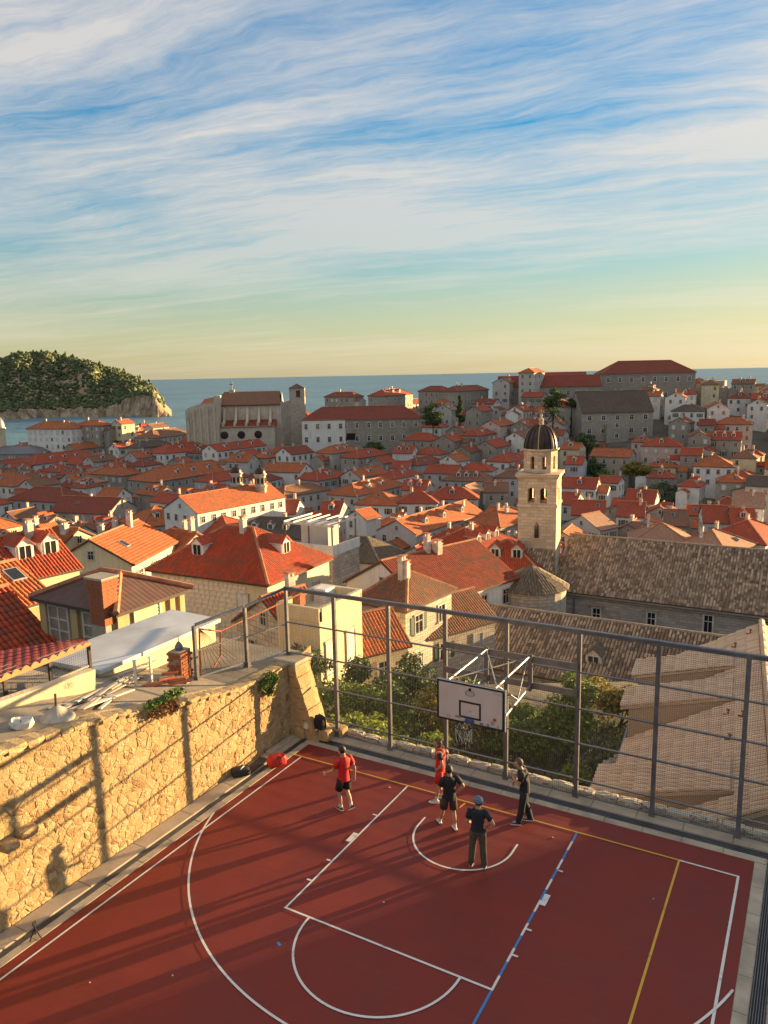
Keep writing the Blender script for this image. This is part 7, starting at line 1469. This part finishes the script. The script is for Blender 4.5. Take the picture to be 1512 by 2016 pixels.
    if outfit.get('cap'):
        mb = MB(); mb.lathe([(.108, -.01), (.112, .03), (.10, .08), (.06, .112), (.01, .122)], 16); mb.v = [(x, y*1.14, z) for x, y, z in mb.v]
        n0 = len(mb.v); br__ = [(math.cos(a)*.105, math.sin(a)*.12+ (.0), 0) for a in np.linspace(.5, math.pi-.5, 8)]; bo = [(math.cos(a)*.10, math.sin(a)*.12+.085*math.sin((a-.5)/(math.pi-1)*math.pi)+.0, -.018) for a in np.linspace(.5, math.pi-.5, 8)]
        for i in range(7): mb.face([br__[i], br__[i+1], bo[i+1], bo[i]]); mb.face([(x, y, z-.008) for x, y, z in (br__[i+1], br__[i], bo[i], bo[i+1])])
        mb.build('cap', outfit['cap'], root, hm+np.array([0, 0, .028]), yaw)
    # shirt: elliptical torso with sleeves
    def ering(c_, rx, ry, n=18, twist=0.0): return [np.array([c_[0]+rx*math.cos(a), c_[1]+ry*math.sin(a), c_[2]+.008*math.sin(3*a+twist)]) for a in np.linspace(0, 2*math.pi, n+1)[:-1]]
    def loft(mb, rings, m_=0):
        for a, b_ in zip(rings, rings[1:]):
            for i in range(len(a)): j = (i+1) % len(a); mb.face([a[i], a[j], b_[j], b_[i]], m_, smooth=True)
    mb = MB(); pe, sp, ce, ne = J['pel'], J['spi'], J['che'], J['nec']; dn = -.12 if outfit.get('long_shirt') else -.02; shl = (J['sl']+J['sr'])/2
    loft(mb, [ering(pe+(0, 0, dn), .178, .138, twist=1), ering(pe+(0, 0, .03), .168, .128, twist=2), ering(sp+(0, 0, .02), .158, .122, twist=.5), ering(ce+(0, 0, -.07), .182, .140), ering(ce+(0, 0, .02), .200, .142), ering(shl+(0, .0, .015), .19, .122), ering(shl+(0, .0, .05), .135, .102), ering(ne+(0, -.004, .008), .072, .072), ering(ne+(0, -.002, .022), .064, .066)])
    if not outfit.get('vest'):
        for s_ in 'lr': a, b_ = J['s'+s_], J['m'+s_]; mb.tube([a*.75+ce*.25+(0, 0, .01), a, a*.5+b_*.5, b_+(b_-a)*.06], [.080, .080, .074, .072], 12)
    so2 = MB(); me_ = mb.mesh('shirt', outfit['shirt']); weld_smooth(me_); link('shirt', me_, root)
    if outfit.get('vest'):
        for s_ in 'lr': a, b_ = J['s'+s_], J['m'+s_]; mb = MB(); mb.tube([a*.9+ce*.1, a*.5+b_*.5, b_], [.074, .066, .06], 12); mb.build('sleeve', outfit['sleeve'], root)
    # shorts or trousers: waist plus two legs
    mb = MB(); loft(mb, [ering(pe+(0, 0, .06), .150, .112), ering(pe+(0, 0, -.02), .168, .128), ering(pe+(0, 0, -.09), .172, .126), ering(pe+(0, 0, -.14), .12, .09)])
    for s_ in 'lr':
        h_, k_, c2, a_ = J['h'+s_], J['k'+s_], J['c'+s_], J['a'+s_]
        if outfit['legs'] == 'long': mb.tube([h_*.97+pe*.03, h_*.6+k_*.4, k_, c2, a_*.9+c2*.1, a_+(0, 0, -.02)], [.100, .096, .086, .086, .076, .074], 12)
        else: n_ = h_*.18+k_*.82; mb.tube([h_*.97+pe*.03, h_*.6+k_*.4, n_], [.102, .104, .108], 12)
    me_ = mb.mesh('trousers', outfit['pants']); weld_smooth(me_); link('trousers' if outfit['legs'] == 'long' else 'shorts', me_, root)
    for s_ in 'lr':
        a = J['a'+s_]
        if outfit['legs'] != 'long': mb = MB(); mb.tube([a-(0, 0, .02), a*.75+J['c'+s_]*.25, a*.6+J['c'+s_]*.4], [.045, .044, .047], 10); mb.build('sock', 'sock', root)
        t_, h_ = J['t'+s_], J['q'+s_]; v_ = t_-h_; L = np.linalg.norm(v_); v_ /= L; sd_ = np.cross(v_, [0, 0, 1.0]); sd_ /= np.linalg.norm(sd_); u_ = np.cross(sd_, v_); mb = MB(); secs = [(-.03, .032, .06), (.0, .042, .085), (L*.35, .045, .085), (L*.7, .052, .055), (L+.0, .048, .042), (L+.045, .028, .03)]; rings = []
        for d_, w_, hh in secs: c_ = h_+v_*d_; rings.append([c_+sd_*(w_*math.cos(b_))+u_*(-.036+max(0, hh*.5*(1+math.sin(b_)))) for b_ in np.linspace(-math.pi/2, 1.5*math.pi, 13)[:-1]])
        for r0, r1 in zip(rings, rings[1:]):
            for i in range(12): mb.face([r0[i], r0[(i+1) % 12], r1[(i+1) % 12], r1[i]][::-1], 0, smooth=True)
        mb.face(rings[0], 0); mb.face(rings[-1][::-1], 0); so_ = mb.build('shoe', outfit['shoe'], root)
        mb = MB(); P_ = [h_+v_*d_+sd_*w_*1.06-u_*.038 for d_, w_, _ in secs]+[h_+v_*d_-sd_*w_*1.06-u_*.038 for d_, w_, _ in secs[::-1]]; Q_ = [p_+u_*.022 for p_ in P_]; mb.face(Q_, 0); mb.face(P_[::-1], 0)
        for i in range(len(P_)): j = (i+1) % len(P_); mb.face([P_[i], P_[j], Q_[j], Q_[i]], 0)
        mb.build('sole', outfit.get('sole', 'shoe_white'), so_)
    return root
person('man in red shirt and black shorts walking with his back to us', (-3.36, -1.86), (-.93, .36), 1.84,
    dict(kl=(-.10, .12, .50), al=(-.08, .06, .085), kr=(.10, .03, .50), ar=(.07, -.20, .16), tdr=(0, .10, -.115), hdr=(0, -.045, .0), el=(-.27, .10, 1.15), wl=(-.33, .34, 1.0), er=(.26, -.12, 1.14), wr=(.26, -.10, .88), look=.25, hdm=(-.01, .06, 1.63), hdt=(-.01, .06, 1.71)),
    dict(hair=('short', 'hair_dark'), shirt='cloth_red', pants='cloth_black', legs='short', shoe='shoe_dark', long_shirt=True))
p_vest = person('long-haired player in red vest over black sleeves by the baseline', (-1.28, -.26), (-.90, -.30), 1.83,
    dict(er=(.36, -.16, 1.20), wr=(.21, -.02, 1.02), el=(-.34, -.10, 1.2), wl=(-.22, .03, 1.02), kl=(-.12, .05, .49), al=(-.13, .10, .085), kr=(.11, .0, .49), ar=(.12, -.06, .085), hdm=(0, .06, 1.63), hdt=(0, .07, 1.71)),
    dict(hair=('long', 'hair_brown'), shirt='cloth_red', sleeve='cloth_black', vest=True, pants='cloth_red', legs='short', shoe='shoe_white', long_shirt=True))
person('young man in black T-shirt and brown shorts with hand on hip', (-.50, -1.36), (-.62, .62), 1.76,
    dict(er=(.36, -.12, 1.20), wr=(.20, .0, 1.02), el=(-.25, .05, 1.14), wl=(-.14, .24, 1.02), kl=(-.13, .12, .50), al=(-.16, .30, .085), kr=(.11, -.02, .49), ar=(.12, -.10, .085), look=-.1),
    dict(hair=('short', 'hair_dark'), shirt='cloth_black', pants='cloth_brown', legs='short', shoe='shoe_white', sole='shoe_dark', long_shirt=True))
person('man in blue cap, dark shirt and olive trousers, hands on hips', (.73, -2.42), (-.22, .97), 1.77,
    dict(er=(.40, -.10, 1.18), wr=(.24, .02, 1.0), el=(-.25, -.04, 1.13), wl=(-.22, .16, 1.0), kl=(-.13, .03, .49), al=(-.16, .0, .085), kr=(.12, .02, .49), ar=(.16, -.02, .085), look=.75),
    dict(hair=('short', 'hair_dark'), cap='cap_blue', shirt='cloth_navy', pants='cloth_olive', legs='long', shoe='shoe_dark'))
p_dark = person('close-cropped man in dark clothes with folded arms', (1.10, -.22), (-.92, -.28), 1.83,
    dict(spi=(0, .0, 1.13), che=(0, .05, 1.32), nec=(0, .10, 1.45), hdb=(0, .145, 1.53), hdm=(0, .165, 1.60), hdt=(0, .165, 1.68), sl=(-.185, .06, 1.40), sr=(.185, .06, 1.40), el=(-.25, .14, 1.16), er=(.25, .14, 1.16), wl=(.06, .30, 1.20), wr=(-.06, .26, 1.12), kl=(-.10, .06, .49), al=(-.10, .14, .085), kr=(.12, .0, .49), ar=(.14, -.14, .085)),
    dict(hair=('short', 'hair_short'), shirt='cloth_navy', pants='cloth_navy', legs='long', shoe='shoe_blue', long_shirt=True))

def lettering(root, body, size, x, y, z, mat, tilt=0.0):
    cu = bpy.data.curves.new('lettering', 'FONT'); cu.body = body; cu.size = size; cu.align_x = 'CENTER'; cu.extrude = .002; to_ = bpy.data.objects.new('lettering', cu); me = bpy.data.meshes.new_from_object(to_); bpy.data.objects.remove(to_); me.materials.clear(); me.materials.append(MATS[mat]); me.polygons.foreach_set('material_index', [0]*len(me.polygons)); o = link('lettering', me, root, (x, y, z)); o.rotation_euler = (R(90)+tilt, 0, math.pi); return o
lettering(p_vest, 'BULLS', .095, 0, .136, 1.31, 'shoe_white'); lettering(p_vest, '23', .14, 0, .136, 1.17, 'cloth_black')
for s_ in (-1, 1):
    mb = MB(); mb.tube([(s_*.178+.066*math.cos(a)*.25, .085*math.cos(a)-.005, 1.405+.085*math.sin(a)) for a in np.linspace(0, 2*math.pi, 15)], .008, 5, cap=False); mb.build('arm_trim', 'shoe_white', p_vest)
mb = MB(); mb.box(-.07, .07, .183, .186, 1.335, 1.365, 0); mb.box(-.06, .06, .183, .186, 1.295, 1.325, 1); mb.build('chest_print', ['mark_red', 'shoe_white'], p_dark)
# ------------------------------------------------------------------ labels of the many houses: look first, then where they stand
ORD = 'nearest second third fourth fifth sixth seventh eighth ninth tenth eleventh twelfth thirteenth fourteenth fifteenth sixteenth seventeenth eighteenth nineteenth twentieth'.split()
NUM = {0: 'no', 1: 'one', 2: 'two', 3: 'three'}
LM += [('white hillside house', 1407, 905), ('palm on the hillside', 1088, 800), ('white palazzo', 100, 900), ('long sunlit orange roof', 850, 1000), ('cathedral dome', 10, 860), ('wooded island', 200, 815), ('city wall', 1450, 800), ('dark cypress trees', 880, 800)]
buckets = {}
for h in HOUSES:
    if not h['auto'] or h['label']: continue
    u, v = h['px']; nm, lu, lv = min(LM, key=lambda l: math.hypot(l[1]-u, (l[2]-v)*1.6)); du, dv = u-lu, v-lv
    rel = ('right of' if du > 0 else 'left of') if abs(du) > abs(dv)*1.2 else ('below' if dv > 0 else 'above')
    look = (ROOFWORD[h['roof']], 'hipped' if h['kind'] == 'h' else 'gabled', WALLWORD[h['wall']])
    buckets.setdefault((look, nm, rel), []).append((math.hypot(du, dv), h))
for (look, nm, rel), L_ in buckets.items():
    L_.sort(key=lambda a: a[0])
    for i, (_, h) in enumerate(L_):
        o = ORD[min(i, 19)]; pre = '' if len(L_) == 1 else o+' '
        lab = f"{pre}{look[2]} house with {look[0]} {look[1]} roof {rel} the {nm}"
        tag(h['o'], lab, 'house', 'houses of the old town')
